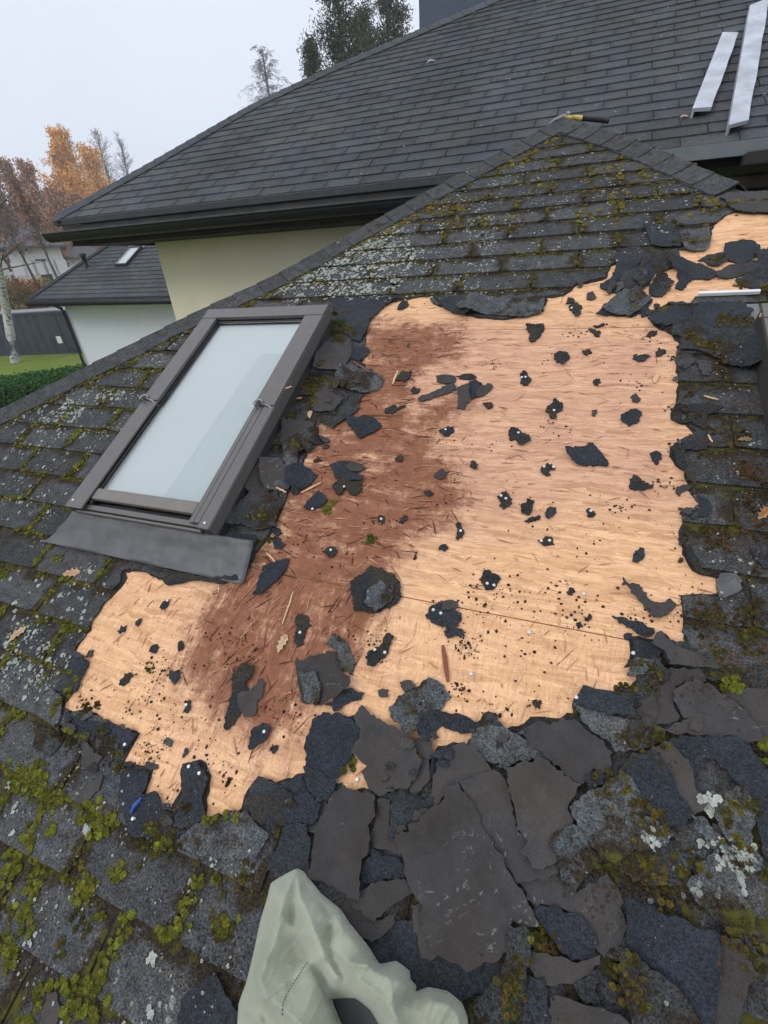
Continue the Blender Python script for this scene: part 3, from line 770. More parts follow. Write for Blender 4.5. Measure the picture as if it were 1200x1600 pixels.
# ------------------------------------------------------------------ skylights
def skylight(corners, label):
    """corners: u,s rectangle of the frame's outer edge; the frame stands ~.1 m off the roof"""
    u0, u1, s0, s1 = corners; T = .105; w = .070; wl = .084
    R_ = empty('roof_skylight', W((u0+u1)/2, s0, 0), label, 'skylight')
    def bx(mb, ua, ub, sa, sb, oa, ob):
        mb.box(W(ua, sa, oa), (UX*(ub-ua)).tolist(), (US*(sb-sa)).tolist(), (UN*(ob-oa)).tolist())
    sm = s0+(s1-s0)*.47      # where the upper cladding ends and the hinges sit
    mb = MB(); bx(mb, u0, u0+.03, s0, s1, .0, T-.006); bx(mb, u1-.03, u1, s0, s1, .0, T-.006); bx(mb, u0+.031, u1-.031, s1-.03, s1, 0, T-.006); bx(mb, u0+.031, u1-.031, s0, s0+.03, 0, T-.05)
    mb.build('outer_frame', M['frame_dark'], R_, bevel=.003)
    # cladding, upper half
    mb = MB(); bx(mb, u0-.004, u0+wl, s0, sm, T-.005, T+.004); bx(mb, u0-.004, u0+wl+.003, sm+.002, s1-w, T-.005, T+.010)
    bx(mb, u1-w-.022, u1+.004, sm+.002, s1-w, T-.005, T+.010); bx(mb, u0-.004, u1+.004, s1-w+.001, s1+.004, T-.005, T+.012)
    bx(mb, u1-w*.62, u1+.004, s0, sm, T-.005, T+.005)
    bx(mb, u1+.0045, u1+.007, s0, s1, T-.05, T+.003)
    mb.build('frame_cladding', M['frame'], R_, bevel=.003)
    # sash
    gi = .062
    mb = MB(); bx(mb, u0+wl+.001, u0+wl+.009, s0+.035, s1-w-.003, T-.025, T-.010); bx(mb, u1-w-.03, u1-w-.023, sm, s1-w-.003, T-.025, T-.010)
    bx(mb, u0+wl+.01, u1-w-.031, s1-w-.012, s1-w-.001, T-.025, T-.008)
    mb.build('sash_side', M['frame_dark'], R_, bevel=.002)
    mb = MB(); bx(mb, u0+wl+.002, u1-w-.03, s0+.055, s0+.105, T-.025, T-.004); mb.build('sash_bottom_rail', M['sash'], R_, bevel=.004)
    mb = MB(); bx(mb, u1-w-.028, u1-w-.008, s0+.02, sm, T-.02, T-.003); bx(mb, u1-w-.003, u1-w*.62-.006, s0+.02, sm, T-.02, T+.001)
    mb.build('sash_groove_rail', M['frame'], R_, bevel=.002)
    mb = MB(); bx(mb, u0+.03, u1-w*.62, s0+.012, s0+.034, T-.052, T-.018); bx(mb, u0+.03, u1-w*.62, s0-.004, s0+.006, .03, T-.02); mb.build('frame_bottom_rail', M['frame'], R_, bevel=.003)
    mb = MB(); bx(mb, u0+.032, u1-.032, s0+.035, s0+.054, T-.06, T-.04); mb.build('rubber_seal', M['black_rubber'], R_)
    # glass pane and what lies under it
    ga, gb, gc, gd = u0+wl+.009, u1-w-.031, s0+.103, s1-w-.012
    mb = MB(); bx(mb, ga, gb, gc, gd, T-.018, T-.012); mb.build('glass_pane', M['glass'], R_)
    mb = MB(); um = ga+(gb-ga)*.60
    uq = um+(gb-um)*.25; sq = gc+(gd-gc)*.80; oo = T-.0354; mb.poly([W(ga-.02, gc-.01, oo), W(um, gc-.01, oo), W(uq, sq, oo), W(ga-.02, sq, oo)]); mb.poly([W(ga-.02, sq, oo), W(uq, sq, oo), W(gb+.02, sq, oo), W(gb+.02, gd+.01, oo), W(ga-.02, gd+.01, oo)]); mb.build('reflection_panel', M['blind_lit'], R_)  # paler panel over the blind: the pane's brighter reflection put in as colour
    mb = MB(); mb.poly([W(ga-.02, gc-.01, T-.036), W(gb+.02, gc-.01, T-.036), W(gb+.02, gd+.01, T-.036), W(ga-.02, gd+.01, T-.036)]); mb.build('roller_blind', M['blind'], R_)  # its uncovered corner paints the darker band of the reflection
    # hinge hooks half way up
    for uu, sg in ((u0+.012, 1), (u1-w+.004, 1)):
        mb = MB(); c = W(uu, sm+.004, T+.012)
        pts = [W(uu+.016*math.cos(t_), sm+.004+.016*math.sin(t_), T+.014+.002*t_) for t_ in [i*.55 for i in range(10)]]
        mb.tube(pts, .0055, 8); mb.tube([W(uu+.016, sm+.004, T+.012), W(uu+.05, sm-.004, T+.008), W(uu+.075, sm-.016, T-.01)], .004, 8)
        mb.tube([W(uu-.012, sm, T+.002), W(uu-.012, sm, T+.02)], .011, 10)
        mb.build('pivot_hook', M['steel'], R_, smooth=True)
    for uu, ss in ((u1-.02, s0+.02), (u0+.02, s0+.03), (u1-.05, s1-.03)):
        mb = MB(); mb.tube([W(uu, ss, T+.002), W(uu, ss, T+.008)], .005, 10); mb.build('screw', M['nail'], R_)
    return R_, T
def fitrect(px4, o):
    a_, b_, c_, d_ = [U(x, y, o) for x, y in px4]   # top-left, top-right, bottom-left, bottom-right
    return ((a_[0]+c_[0])/2, (b_[0]+d_[0])/2, (c_[1]+d_[1])/2, (a_[1]+b_[1])/2)
rc = fitrect(((326.7, 485.4), (510, 476), (101.7, 785.4), (322, 830)), .115)
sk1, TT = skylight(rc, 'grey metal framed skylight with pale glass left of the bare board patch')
# its flashing apron, bent sheet lying on the shingles
apron = [(68, 848), (122, 812), (345, 853), (398, 878), (378, 913)]
AP = PX([68,846, 108,806, 350,858, 398,876, 378,913, 230,880], .016)
mb = MB()
top_l, top_r = (rc[0]-.004, rc[2]-.004), (rc[1]+.01, rc[2]-.004)
bl, br = U(68, 847, .015), U(378, 913, .015); br2 = U(397, 877, .014); bl2 = U(118, 822, .02)
N = 48; rows = []
for i in range(N+1):
    x = i/N; r = []
    for j in range(13):
        y = j/12
        u = (bl2[0]+(br2[0]-bl2[0])*x)*(1-y)+(bl[0]+(br[0]-bl[0])*x)*y; s_top = rc[2]+.002
        s = s_top*(1-y)+(bl[1]+(br[1]-bl[1])*x)*y; o = .052*(1-y)**1.6+.016+.007*noise.noise((x*9, y*3, 0))+(.006*noise.noise((x*30, y*6, 3)) if x > .8 else .0015*noise.noise((x*30, y*9, 3)))+.008*max(0, 1-abs(y-.28)/.06)*(.3+.7*abs(noise.noise((x*4, 2, 2))))+(.004 if j == 12 else 0)*math.sin(x*20)
        r.append(mb.vert(W(u, s, o), (u, s)))
    rows.append(r)
for i in range(N):
    for j in range(12): mb.face((rows[i][j], rows[i][j+1], rows[i+1][j+1], rows[i+1][j]))
ap = mb.build('flashing_apron', M['flash'], sk1, smooth=True); so = ap.modifiers.new('thick', 'SOLIDIFY'); so.thickness = .0025; so.offset = -1
ru = U(1163, 490, .0)[0]
rs1 = U(1184, 478, .11)[1]
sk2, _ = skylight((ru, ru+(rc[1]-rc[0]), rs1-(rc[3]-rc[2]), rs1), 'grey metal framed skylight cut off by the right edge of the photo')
a_ = U(1088, 466); b_ = U(1188, 466); mb = MB(); 
mb.box(W(a_[0], a_[1]-.012, .014), (UX*(ru-a_[0]+.05)).tolist(), (US*.014).tolist(), (UN*.014).tolist()); mb.build('white_trim_strip', M['white_paint'], sk2, bevel=.002)
mb = MB(); c_ = U(1160, 500); mb.box(W(c_[0]-.02, c_[1]-.02, .013), (UX*(ru-c_[0]+.06)).tolist(), (US*.09).tolist(), (UN*.003).tolist()); mb.build('side_flashing', M['drip_pale'], sk2)
for r_ in (rc, (ru, ru+.7, rs1-1.25, rs1)):
    H[(GU > r_[0]) & (GU < r_[1]) & (GS > r_[2]) & (GS < r_[3])] = .1
# ------------------------------------------------------------------ torn shingle pieces, draped over whatever lies below them
FR = {'A': (400, 850, 2.667), 'B': (750, 850, 2.667), 'C': (0, 1200, 2.667), 'D': (350, 1200, 2.667), 'E': (750, 1200, 2.667), 'F': (0, 850, 2.4),
      'G': (400, 450, 2.667), 'H': (750, 450, 2.667), 'K': (900, 300, 4.0), 'T': (600, 0, 2.0), 'P': (0, 0, 1.0), 'S': (60, 450, 2.4), 'R': (1000, 600, 4.0)}
def fpx(fr, L):
    ox, oy, k = FR[fr]; return [(ox+L[i]/k, oy+L[i+1]/k) for i in range(0, len(L), 2)]
piece_n = 0
CATN = {'fresh': 'shingle_piece', 'back': 'shingle_piece', 'weather_wet': 'shingle_piece', 'weather_dark': 'shingle_piece', 'under': 'shingle_scrap', 'flash': 'metal_strip'}
def piece(mat, px, label, group=None, name=None, cat='shingle piece', th=.003, curl=.007, amp=.0045, step=.008, nails=(), maxh=.03):
    global piece_n, H
    piece_n += 1; sd = piece_n*1.37
    c = np.mean(px, axis=0); uv0 = U(*c, .012); h0 = min(hat(*uv0), .09)+.004
    P = [U(x, y, h0) for x, y in px]
    A = sum(P[i][0]*P[(i+1) % len(P)][1]-P[(i+1) % len(P)][0]*P[i][1] for i in range(len(P)))
    if A < 0: P = P[::-1]
    P = rough_poly(P, amp, step, sd)
    b = bbox(P); size = max(b[2]-b[0], b[3]-b[1]); g = .018 if size > .12 else max(size/6, .004)
    X, Y = np.meshgrid(np.arange(b[0]+g/2, b[2], g), np.arange(b[1]+g/2, b[3], g), indexing='ij')
    X = X+rng.uniform(-.2, .2, X.shape)*g; Y = Y+rng.uniform(-.2, .2, X.shape)*g; ok = inside(P, X, Y)
    V, F = cdt([P], lambda ids: 0 in ids, list(zip(X[ok], Y[ok])))
    if not F: return None
    r = 3 if size > .12 else 1
    i0, i1, j0, j1 = win(P, 2*r+3); Wn = H[i0:i1, j0:j1]
    cap_ = np.median(Wn)+maxh
    Hs = meanf(maxf(np.minimum(Wn, cap_), r), r)
    def hh(u, s):
        x = (u-U0)/CELL-.5-i0; y = (s-S0)/CELL-.5-j0; x = min(max(x, 0), Hs.shape[0]-1.001); y = min(max(y, 0), Hs.shape[1]-1.001)
        a, b_ = int(x), int(y); fx, fy = x-a, y-b_
        return (Hs[a, b_]*(1-fx)+Hs[a+1, b_]*fx)*(1-fy)+(Hs[a, b_+1]*(1-fx)+Hs[a+1, b_+1]*fx)*fy
    cu, cs = (b[0]+b[2])/2, (b[1]+b[3])/2; hs = max(size/2, .01); cd = rng.uniform(0, 6.28); cx, cy = math.cos(cd), math.sin(cd)
    cc = curl*min(1, size/.15)
    def top(u, s):
        t = ((u-cu)*cx+(s-cs)*cy)/hs
        return hh(u, s)+th+cc*max(0, t)**2*1.3+cc*.5*(noise.noise((u*9+sd, s*9, sd))+.4*noise.noise((u*40+sd, s*40, sd))*min(1, size/.1)+.7)
    mb = MB(); slab(mb, V, F, top, lambda u, s: top(u, s)-th-.0006)
    nm = name or ('shingle_piece' if size > .1 else 'shingle_scrap')
    o = mb.build(nm, [M[mat]]); tag(o, label, cat if size > .1 or cat != 'shingle piece' else 'shingle scrap', group)
    ii, jj = np.meshgrid(np.arange(i0, i1), np.arange(j0, j1), indexing='ij'); m_ = inside(P, gu[ii], gs[jj])
    avg = np.array([top(u_, s_) for u_, s_ in zip(gu[ii][m_], gs[jj][m_])]) if m_.any() else None
    if avg is not None: sub = H[i0:i1, j0:j1]; sub[m_] = np.maximum(sub[m_], avg)
    for nx, ny in nails:
        u, s = U(nx, ny, h0); t = top(u, s); mb = MB(); a_ = W(u, s, t-.001); d_ = Vector(UN.tolist())
        mb.tube([a_, a_+d_*.003, a_+d_*.0042], [.0046, .0046, .003], 12); n_ = mb.build('nail_head', M['nail'], o, smooth=False)
    return o
# --- left fringe of the hole
Lf = [
 ('F', 'fresh', [210,530, 240,480, 275,420, 330,440, 310,490, 285,555, 215,550], 'small blue-black shingle tongue at the left tip of the bare patch', []),
 ('F', 'fresh', [245,628, 300,660, 370,668, 440,685, 512,712, 490,740, 462,772, 370,752, 330,720, 255,690], 'blue-black shingle strip with a nail under the left part of the bare patch', [(470,752)]),
 ('F', 'fresh', [455,860, 500,850, 556,856, 548,900, 532,935, 580,925, 600,960, 640,1008, 700,1080, 600,1120, 490,1090, 450,960], 'blue-black shingle flap with a blue scrap beside the lower left end of the bare patch', [(503,1030)]),
 ('F', 'fresh', [690,830, 745,815, 760,845, 785,880, 760,945, 772,1030, 730,1080, 660,1060, 690,960, 684,880], 'black shingle tongue with two nails sticking up into the lower left of the bare patch', [(714,835), (753,860)]),
 ('F', 'fresh', [915,1000, 935,930, 970,872, 1050,905, 1075,890, 1130,868, 1160,940, 1150,990, 1060,1015, 960,1060], 'blue-black shingle flap with a nail below the lower edge of the rotten wood', [(1041,978)]),
 ('F', 'weather_wet', [135,630, 160,560, 190,540, 235,575, 232,640, 220,700, 165,660], 'pale grey shingle fragment at the left margin of the bare patch', []),
 ('F', 'back', [285,972, 300,930, 330,895, 385,868, 370,925, 330,960, 300,975], 'slim brown-grey shingle sliver standing left of the lower bare corner', []),
 ('F', 'back', [300,760, 320,740, 385,800, 360,840, 310,850], 'brown-grey shingle fragment on the mossy courses left of the bare patch', []),
 ('F', 'weather_dark', [120,760, 150,690, 230,700, 232,740, 190,800], 'mossy grey shingle fragment on the left courses above the bright moss', []),
 ('F', 'weather_wet', [700,1085, 790,1020, 930,1000, 1010,1090, 960,1180, 760,1180, 690,1140], 'grey granule shingle piece below the lower left bare corner', []),
]
for fr, mt, L, lab, nl in Lf: piece(mt, fpx(fr, L), lab, nails=[fpx(fr, n_)[0] for n_ in nl], curl=.004)
# --- around the skylight's right side and the top edge
Ls = [
 ('P', 'fresh', [520,471, 560,468, 622,464, 600,478, 588,490, 578,500, 572,520, 562,535, 548,530, 530,505], 'blue-black strip of lower shingle right of the skylight top corner', []),
 ('P', 'fresh', [676,463, 742,463, 745,470, 736,486, 726,492, 708,488, 694,480], 'blue-black torn strip hanging at the upper edge of the bare patch', []),
 ('P', 'weather_wet', [712,484, 735,466, 852,462, 851,472, 846,486, 822,493, 792,492, 750,489, 722,488], 'mossy grey double tab hanging over the upper edge of the bare patch', []),
 ('P', 'weather_dark', [540,600, 575,580, 560,640, 520,670, 500,660, 470,700, 462,690, 500,640, 520,610], 'mossy grey torn strip right of the skylight, half under debris', []),
 ('P', 'back', [492,580, 497,560, 510,540, 548,533, 551,550, 540,575, 530,583], 'brown-grey shingle piece leaning beside the right flank of the skylight', []),
 ('P', 'fresh', [551,545, 575,542, 575,552, 560,565, 548,562], 'small dark shingle corner beside the brown-grey piece near the skylight', []),
 ('P', 'weather_wet', [524,588, 535,577, 560,573, 582,576, 600,590, 590,606, 570,613, 545,610, 532,603], 'grey-green shingle piece lying right of the skylight on the upper rotten wood', []),
 ('P', 'back', [486,625, 500,612, 520,615, 535,622, 522,640, 500,645, 488,640], 'small grey shingle bit right of the skylight hinge', []),
 ('P', 'back', [445,660, 470,655, 495,668, 487,682, 470,690, 455,702, 440,695], 'curled grey shingle bit right of the middle of the skylight', []),
 ('P', 'weather_wet', [440,690, 465,676, 492,664, 500,650, 487,690, 462,700, 458,720, 440,735], 'grey shingle shard with pale edge below the skylight hinge', []),
 ('P', 'back', [370,742, 385,715, 408,705, 410,735, 400,775, 385,772], 'brown shingle piece leaning against the lower right side of the skylight', []),
 ('P', 'back', [412,752, 415,728, 440,722, 462,740, 455,755, 430,768, 418,770], 'brown-grey shingle piece next to the one leaning on the skylight', []),
 ('P', 'weather_wet', [416,762, 432,752, 454,750, 448,760, 430,768], 'small pale grey shingle shard right of the lower skylight', []),
 ('P', 'fresh', [452,735, 475,728, 497,742, 490,750, 480,760, 465,768, 450,760], 'black ragged bit at the left end of the rotten wood', []),
 ('P', 'back', [372,795, 392,775, 420,780, 440,770, 430,800, 400,805, 380,803], 'brown-grey shingle piece near the lower right skylight corner', []),
 ('P', 'weather_dark', [360,825, 375,800, 440,775, 445,790, 425,825, 400,830, 385,822], 'mossy black shingle strip at the lower right corner of the skylight', []),
 ('P', 'fresh', [345,850, 365,838, 402,838, 398,870, 385,895, 360,870], 'blue-grey scrap on the flashing right below the skylight', []),
 ('P', 'fresh', [425,846, 435,838, 447,850, 440,858, 428,858], 'small black scrap right of the flashing sheet', []),
 ('P', 'fresh', [398,932, 405,905, 412,885, 430,878, 452,873, 448,890, 436,905, 418,920, 408,930], 'black elongated shingle piece right of the flashing corner', []),
 ('P', 'under', [250,905, 290,896, 330,905, 372,900, 375,908, 350,912, 325,910, 300,908, 262,915], 'black ragged bitumen rim under the flashing sheet', []),
]
for fr, mt, L, lab, nl in Ls: piece(mt, fpx(fr, L), lab, nails=nl, curl=.012)
# --- top right cluster
Lk = [
 ('K', 'back', [890,45, 940,10, 1200,0, 1400,20, 1400,140, 1200,132, 1080,132, 1000,125, 940,90, 980,100], 'smooth grey-brown shingle flap at the right hip above the bare strip'),
 ('K', 'fresh', [380,340, 420,350, 430,390, 380,480, 340,520, 270,560, 215,540, 250,470, 240,400, 300,350], 'blue-black shingle piece standing upright at the upper right of the bare patch'),
 ('K', 'weather_dark', [420,400, 470,370, 620,370, 655,430, 640,450, 560,480, 470,490, 390,480], 'mossy grey shingle piece in the upper right cluster beside the blue-black upright one'),
 ('K', 'fresh', [410,190, 450,200, 600,200, 640,240, 670,300, 650,340, 550,345, 500,335, 470,330], 'blue-black loose shingle lying on the upper right mossy courses'),
 ('K', 'weather_wet', [640,260, 700,235, 830,235, 840,320, 810,355, 680,355, 660,310], 'pale grey weathered tab with ragged end at the upper right'),
 ('K', 'fresh', [550,460, 650,445, 780,450, 860,490, 900,510, 830,550, 740,545, 690,510, 600,495], 'long blue-black shingle strip bridging the upper right bare wood'),
 ('K', 'fresh', [630,505, 690,515, 735,545, 700,570, 665,612, 620,600, 640,560], 'small blue-black triangular piece hanging below the long strip at the upper right'),
 ('K', 'fresh', [150,580, 220,560, 300,540, 440,500, 495,530, 460,580, 280,630, 200,625, 150,600], 'dark shingle piece under the round grey one at the upper right'),
 ('K', 'weather_dark', [270,590, 275,530, 330,500, 430,505, 455,560, 440,580, 380,610, 280,650], 'rounded mossy grey shingle chip on the upper right cluster'),
 ('K', 'weather_dark', [470,580, 500,540, 560,535, 615,570, 570,620, 540,655, 460,650, 450,610], 'lichen-spotted grey chip right of the rounded one at the upper right'),
 ('K', 'fresh', [120,770, 165,730, 230,700, 420,690, 480,680, 440,740, 350,780, 250,775], 'blue-black sliver under the big grey piece at the upper right'),
 ('K', 'weather_wet', [155,735, 230,670, 300,640, 400,640, 465,660, 460,690, 400,740, 345,775, 240,765], 'large pale grey lichen-spotted piece in the lower upper-right cluster'),
 ('K', 'fresh', [400,740, 440,730, 480,755, 470,775, 410,780], 'tiny blue-black chip next to the large pale grey piece'),
 ('K', 'fresh', [455,800, 490,760, 560,740, 620,700, 720,730, 760,720, 720,800, 640,820, 560,850, 480,825], 'rounded blue-grey shingle piece at the top of the right edge of the bare patch'),
 ('K', 'fresh', [730,730, 770,690, 1030,690, 1100,760, 1080,790, 900,860, 790,870, 700,840], 'blue-grey shingle sheet under the white trim strip of the right skylight'),
 ('K', 'fresh', [930,320, 1040,295, 1110,310, 1145,340, 1140,380, 1100,430, 1010,450, 950,430, 925,370], 'blue-grey rounded shingle chip on the bare strip near the right hip'),
 ('K', 'weather_dark', [760,430, 820,395, 920,380, 950,430, 880,470, 820,460, 800,430], 'mossy brown shingle scrap beside the blue-grey chip near the right hip'),
 ('K', 'fresh', [1100,400, 1200,360, 1400,360, 1400,500, 1200,490, 1030,480, 1020,465, 1140,440], 'blue-grey sheet at the right edge of the photo below the right hip'),
 ('K', 'back', [870,510, 940,480, 1080,470, 1200,480, 1150,500, 1040,520, 960,540, 880,545], 'narrow brown-grey shingle strip crossing the upper right bare wood'),
 ('K', 'weather_dark', [990,560, 1050,535, 1120,510, 1200,490, 1400,490, 1400,640, 1200,645, 1130,635, 1080,600, 1020,580], 'moss-grown grey shingle piece beside the top of the right skylight'),
 ('K', 'weather_dark', [590,860, 640,820, 760,830, 880,870, 1100,800, 1110,1100, 900,1050, 760,1000, 640,1000, 660,910, 600,890], 'crumpled mossy shingle remains left of the right skylight'),
 ('K', 'fresh', [910,1040, 1000,990, 1060,930, 1130,920, 1150,1090, 1080,1095, 980,1070], 'dark loose shingle corner against the side of the right skylight'),
 ('K', 'back', [620,1040, 640,1010, 700,1020, 740,1060, 690,1110, 640,1100], 'small grey chip on the upper right margin of the bare patch'),
 ('K', 'back', [750,1060, 800,1050, 850,1090, 830,1150, 790,1150], 'small brown-grey chip left of the right skylight'),
]
for fr, mt, L, lab in Lk: piece(mt, fpx(fr, L), lab, curl=.009)
# --- right margin fringe
Lr = [
 ('R', 'under', [205,215, 250,150, 300,140, 420,120, 520,150, 420,200, 400,290, 350,260, 300,240, 240,240], 'black ragged bitumen edge on the right margin above the first notch'),
 ('R', 'fresh', [250,385, 300,350, 340,325, 350,300, 410,300, 420,400, 380,400, 300,405], 'grey-black lower tab bared in the first notch of the right margin'),
 ('R', 'under', [195,400, 240,390, 270,440, 270,540, 330,560, 345,640, 320,650, 290,600, 240,520, 215,490], 'black crumbly bitumen rim on the middle right margin'),
 ('R', 'back', [230,640, 290,640, 320,655, 280,670, 250,700, 225,680], 'tiny brown-grey curled scrap on the middle right margin'),
 ('R', 'fresh', [275,800, 330,790, 380,770, 385,730, 360,690, 440,730, 450,770, 420,830, 300,825], 'dark lower tab bared in the second notch of the right margin'),
 ('R', 'under', [265,1010, 300,1020, 340,1090, 380,1170, 470,1195, 560,1180, 620,1210, 640,1260, 650,1290, 600,1230, 520,1200, 400,1200, 340,1180, 290,1080], 'black ragged rim above the grey-lined gap of the right margin'),
 ('R', 'flash', [482,1200, 520,1195, 580,1200, 625,1240, 630,1290, 560,1325, 500,1342, 482,1340], 'pale grey underlay patch in the gap on the right margin'),
 ('R', 'fresh', [680,1030, 800,1060, 900,1120, 900,1190, 800,1160, 720,1100], 'dark curled shingle corner at the right edge of the photo beside the bare patch'),
]
for fr, mt, L, lab in Lr:
    piece(mt, fpx(fr, L), lab, curl=.004, name='underlay_patch' if mt == 'flash' else None, cat='underlay patch' if mt == 'flash' else 'shingle piece')
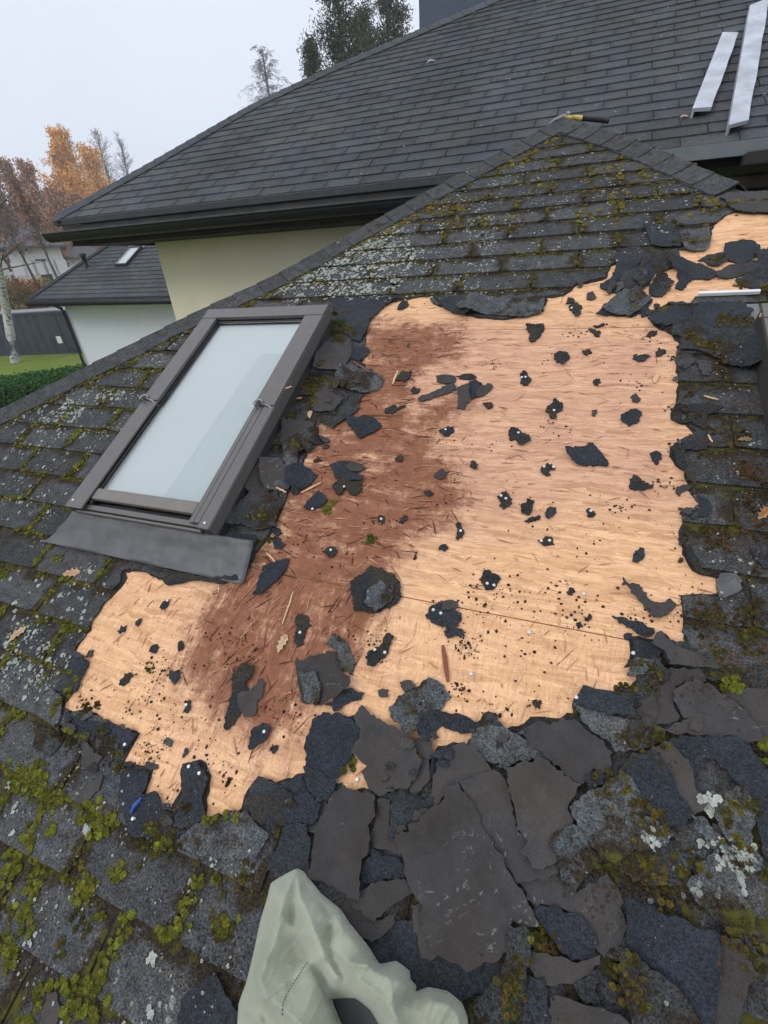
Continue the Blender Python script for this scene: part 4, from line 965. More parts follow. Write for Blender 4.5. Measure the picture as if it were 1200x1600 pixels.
# --- the heap at the bottom, painted in lying order
LP = [
 ('D', 'under', [100,1250, 110,800, 170,450, 215,240, 420,150, 700,60, 1000,-120, 1300,-180, 1700,-100, 1900,-250, 2600,-300, 2600,1200, -200,1250], 'black bitumen layer laid bare under the heap of loose shingles', []),
 ('B', 'weather_dark', [865,410, 1000,500, 1100,520, 1260,480, 1260,640, 1060,600, 930,560, 880,500, 780,500, 740,380], 'mossy grey course ends at the right above the heap', []),
 ('A', 'weather_dark', [920,740, 950,700, 1000,700, 1040,770, 1080,830, 1200,870, 1180,900, 1000,900, 930,830], 'black mossy lump on the upper rim of the heap', []),
 'SC', ('D', 'fresh', [560,740, 700,640, 800,620, 900,700, 1020,800, 1190,740, 1180,880, 1020,960, 960,1000, 800,960, 620,1010, 600,900, 640,820], 'large blue-black shingle under the biggest brown plate of the heap', []),
 ('D', 'back', [500,560, 560,540, 640,630, 720,600, 700,660, 620,720, 560,700, 480,610], 'dark brown shingle piece in shade right of the cloth bag top', []),
 ('B', 'back', [1000,620, 1060,600, 1260,590, 1300,850, 1180,870, 1150,830, 1080,690], 'brown-grey shingle sheet at the right edge, topmost of the heap', []),
 ('B', 'back', [720,570, 770,530, 900,530, 930,580, 870,570, 800,620, 800,650, 830,720, 800,745, 720,760, 735,680, 715,630], 'brown-grey shingle piece on the upper rim of the heap under the right margin', []),
 ('B', 'back', [800,620, 850,580, 885,560, 920,590, 960,600, 1100,700, 1180,830, 1100,835, 1050,800, 810,795, 750,780, 870,725, 850,730, 800,650], 'broad brown-grey shingle piece in the upper right of the heap', []),
 ('B', 'fresh', [640,400, 720,410, 760,450, 740,490, 700,500, 640,500], 'dark blue nailed shingle corner at the lower right tip of the bare patch', [(638,455)]),
 ('B', 'back', [735,370, 755,360, 800,420, 860,445, 1000,490, 990,520, 900,520, 780,510, 760,450, 710,415], 'long dark brown shingle sliver running right from the lower bare corner', []),
 ('B', 'weather_dark', [640,500, 740,490, 770,560, 700,600, 720,640, 690,650, 660,700, 640,710, 640,640, 560,605, 650,600, 650,550], 'moss-covered rubble strip below the lower right bare corner', []),
 ('B', 'back', [600,735, 680,650, 720,640, 735,690, 720,760, 640,760], 'small brown-grey shingle fragment above the mossy piece in the heap', []),
 ('B', 'weather_wet', [385,660, 460,690, 540,720, 700,740, 760,780, 740,830, 680,850, 600,870, 560,870, 540,830, 420,740], 'mossy grey shingle piece under the blue rectangle at the top of the heap', []),
 ('B', 'fresh', [395,640, 430,585, 530,608, 635,635, 640,722, 540,720, 460,690, 400,665], 'blue-black rectangular shingle at the top of the heap', [(400,640)]),
 ('D', 'weather_dark', [640,130, 700,100, 880,0, 900,100, 860,170, 760,260, 700,200], 'dark mossy lower piece seen between plates in the heap middle', []),
 ('A', 'fresh', [235,730, 280,700, 380,715, 440,760, 445,780, 410,870, 345,980, 280,960, 210,930, 200,850], 'blue-black shingle piece at the left tip of the heap', []),
 ('A', 'fresh', [200,925, 340,985, 330,1030, 310,1070, 260,1080, 222,1010], 'small blue-black shingle piece below the left tip of the heap', []),
 ('D', 'under', [100,130, 240,80, 300,110, 330,200, 250,240, 120,210], 'dark layered bitumen rubble left of the brown plates', []),
 ('D', 'fresh', [250,120, 350,100, 400,150, 370,230, 270,240, 240,180], 'dark blue shingle bit above the blue rhombus beside the bag', []),
 ('D', 'fresh', [240,290, 270,240, 350,235, 362,310, 352,420, 340,455, 260,440, 190,420], 'dark blue rhombic shingle piece just above the cloth bag', []),
 ('A', 'back', [640,800, 735,820, 740,870, 720,900, 730,960, 700,1010, 680,1035, 650,1040, 645,1000, 690,930, 710,900, 665,850], 'narrow brown-grey shingle strip right of the pentagon plate', []),
 ('A', 'fresh', [735,890, 820,830, 830,880, 790,940, 770,970, 730,985], 'slim blue shingle bit between two brown plates of the heap', []),
 ('A', 'weather_wet', [555,680, 620,620, 720,555, 785,590, 805,650, 765,690, 690,695, 680,780, 640,795, 560,722], 'L-shaped pale grey shingle piece with lichen at the top edge of the heap', []),
 ('A', 'fresh', [680,705, 720,680, 770,690, 790,750, 740,800, 715,828, 680,800], 'blue-black square shingle bit lying on the L-shaped grey piece', []),
 ('A', 'fresh', [775,700, 850,708, 935,752, 930,770, 880,790, 800,770, 770,740], 'blue-black narrow shingle bit right of the L-shaped grey piece', []),
 ('A', 'back', [445,672, 530,740, 640,800, 665,850, 700,905, 680,970, 640,1020, 580,1030, 525,1052, 470,1010, 440,950, 465,925, 420,880, 400,870, 445,775, 415,730], 'pentagon shaped brown plate at the upper left of the heap', []),
 ('A', 'weather_wet', [880,830, 920,770, 1000,760, 1090,790, 1200,870, 1220,910, 1100,900, 1040,925, 990,915, 930,880, 880,845], 'blue-grey shingle piece at the upper middle rim of the heap', []),
 ('B', 'back', [180,770, 240,735, 290,755, 345,715, 420,755, 550,870, 545,920, 540,965, 470,935, 480,920, 430,1000, 400,1000, 345,960, 280,900, 240,860, 180,800], 'dark brown shingle plate with a ragged top in the upper middle of the heap', []),
 ('A', 'back', [740,1000, 765,890, 830,840, 870,828, 940,880, 980,935, 985,950, 850,995, 800,1040, 720,1100], 'brown-grey plate above the biggest one, rounded top, in the heap', []),
 ('D', 'back', [640,130, 705,125, 690,200, 685,290, 745,300, 735,370, 620,330, 605,290, 630,220], 'small grey-brown plate between the tall left plate and the biggest one', []),
 ('D', 'fresh', [705,130, 750,108, 805,100, 810,125, 870,120, 880,165, 825,215, 800,225, 778,262, 725,275, 685,298, 690,200], 'scuffed blue-grey shingle piece in the middle left of the heap', []),
 ('D', 'fresh', [620,335, 680,360, 740,395, 760,455, 640,470, 590,508, 572,430, 600,375], 'blue-grey shingle bit below the scuffed one in the heap', []),
 ('D', 'back', [575,510, 650,468, 755,455, 790,520, 700,570, 635,637, 528,545, 575,535], 'brown V-shaped shingle piece right of the top of the cloth bag', []),
 ('D', 'back', [500,70, 530,85, 635,110, 642,200, 605,235, 618,290, 605,360, 580,375, 574,540, 470,500, 350,455, 375,330, 410,200, 450,130], 'tall brown shingle plate with a chalky scratch above the cloth bag', []),
 ('D', 'back', [775,570, 830,555, 860,700, 905,770, 880,790, 822,792], 'brown sliver under the left side of the biggest plate', []),
 ('E', 'back', [160,470, 320,435, 345,480, 385,530, 405,515, 530,440, 600,560, 606,640, 592,720, 520,792, 488,760, 462,660, 430,612, 360,592, 285,572, 250,560, 240,600, 195,545], 'brown shingle piece with white specks right of the biggest plate', []),
 'SC', ('E', 'fresh', [215,600, 260,570, 330,580, 420,610, 448,640, 492,740, 480,785, 400,792, 340,772, 290,700], 'blue-black lens shaped shingle bit right of the biggest plate', []),
 ('E', 'back', [195,755, 300,780, 440,787, 492,765, 490,805, 400,880, 310,912, 275,905, 230,885, 205,830], 'brown curved shingle piece below the lens shaped blue bit', []),
 ('E', 'fresh', [190,860, 262,870, 275,910, 305,1080, 300,1150, 150,1150, 170,980], 'blue-black shingle strip at the bottom edge in the middle of the heap', []),
 ('E', 'weather_dark', [385,890, 480,820, 510,830, 480,930, 520,1010, 600,1060, 500,1000, 420,960], 'ragged grey shingle edge near the bottom of the heap', []),
 ('E', 'back', [290,950, 350,948, 480,985, 600,1040, 680,1100, 680,1180, 300,1180], 'brown shingle plate at the bottom edge right of the blue strip', []),
 ('E', 'back', [-83,60, -20,30, 60,10, 80,20, 102,45, 130,150, 147,250, 200,300, 167,345, 212,390, 260,420, 320,398, 326,438, 155,478, 60,340, 0,240], 'long brown plate running down right of the biggest plate', []),
 ('D', 'back', [722,275, 780,262, 775,235, 822,225, 850,190, 885,155, 925,125, 930,78, 980,60, 1050,170, 1110,290, 1190,430, 1250,520, 1312,650, 1265,652, 1205,632, 1188,690, 1192,742, 1140,795, 1020,842, 930,790, 870,742, 836,690, 832,560, 790,512, 755,430, 735,340], 'biggest brown shingle plate in the middle of the heap', []),
 ('E', 'back', [105,3, 170,-20, 240,-44, 282,-28, 345,37, 420,70, 390,120, 362,170, 388,215, 360,250, 292,292, 318,350, 320,390, 260,422, 215,412, 210,386, 165,345, 200,300, 145,255, 155,235, 130,130], 'tall brown plate with a lobed lower end right of the middle of the heap', []),
 ('E', 'weather_dark', [520,400, 700,330, 800,300, 890,380, 870,450, 840,490, 700,490, 650,460, 600,430], 'moss-covered shingle rubble between the grey pieces on the right of the heap', []),
 ('B', 'fresh', [780,820, 850,802, 1050,800, 1100,830, 1200,960, 1300,1080, 1300,1330, 1180,1300, 1150,1180, 1080,1000, 1040,965, 960,892, 912,930, 885,970, 830,900], 'big blue-black shingle sheet at the right edge of the heap', []),
 ('E', 'weather_wet', [950,100, 1090,70, 1150,170, 1120,260, 1180,420, 1130,450, 1050,350, 970,200], 'mossy grey shingle with a white lichen rosette at the right of the heap', []),
 ('B', 'back', [580,960, 630,870, 700,862, 780,830, 860,900, 885,1000, 930,1060, 915,1110, 850,1140, 700,1060, 620,1000], 'brown-grey shingle piece under the blue diamond on the right', []),
 ('B', 'fresh', [600,960, 640,900, 690,865, 740,890, 790,950, 810,1000, 850,1070, 885,1140, 850,1170, 780,1185, 720,1150, 650,1060], 'blue-black diamond shaped shingle piece on the right of the heap', []),
 ('E', 'weather_wet', [860,190, 920,200, 990,270, 1050,350, 1000,345, 940,310, 890,250], 'narrow pale grey shingle shard with a curled edge on the right of the heap', []),
 ('E', 'weather_wet', [370,160, 430,110, 580,28, 612,30, 660,100, 690,200, 750,240, 800,260, 780,310, 740,330, 640,342, 560,395, 500,390, 440,300, 380,200], 'square grey granule shingle with mossy corners right of the middle of the heap', []),
 ('E', 'weather_wet', [290,300, 350,240, 400,240, 440,300, 500,390, 440,462, 380,527, 345,480, 320,390], 'pale grey shingle bit hanging off the lobed plate', []),
 ('E', 'weather_wet', [850,480, 930,380, 972,340, 1060,450, 1140,620, 1160,690, 1080,705, 1000,650, 900,560], 'long pale grey shingle strip crossing the lower right of the heap', []),
 ('E', 'weather_dark', [990,640, 1060,650, 1140,760, 1230,800, 1300,1000, 1300,1180, 1190,1000, 1130,880, 1060,740], 'mossy grey strip at the lower right corner of the photo', []),
 ('E', 'back', [980,690, 1060,700, 1150,850, 1110,940, 1080,1040, 1040,1160, 950,1160, 985,900], 'dull brown shingle piece beside the largest blue one at the lower right', []),
 ('E', 'fresh', [602,528, 700,570, 850,630, 980,680, 992,760, 985,900, 975,1020, 960,1160, 930,1090, 850,960, 740,850, 690,820, 640,770, 605,690], 'largest blue-black shingle with straight edges at the lower right', []),
 ('E', 'weather_dark', [570,742, 600,733, 700,830, 760,860, 860,960, 930,1090, 960,1180, 660,1180, 600,960], 'lichen-edged grey shingle strip at the bottom edge on the right', []),
 ('E', 'weather_dark', [120,640, 200,660, 210,760, 190,830, 170,1000, 130,1050, -20,1020, -20,960, 80,850, 110,760], 'mossy black rubble strip right of the bag at the bottom', []),
 ('C', 'fresh', [760,960, 900,850, 920,880, 990,1000, 1080,1100, 900,1200, 740,1160], 'dark blue shingle bared left of the cloth bag at the bottom', []),
 ('C', 'back', [180,1000, 200,940, 235,930, 250,1000, 230,1100, 150,1100], 'small brown shingle sliver between moss ridges at the bottom left', []),
]
def scatter(n1, poly, r0, r1, sd):
    R5 = random.Random(sd); b = bbox(poly); k = 0
    while k < n1:
        x, y = R5.uniform(b[0], b[2]), R5.uniform(b[1], b[3])
        if not inside(poly, np.array([x]), np.array([y]))[0]: continue
        k += 1; m_ = R5.randint(4, 6); r = R5.uniform(r0, r1); a0 = R5.uniform(0, 6); q = [a0+(i+R5.uniform(-.32, .32))*6.283/m_ for i in range(m_)]
        piece(R5.choice(('back', 'back', 'fresh', 'under', 'weather_dark', 'weather_wet')), [(x+r*R5.uniform(.55, 1.25)*math.cos(a), y+r*.8*R5.uniform(.55, 1.25)*math.sin(a)) for a in q], 'small angular shingle crumb lying among the torn pieces round the bare patch', 'small shingle crumbs', amp=.003, step=.006, curl=.01, th=.003)
for it_ in LP:
    if it_ == 'SC':
        scatter(22, fpx('P', [480,1230, 560,1110, 660,1060, 780,1130, 900,1110, 1000,1000, 1080,1020, 1190,1100, 1190,1500, 800,1560, 560,1380]), 10, 26, 5+len(COL.objects)); continue
    fr, mt, L, lab, nl = it_
    big = 'layer laid bare' in lab
    piece(mt, fpx(fr, L), lab, nails=[fpx(fr, n_)[0] for n_ in nl], curl=.003 if big else .007, maxh=.05, name='bitumen_layer' if big else None, cat='bitumen layer' if big else 'shingle piece')
# --- pieces that lie on the bare board
LO = [
 ('A', 'under', [180,480, 240,470, 420,560, 440,520, 420,490, 440,600, 400,680, 230,690, 170,620], 'damp black crumbs around the brown piece on the rotten wood', []),
 ('A', 'weather_wet', [290,420, 330,375, 370,400, 415,490, 402,545, 345,520, 340,450], 'grey-green shingle shard behind the brown piece on the lower bare board', []),
 ('A', 'fresh', [290,670, 390,600, 450,620, 440,650, 370,670, 330,702], 'dark shard below the brown piece on the lower bare board', []),
 ('A', 'back', [165,490, 260,460, 340,450, 352,520, 402,560, 395,600, 330,640, 270,675, 235,660, 190,655, 180,600], 'brown and grey folded shingle piece on the lower rotten wood', []),
 ('A', 'weather_wet', [185,540, 255,535, 275,600, 262,668, 205,660], 'grey granule patch lying on the brown piece of the rotten wood', []),
 ('A', 'under', [395,170, 480,90, 560,120, 605,160, 600,200, 612,220, 590,250, 480,292, 410,280, 400,210], 'round dark mossy shingle piece in the middle of the bare patch', []),
 ('A', 'weather_wet', [470,190, 520,150, 572,180, 565,240, 500,285, 455,250], 'grey granule bit on the round dark piece in the middle of the bare patch', []),
 ('A', 'fresh', [705,300, 735,260, 770,245, 850,290, 855,320, 830,350, 865,360, 860,385, 810,390, 785,380, 790,345, 740,330], 'black tar shred with two nail heads low in the middle of the bare patch', [(740,277), (771,290)]),
 ('A', 'back', [770,240, 800,235, 842,242, 835,270, 780,278], 'small grey chip on the two-nail tar shred', []),
 ('A', 'under', [460,480, 490,440, 520,420, 545,372, 575,385, 550,440, 540,470, 490,515, 468,510], 'elongated black scrap with two nail heads below the round mossy piece', [(497,443), (538,453)]),
 ('A', 'under', [165,310, 195,288, 215,300, 232,340, 205,360, 195,420, 170,430, 155,410, 170,360], 'elongated black scrap with one nail head on the dark rotten wood', [(185,370)]),
 ('A', 'back', [600,575, 640,568, 680,580, 650,610, 620,618], 'flat brown chip at the tip of the heap', []),
 ('A', 'back', [505,610, 555,608, 550,640, 520,638], 'tiny flat brown chip left of the heap tip', []),
 ('F', 'under', [870,570, 880,490, 930,450, 960,460, 950,490, 920,520, 940,560, 900,640, 860,690, 840,690, 850,630], 'tall black peeled shred on the lower rotten wood', []),
 ('F', 'back', [900,560, 945,550, 975,505, 995,520, 985,560, 965,590, 960,640, 920,650, 900,610], 'brown flake over the tall black shred on the lower rotten wood', []),
 ('F', 'fresh', [930,765, 940,700, 985,668, 1018,685, 1000,730, 950,770], 'oval black scrap with a nail head near the lower left bare corner', [(992,704)]),
 ('F', 'under', [445,525, 470,485, 500,490, 465,530], 'small black hook-shaped scrap on the left light board', []),
 ('F', 'fresh', [635,475, 672,473, 678,500, 660,532, 645,520], 'small black shield-shaped scrap on the left light board', []),
 ('F', 'fresh', [685,632, 690,600, 712,585, 716,610, 700,635], 'small black scrap with a nail on the lower left light board', [(698,603)]),
 ('F', 'fresh', [598,240, 612,215, 638,208, 628,230, 610,243], 'small black scrap with a nail just below the flashing sheet', [(630,213)]),
 ('F', 'back', [320,425, 335,400, 350,395, 345,420, 330,432], 'tiny brown chip at the left tip of the bare patch', []),
 ('F', 'fresh', [440,330, 455,305, 475,303, 468,325, 450,336], 'tiny black chip on the upper left light board', []),
 ('F', 'fresh', [505,305, 512,288, 530,280, 525,300, 514,310], 'tiny black chip right of its neighbour on the upper left light board', []),
 ('F', 'fresh', [560,405, 565,385, 585,374, 593,390, 580,410], 'tiny black diamond chip in the middle of the left light board', []),
 ('F', 'under', [668,400, 666,375, 682,362, 690,380, 680,398], 'tiny dark chip at the edge of the rotten wood on the left board', []),
 ('F', 'weather_wet', [612,740, 625,725, 648,738, 640,760, 622,755], 'tiny grey-green chip on the lower left light board', []),
 ('F', 'weather_wet', [682,800, 690,775, 704,765, 700,790, 688,803], 'tiny grey chip above the black tongue of the lower left bare corner', []),
 ('F', 'under', [1005,780, 1020,750, 1042,755, 1030,785], 'small black scrap on the light wood near the heap left tip', []),
 ('H', 'fresh', [355,670, 440,660, 445,645, 470,645, 490,670, 520,700, 532,742, 405,738, 375,710, 358,695], 'large blue-black angular shingle piece alone on the right half of the bare patch', []),
 ('H', 'fresh', [585,535, 630,505, 660,508, 675,530, 665,555, 622,575, 600,560], 'rounded black scrap near the upper right margin of the bare patch', []),
 ('H', 'back', [625,455, 650,436, 668,460, 655,478, 635,475], 'small grey chip above the rounded black scrap', []),
 ('H', 'under', [625,838, 622,795, 640,778, 665,790, 720,835, 690,840], 'black scrap with a straight lower edge near the right margin', []),
 ('H', 'fresh', [706,690, 735,680, 755,690, 760,712, 735,735, 718,710], 'small black scrap close to the right margin between the notches', []),
 ('H', 'under', [190,160, 265,155, 268,180, 250,200, 230,228, 208,222, 205,190], 'black cup-shaped scrap at the upper middle of the bare patch', []),
 ('H', 'under', [308,280, 330,262, 362,268, 375,290, 345,320, 318,305], 'black crumbly scrap right of the cup-shaped one', []),
 ('H', 'under', [370,72, 400,58, 425,80, 410,98, 420,105, 395,128, 390,110, 372,92], 'black scrap with a nail near the top edge of the bare patch', [(382,84)]),
 ('H', 'under', [165,360, 190,350, 200,365, 214,385, 200,405, 178,402, 170,380], 'small black blob with two nail heads on the upper middle board', [(174,373), (190,372)]),
 ('H', 'under', [275,505, 310,465, 345,480, 345,510, 320,520, 310,545, 290,542], 'black blob with a nail head in the upper middle right', [(308,512)]),
 ('H', 'under', [120,590, 140,578, 165,595, 205,610, 208,640, 175,663, 155,640, 122,630], 'large ragged black blob with a nail head in the centre of the bare patch', [(160,604)]),
 ('H', 'under', [255,745, 280,730, 300,735, 315,755, 290,765, 285,782, 262,775], 'black blob with two nail heads below the centre right', [(267,745), (306,748)]),
 ('H', 'under', [70,870, 110,845, 120,865, 136,880, 125,905, 95,922, 80,905, 85,890], 'black star-shaped blob with two nail heads on the middle board', [(88,868), (108,878)]),
 ('H', 'under', [170,900, 200,880, 228,895, 222,910, 205,945, 175,935], 'black scrap in the crumb cluster right of the star-shaped blob', []),
 ('H', 'under', [185,970, 215,950, 245,945, 250,960, 215,975, 200,985], 'mossy dark scrap below the crumb cluster in the middle', []),
 ('H', 'fresh', [270,935, 285,918, 318,915, 308,945, 285,962], 'oval grey-black scrap right of the crumb cluster', []),
 ('H', 'fresh', [442,925, 455,915, 485,938, 470,955, 450,955], 'small black scrap with a nail on the right middle board', [(462,928)]),
 ('H', 'under', [240,1055, 270,1035, 305,1045, 312,1070, 285,1072], 'black crumbly blob with two nail heads left of the lone oval', [(255,1055), (290,1052)]),
 ('H', 'fresh', [636,1140, 645,1095, 665,1080, 696,1085, 688,1115, 660,1142], 'black oblong scrap low on the right board', []),
 ('H', 'under', [10,1190, 35,1175, 60,1190, 88,1215, 70,1240, 40,1255, 15,1240, 5,1215], 'black splat with two nail heads low in the middle of the bare patch', [(30,1232), (58,1240)]),
 ('H', 'under', [450,170, 480,172, 505,185, 500,202, 475,195], 'slim dark scrap high on the right of the bare patch', []),
 ('H', 'under', [470,155, 500,150, 520,148, 500,162, 478,168], 'slim dark crumb above its twin high on the right', []),
 ('H', 'fresh', [635,295, 640,278, 680,272, 715,285, 690,302, 660,308], 'dark scrap with a pale splinter on it near the upper right margin', []),
 ('H', 'under', [730,265, 745,250, 775,262, 760,280, 738,285], 'mossy dark crumb beside the splinter scrap', []),
 ('H', 'under', [695,195, 720,180, 752,176, 740,192, 705,206], 'slim mossy scrap at the top of the right margin', []),
 ('H', 'under', [425,262, 450,252, 468,268, 448,282, 432,276], 'small dark clump between the crumbly scrap and the right margin', []),
 ('H', 'back', [465,510, 485,505, 482,525, 470,532], 'tiny reddish chip on the pink board right of centre', []),
 ('H', 'under', [470,385, 490,380, 505,392, 490,405, 475,402], 'tiny dark lump right of the two-nail blob', []),
 ('B', 'back', [590,150, 612,170, 660,175, 695,205, 700,230, 750,245, 790,230, 810,270, 760,300, 720,310, 680,260, 650,220, 620,190, 585,180], 'long brown peeled strip near the lower right of the bare patch', []),
 ('B', 'fresh', [548,298, 590,305, 620,318, 660,322, 725,355, 715,385, 680,395, 650,370, 600,335], 'grey-black tongue shaped scrap under the brown peeled strip', []),
 ('B', 'fresh', [600,375, 635,372, 632,400, 605,395], 'tiny black chip at the lower right tip of the bare patch', []),
 ('B', 'under', [205,640, 235,645, 260,665, 250,690, 228,690, 218,665], 'small black scrap above the middle rim of the heap', []),
 ('B', 'under', [365,205, 380,180, 392,190, 385,212], 'tiny black scrap left of a lone nail on the lower right board', []),
 ('B', 'under', [430,300, 455,290, 468,305, 445,320], 'tiny black scrap just above the seam of the boards', []),
 ('B', 'under', [400,330, 420,322, 432,345, 410,355], 'tiny black scrap on the seam of the boards', []),
 ('G', 'fresh', [372,530, 420,545, 462,530, 500,545, 527,575, 490,605, 430,628, 405,590, 385,575], 'black angular scrap on the rotten wood right of the skylight', []),
 ('G', 'back', [675,460, 730,435, 825,403, 838,425, 800,440, 685,476], 'long narrow brown strip on the upper middle of the bare patch', []),
 ('G', 'back', [752,375, 785,362, 830,365, 835,390, 800,402, 755,397], 'small grey-brown chip above the long narrow strip', []),
 ('G', 'fresh', [888,390, 915,385, 945,408, 920,455, 895,465, 885,430], 'dark middle piece of the three-piece cluster at the upper centre', []),
 ('G', 'back', [840,425, 885,410, 892,460, 868,508, 836,500, 845,465], 'brown left piece of the three-piece cluster at the upper centre', []),
 ('G', 'back', [912,440, 965,398, 988,415, 960,440, 920,458], 'brown right piece of the three-piece cluster at the upper centre', []),
 ('G', 'under', [835,372, 870,360, 900,357, 920,372, 890,382], 'thin black shred above the three-piece cluster', []),
 ('G', 'under', [580,385, 600,350, 650,345, 640,375, 620,397], 'black scrap between pale splinters at the top of the rotten wood', []),
 ('G', 'under', [643,430, 655,412, 685,420, 675,438, 650,440], 'small black crumb left of the long narrow strip', []),
 ('G', 'under', [535,505, 570,490, 625,493, 600,505, 570,522, 538,522], 'flat black smear on the upper rotten wood', []),
 ('G', 'under', [760,592, 790,580, 825,575, 822,600, 795,618], 'dark scrap with a nail in the middle of the rotten wood', [(790,590)]),
 ('G', 'under', [935,480, 965,475, 990,490, 965,505], 'small dark scrap below the three-piece cluster', []),
 ('G', 'fresh', [305,735, 350,720, 405,728, 380,760, 450,785, 440,810, 390,808, 330,790, 320,760], 'dark curved shingle piece on the rotten wood left of centre', []),
 ('G', 'back', [380,745, 400,728, 440,735, 457,752, 430,768, 395,768], 'small brown chip on the dark curved piece', []),
 ('G', 'under', [320,825, 360,800, 450,820, 440,850, 410,870, 370,835, 345,868], 'black winged scrap with a nail under the dark curved piece', [(370,833)]),
 ('G', 'fresh', [197,912, 260,840, 300,880, 280,910, 230,925], 'black triangular scrap with a tuft of moss at the left of the rotten wood', [(238,925)]),
 ('G', 'back', [740,780, 775,752, 805,770, 785,795, 765,797], 'small brown diamond chip left of the large black blob', []),
 ('G', 'under', [890,740, 905,715, 925,735, 915,757], 'small black crumb in the centre of the bare patch', []),
 ('G', 'under', [830,985, 840,970, 855,1000, 870,1020, 860,1045, 835,1045, 840,1015], 'upright black blob with a nail in the lower centre', [(853,1012)]),
 ('G', 'fresh', [760,1085, 780,1067, 803,1080, 785,1098], 'small dark diamond chip above the round mossy piece', []),
 ('G', 'under', [653,1130, 660,1098, 672,1100, 662,1132], 'thin dark flake above the round mossy piece', []),
 ('G', 'under', [503,965, 518,935, 530,950, 540,975, 520,985], 'small dark smear with a nail on the rotten wood right', [(522,963)]),
 ('G', 'under', [595,975, 620,945, 637,965, 610,985], 'small dark flake at the right tip of the rotten wood', []),
 ('G', 'under', [275,1100, 310,1075, 335,1090, 330,1115, 305,1122], 'black crumbly scrap with a nail on the lower rotten wood', [(312,1092)]),
 ('G', 'under', [578,715, 600,690, 615,700, 605,725], 'small black nailed crumb on the middle rotten wood', []),
 ('G', 'under', [588,90, 600,62, 625,52, 638,70, 610,90], 'mossy brown curl near the top edge of the bare patch', []),
 ('G', 'under', [700,845, 715,838, 740,855, 720,870], 'black nailed crumb at the right end of the rotten streak', []),
 ('P', 'back', [608,433, 618,427, 622,445, 610,447], 'small brown slat-shaped chip on the mossy upper courses'),
]
for t in LO:
    fr, mt, L, lab = t[:4]; nl = t[4] if len(t) > 4 else []
    if 'damp black' in lab: continue
    piece(mt, fpx(fr, L), lab, nails=[fpx(fr, n_)[0] for n_ in nl], curl=.012, amp=.0055 if mt == 'under' else .004, step=.0045, th=.003)
for sd_, (n1, pl, r0, r1) in enumerate(((16, [400,860, 500,640, 540,560, 575,560, 520,680, 440,860], 5, 12), (12, [1050,560, 1075,560, 1100,900, 1060,900], 4, 9), (12, [900,440, 1010,430, 1060,500, 1000,500, 880,470], 4, 9), (14, [100,1100, 210,1150, 330,1280, 480,1230, 470,1260, 320,1320, 180,1250, 90,1130], 6, 14), (12, [560,1190, 700,1130, 900,1110, 990,1030, 1000,1080, 760,1190, 600,1240], 6, 14))):
    scatter(n1, fpx('P', pl), r0, r1, 40+sd_)
# lone nails in the board
def nail(x, y, lab, g=None):
    u, s = U(x, y, .004); mb = MB(); d_ = Vector(UN.tolist()); t = hat(u, s); a_ = W(u, s, t-.002); mb.tube([a_, a_+d_*.006, a_+d_*.0075], [.0052, .0052, .0036], 12)
    o = mb.build('roofing_nail', M['nail']); tag(o, lab, 'nail', g)
nail(827, 988, 'lone bright nail head on the light board just below the seam'); nail(912, 928, 'lone bright nail head right above the seam on the lower right board')
nail(1160-424, 1053, 'lone nail head with a grey flake above the L-shaped piece'); nail(558, 1218, 'nail head on dark rubble at the left tip of the heap')
nail(1058, 690-280, 'bright nail head by the upper right cluster')
# blue plastic bit
u_, s_ = U(217, 1259, .01); mb = MB(); h_ = hat(u_, s_); mb.tube([W(u_-.004, s_-.018, h_+.006), W(u_, s_, h_+.010), W(u_+.006, s_+.02, h_+.006)], [.003, .006, .003], 8)
tag(mb.build('plastic_scrap', M['blue']), 'tiny bright blue plastic scrap at the lower left bare corner', 'plastic scrap')
# ------------------------------------------------------------------ splinters
def splinter(p, q, w, lab, col=(.62, .42, .24), lift=.004):
    a, b = U(*p, .004), U(*q, .004); mb = MB(); n = 6; d = np.array(b)-np.array(a); L = np.hypot(*d); nn = np.array([-d[1], d[0]])/L
    ht = max(hat(*a), hat(*b), hat((a[0]+b[0])/2, (a[1]+b[1])/2)); up = []; lo = []
    for i in range(n+1):
        t = i/n; c = np.array(a)+d*t+nn*noise.noise((t*4, p[0], p[1]))*.004; ww = w*(.3+.9*math.sin(math.pi*min(max(t, .06), .94))**.5)/2; o = ht+lift+.004*t
        up.append([mb.vert(W(*(c+nn*ww), o), tuple(c), col), mb.vert(W(*(c-nn*ww), o), tuple(c), col)]); lo.append([mb.vert(W(*(c+nn*ww), o-.003), tuple(c), col), mb.vert(W(*(c-nn*ww), o-.003), tuple(c), col)])
    for i in range(n):
        (a1, b1), (a2, b2) = up[i], up[i+1]; (c1, d1), (c2, d2) = lo[i], lo[i+1]
        mb.face((a1, b1, b2, a2)); mb.face((c2, d2, d1, c1)); mb.face((a1, a2, c2, c1)); mb.face((b2, b1, d1, d2))
    mb.face((up[0][0], lo[0][0], lo[0][1], up[0][1])); mb.face((up[n][1], lo[n][1], lo[n][0], up[n][0]))
    tag(mb.build('wood_splinter', M['crumb']), lab, 'wood splinter', 'wood splinters torn from the boards')
red = (.22, .085, .05)
splinter((692, 1008), (700, 1066), .011, 'reddish upright wood splinter on the light board above the heap', red)
splinter((613, 600), (622, 580), .008, 'pale splinter left of the black scrap at the top of the rotten wood'); splinter((612, 601), (634, 602), .006, 'reddish splinter under the black scrap at the top of the rotten wood', red)
splinter((1022, 598), (1028, 585), .013, 'wide pale splinter near the upper right margin'); splinter((995, 557), (1018, 552), .006, 'pale splinter lying on a dark scrap at the upper right')
splinter((444, 640), (470, 632), .006, 'pale splinter just below the skylight hinge on debris'); splinter((436, 768), (452, 776), .006, 'pale splinter right of the leaning brown pieces')
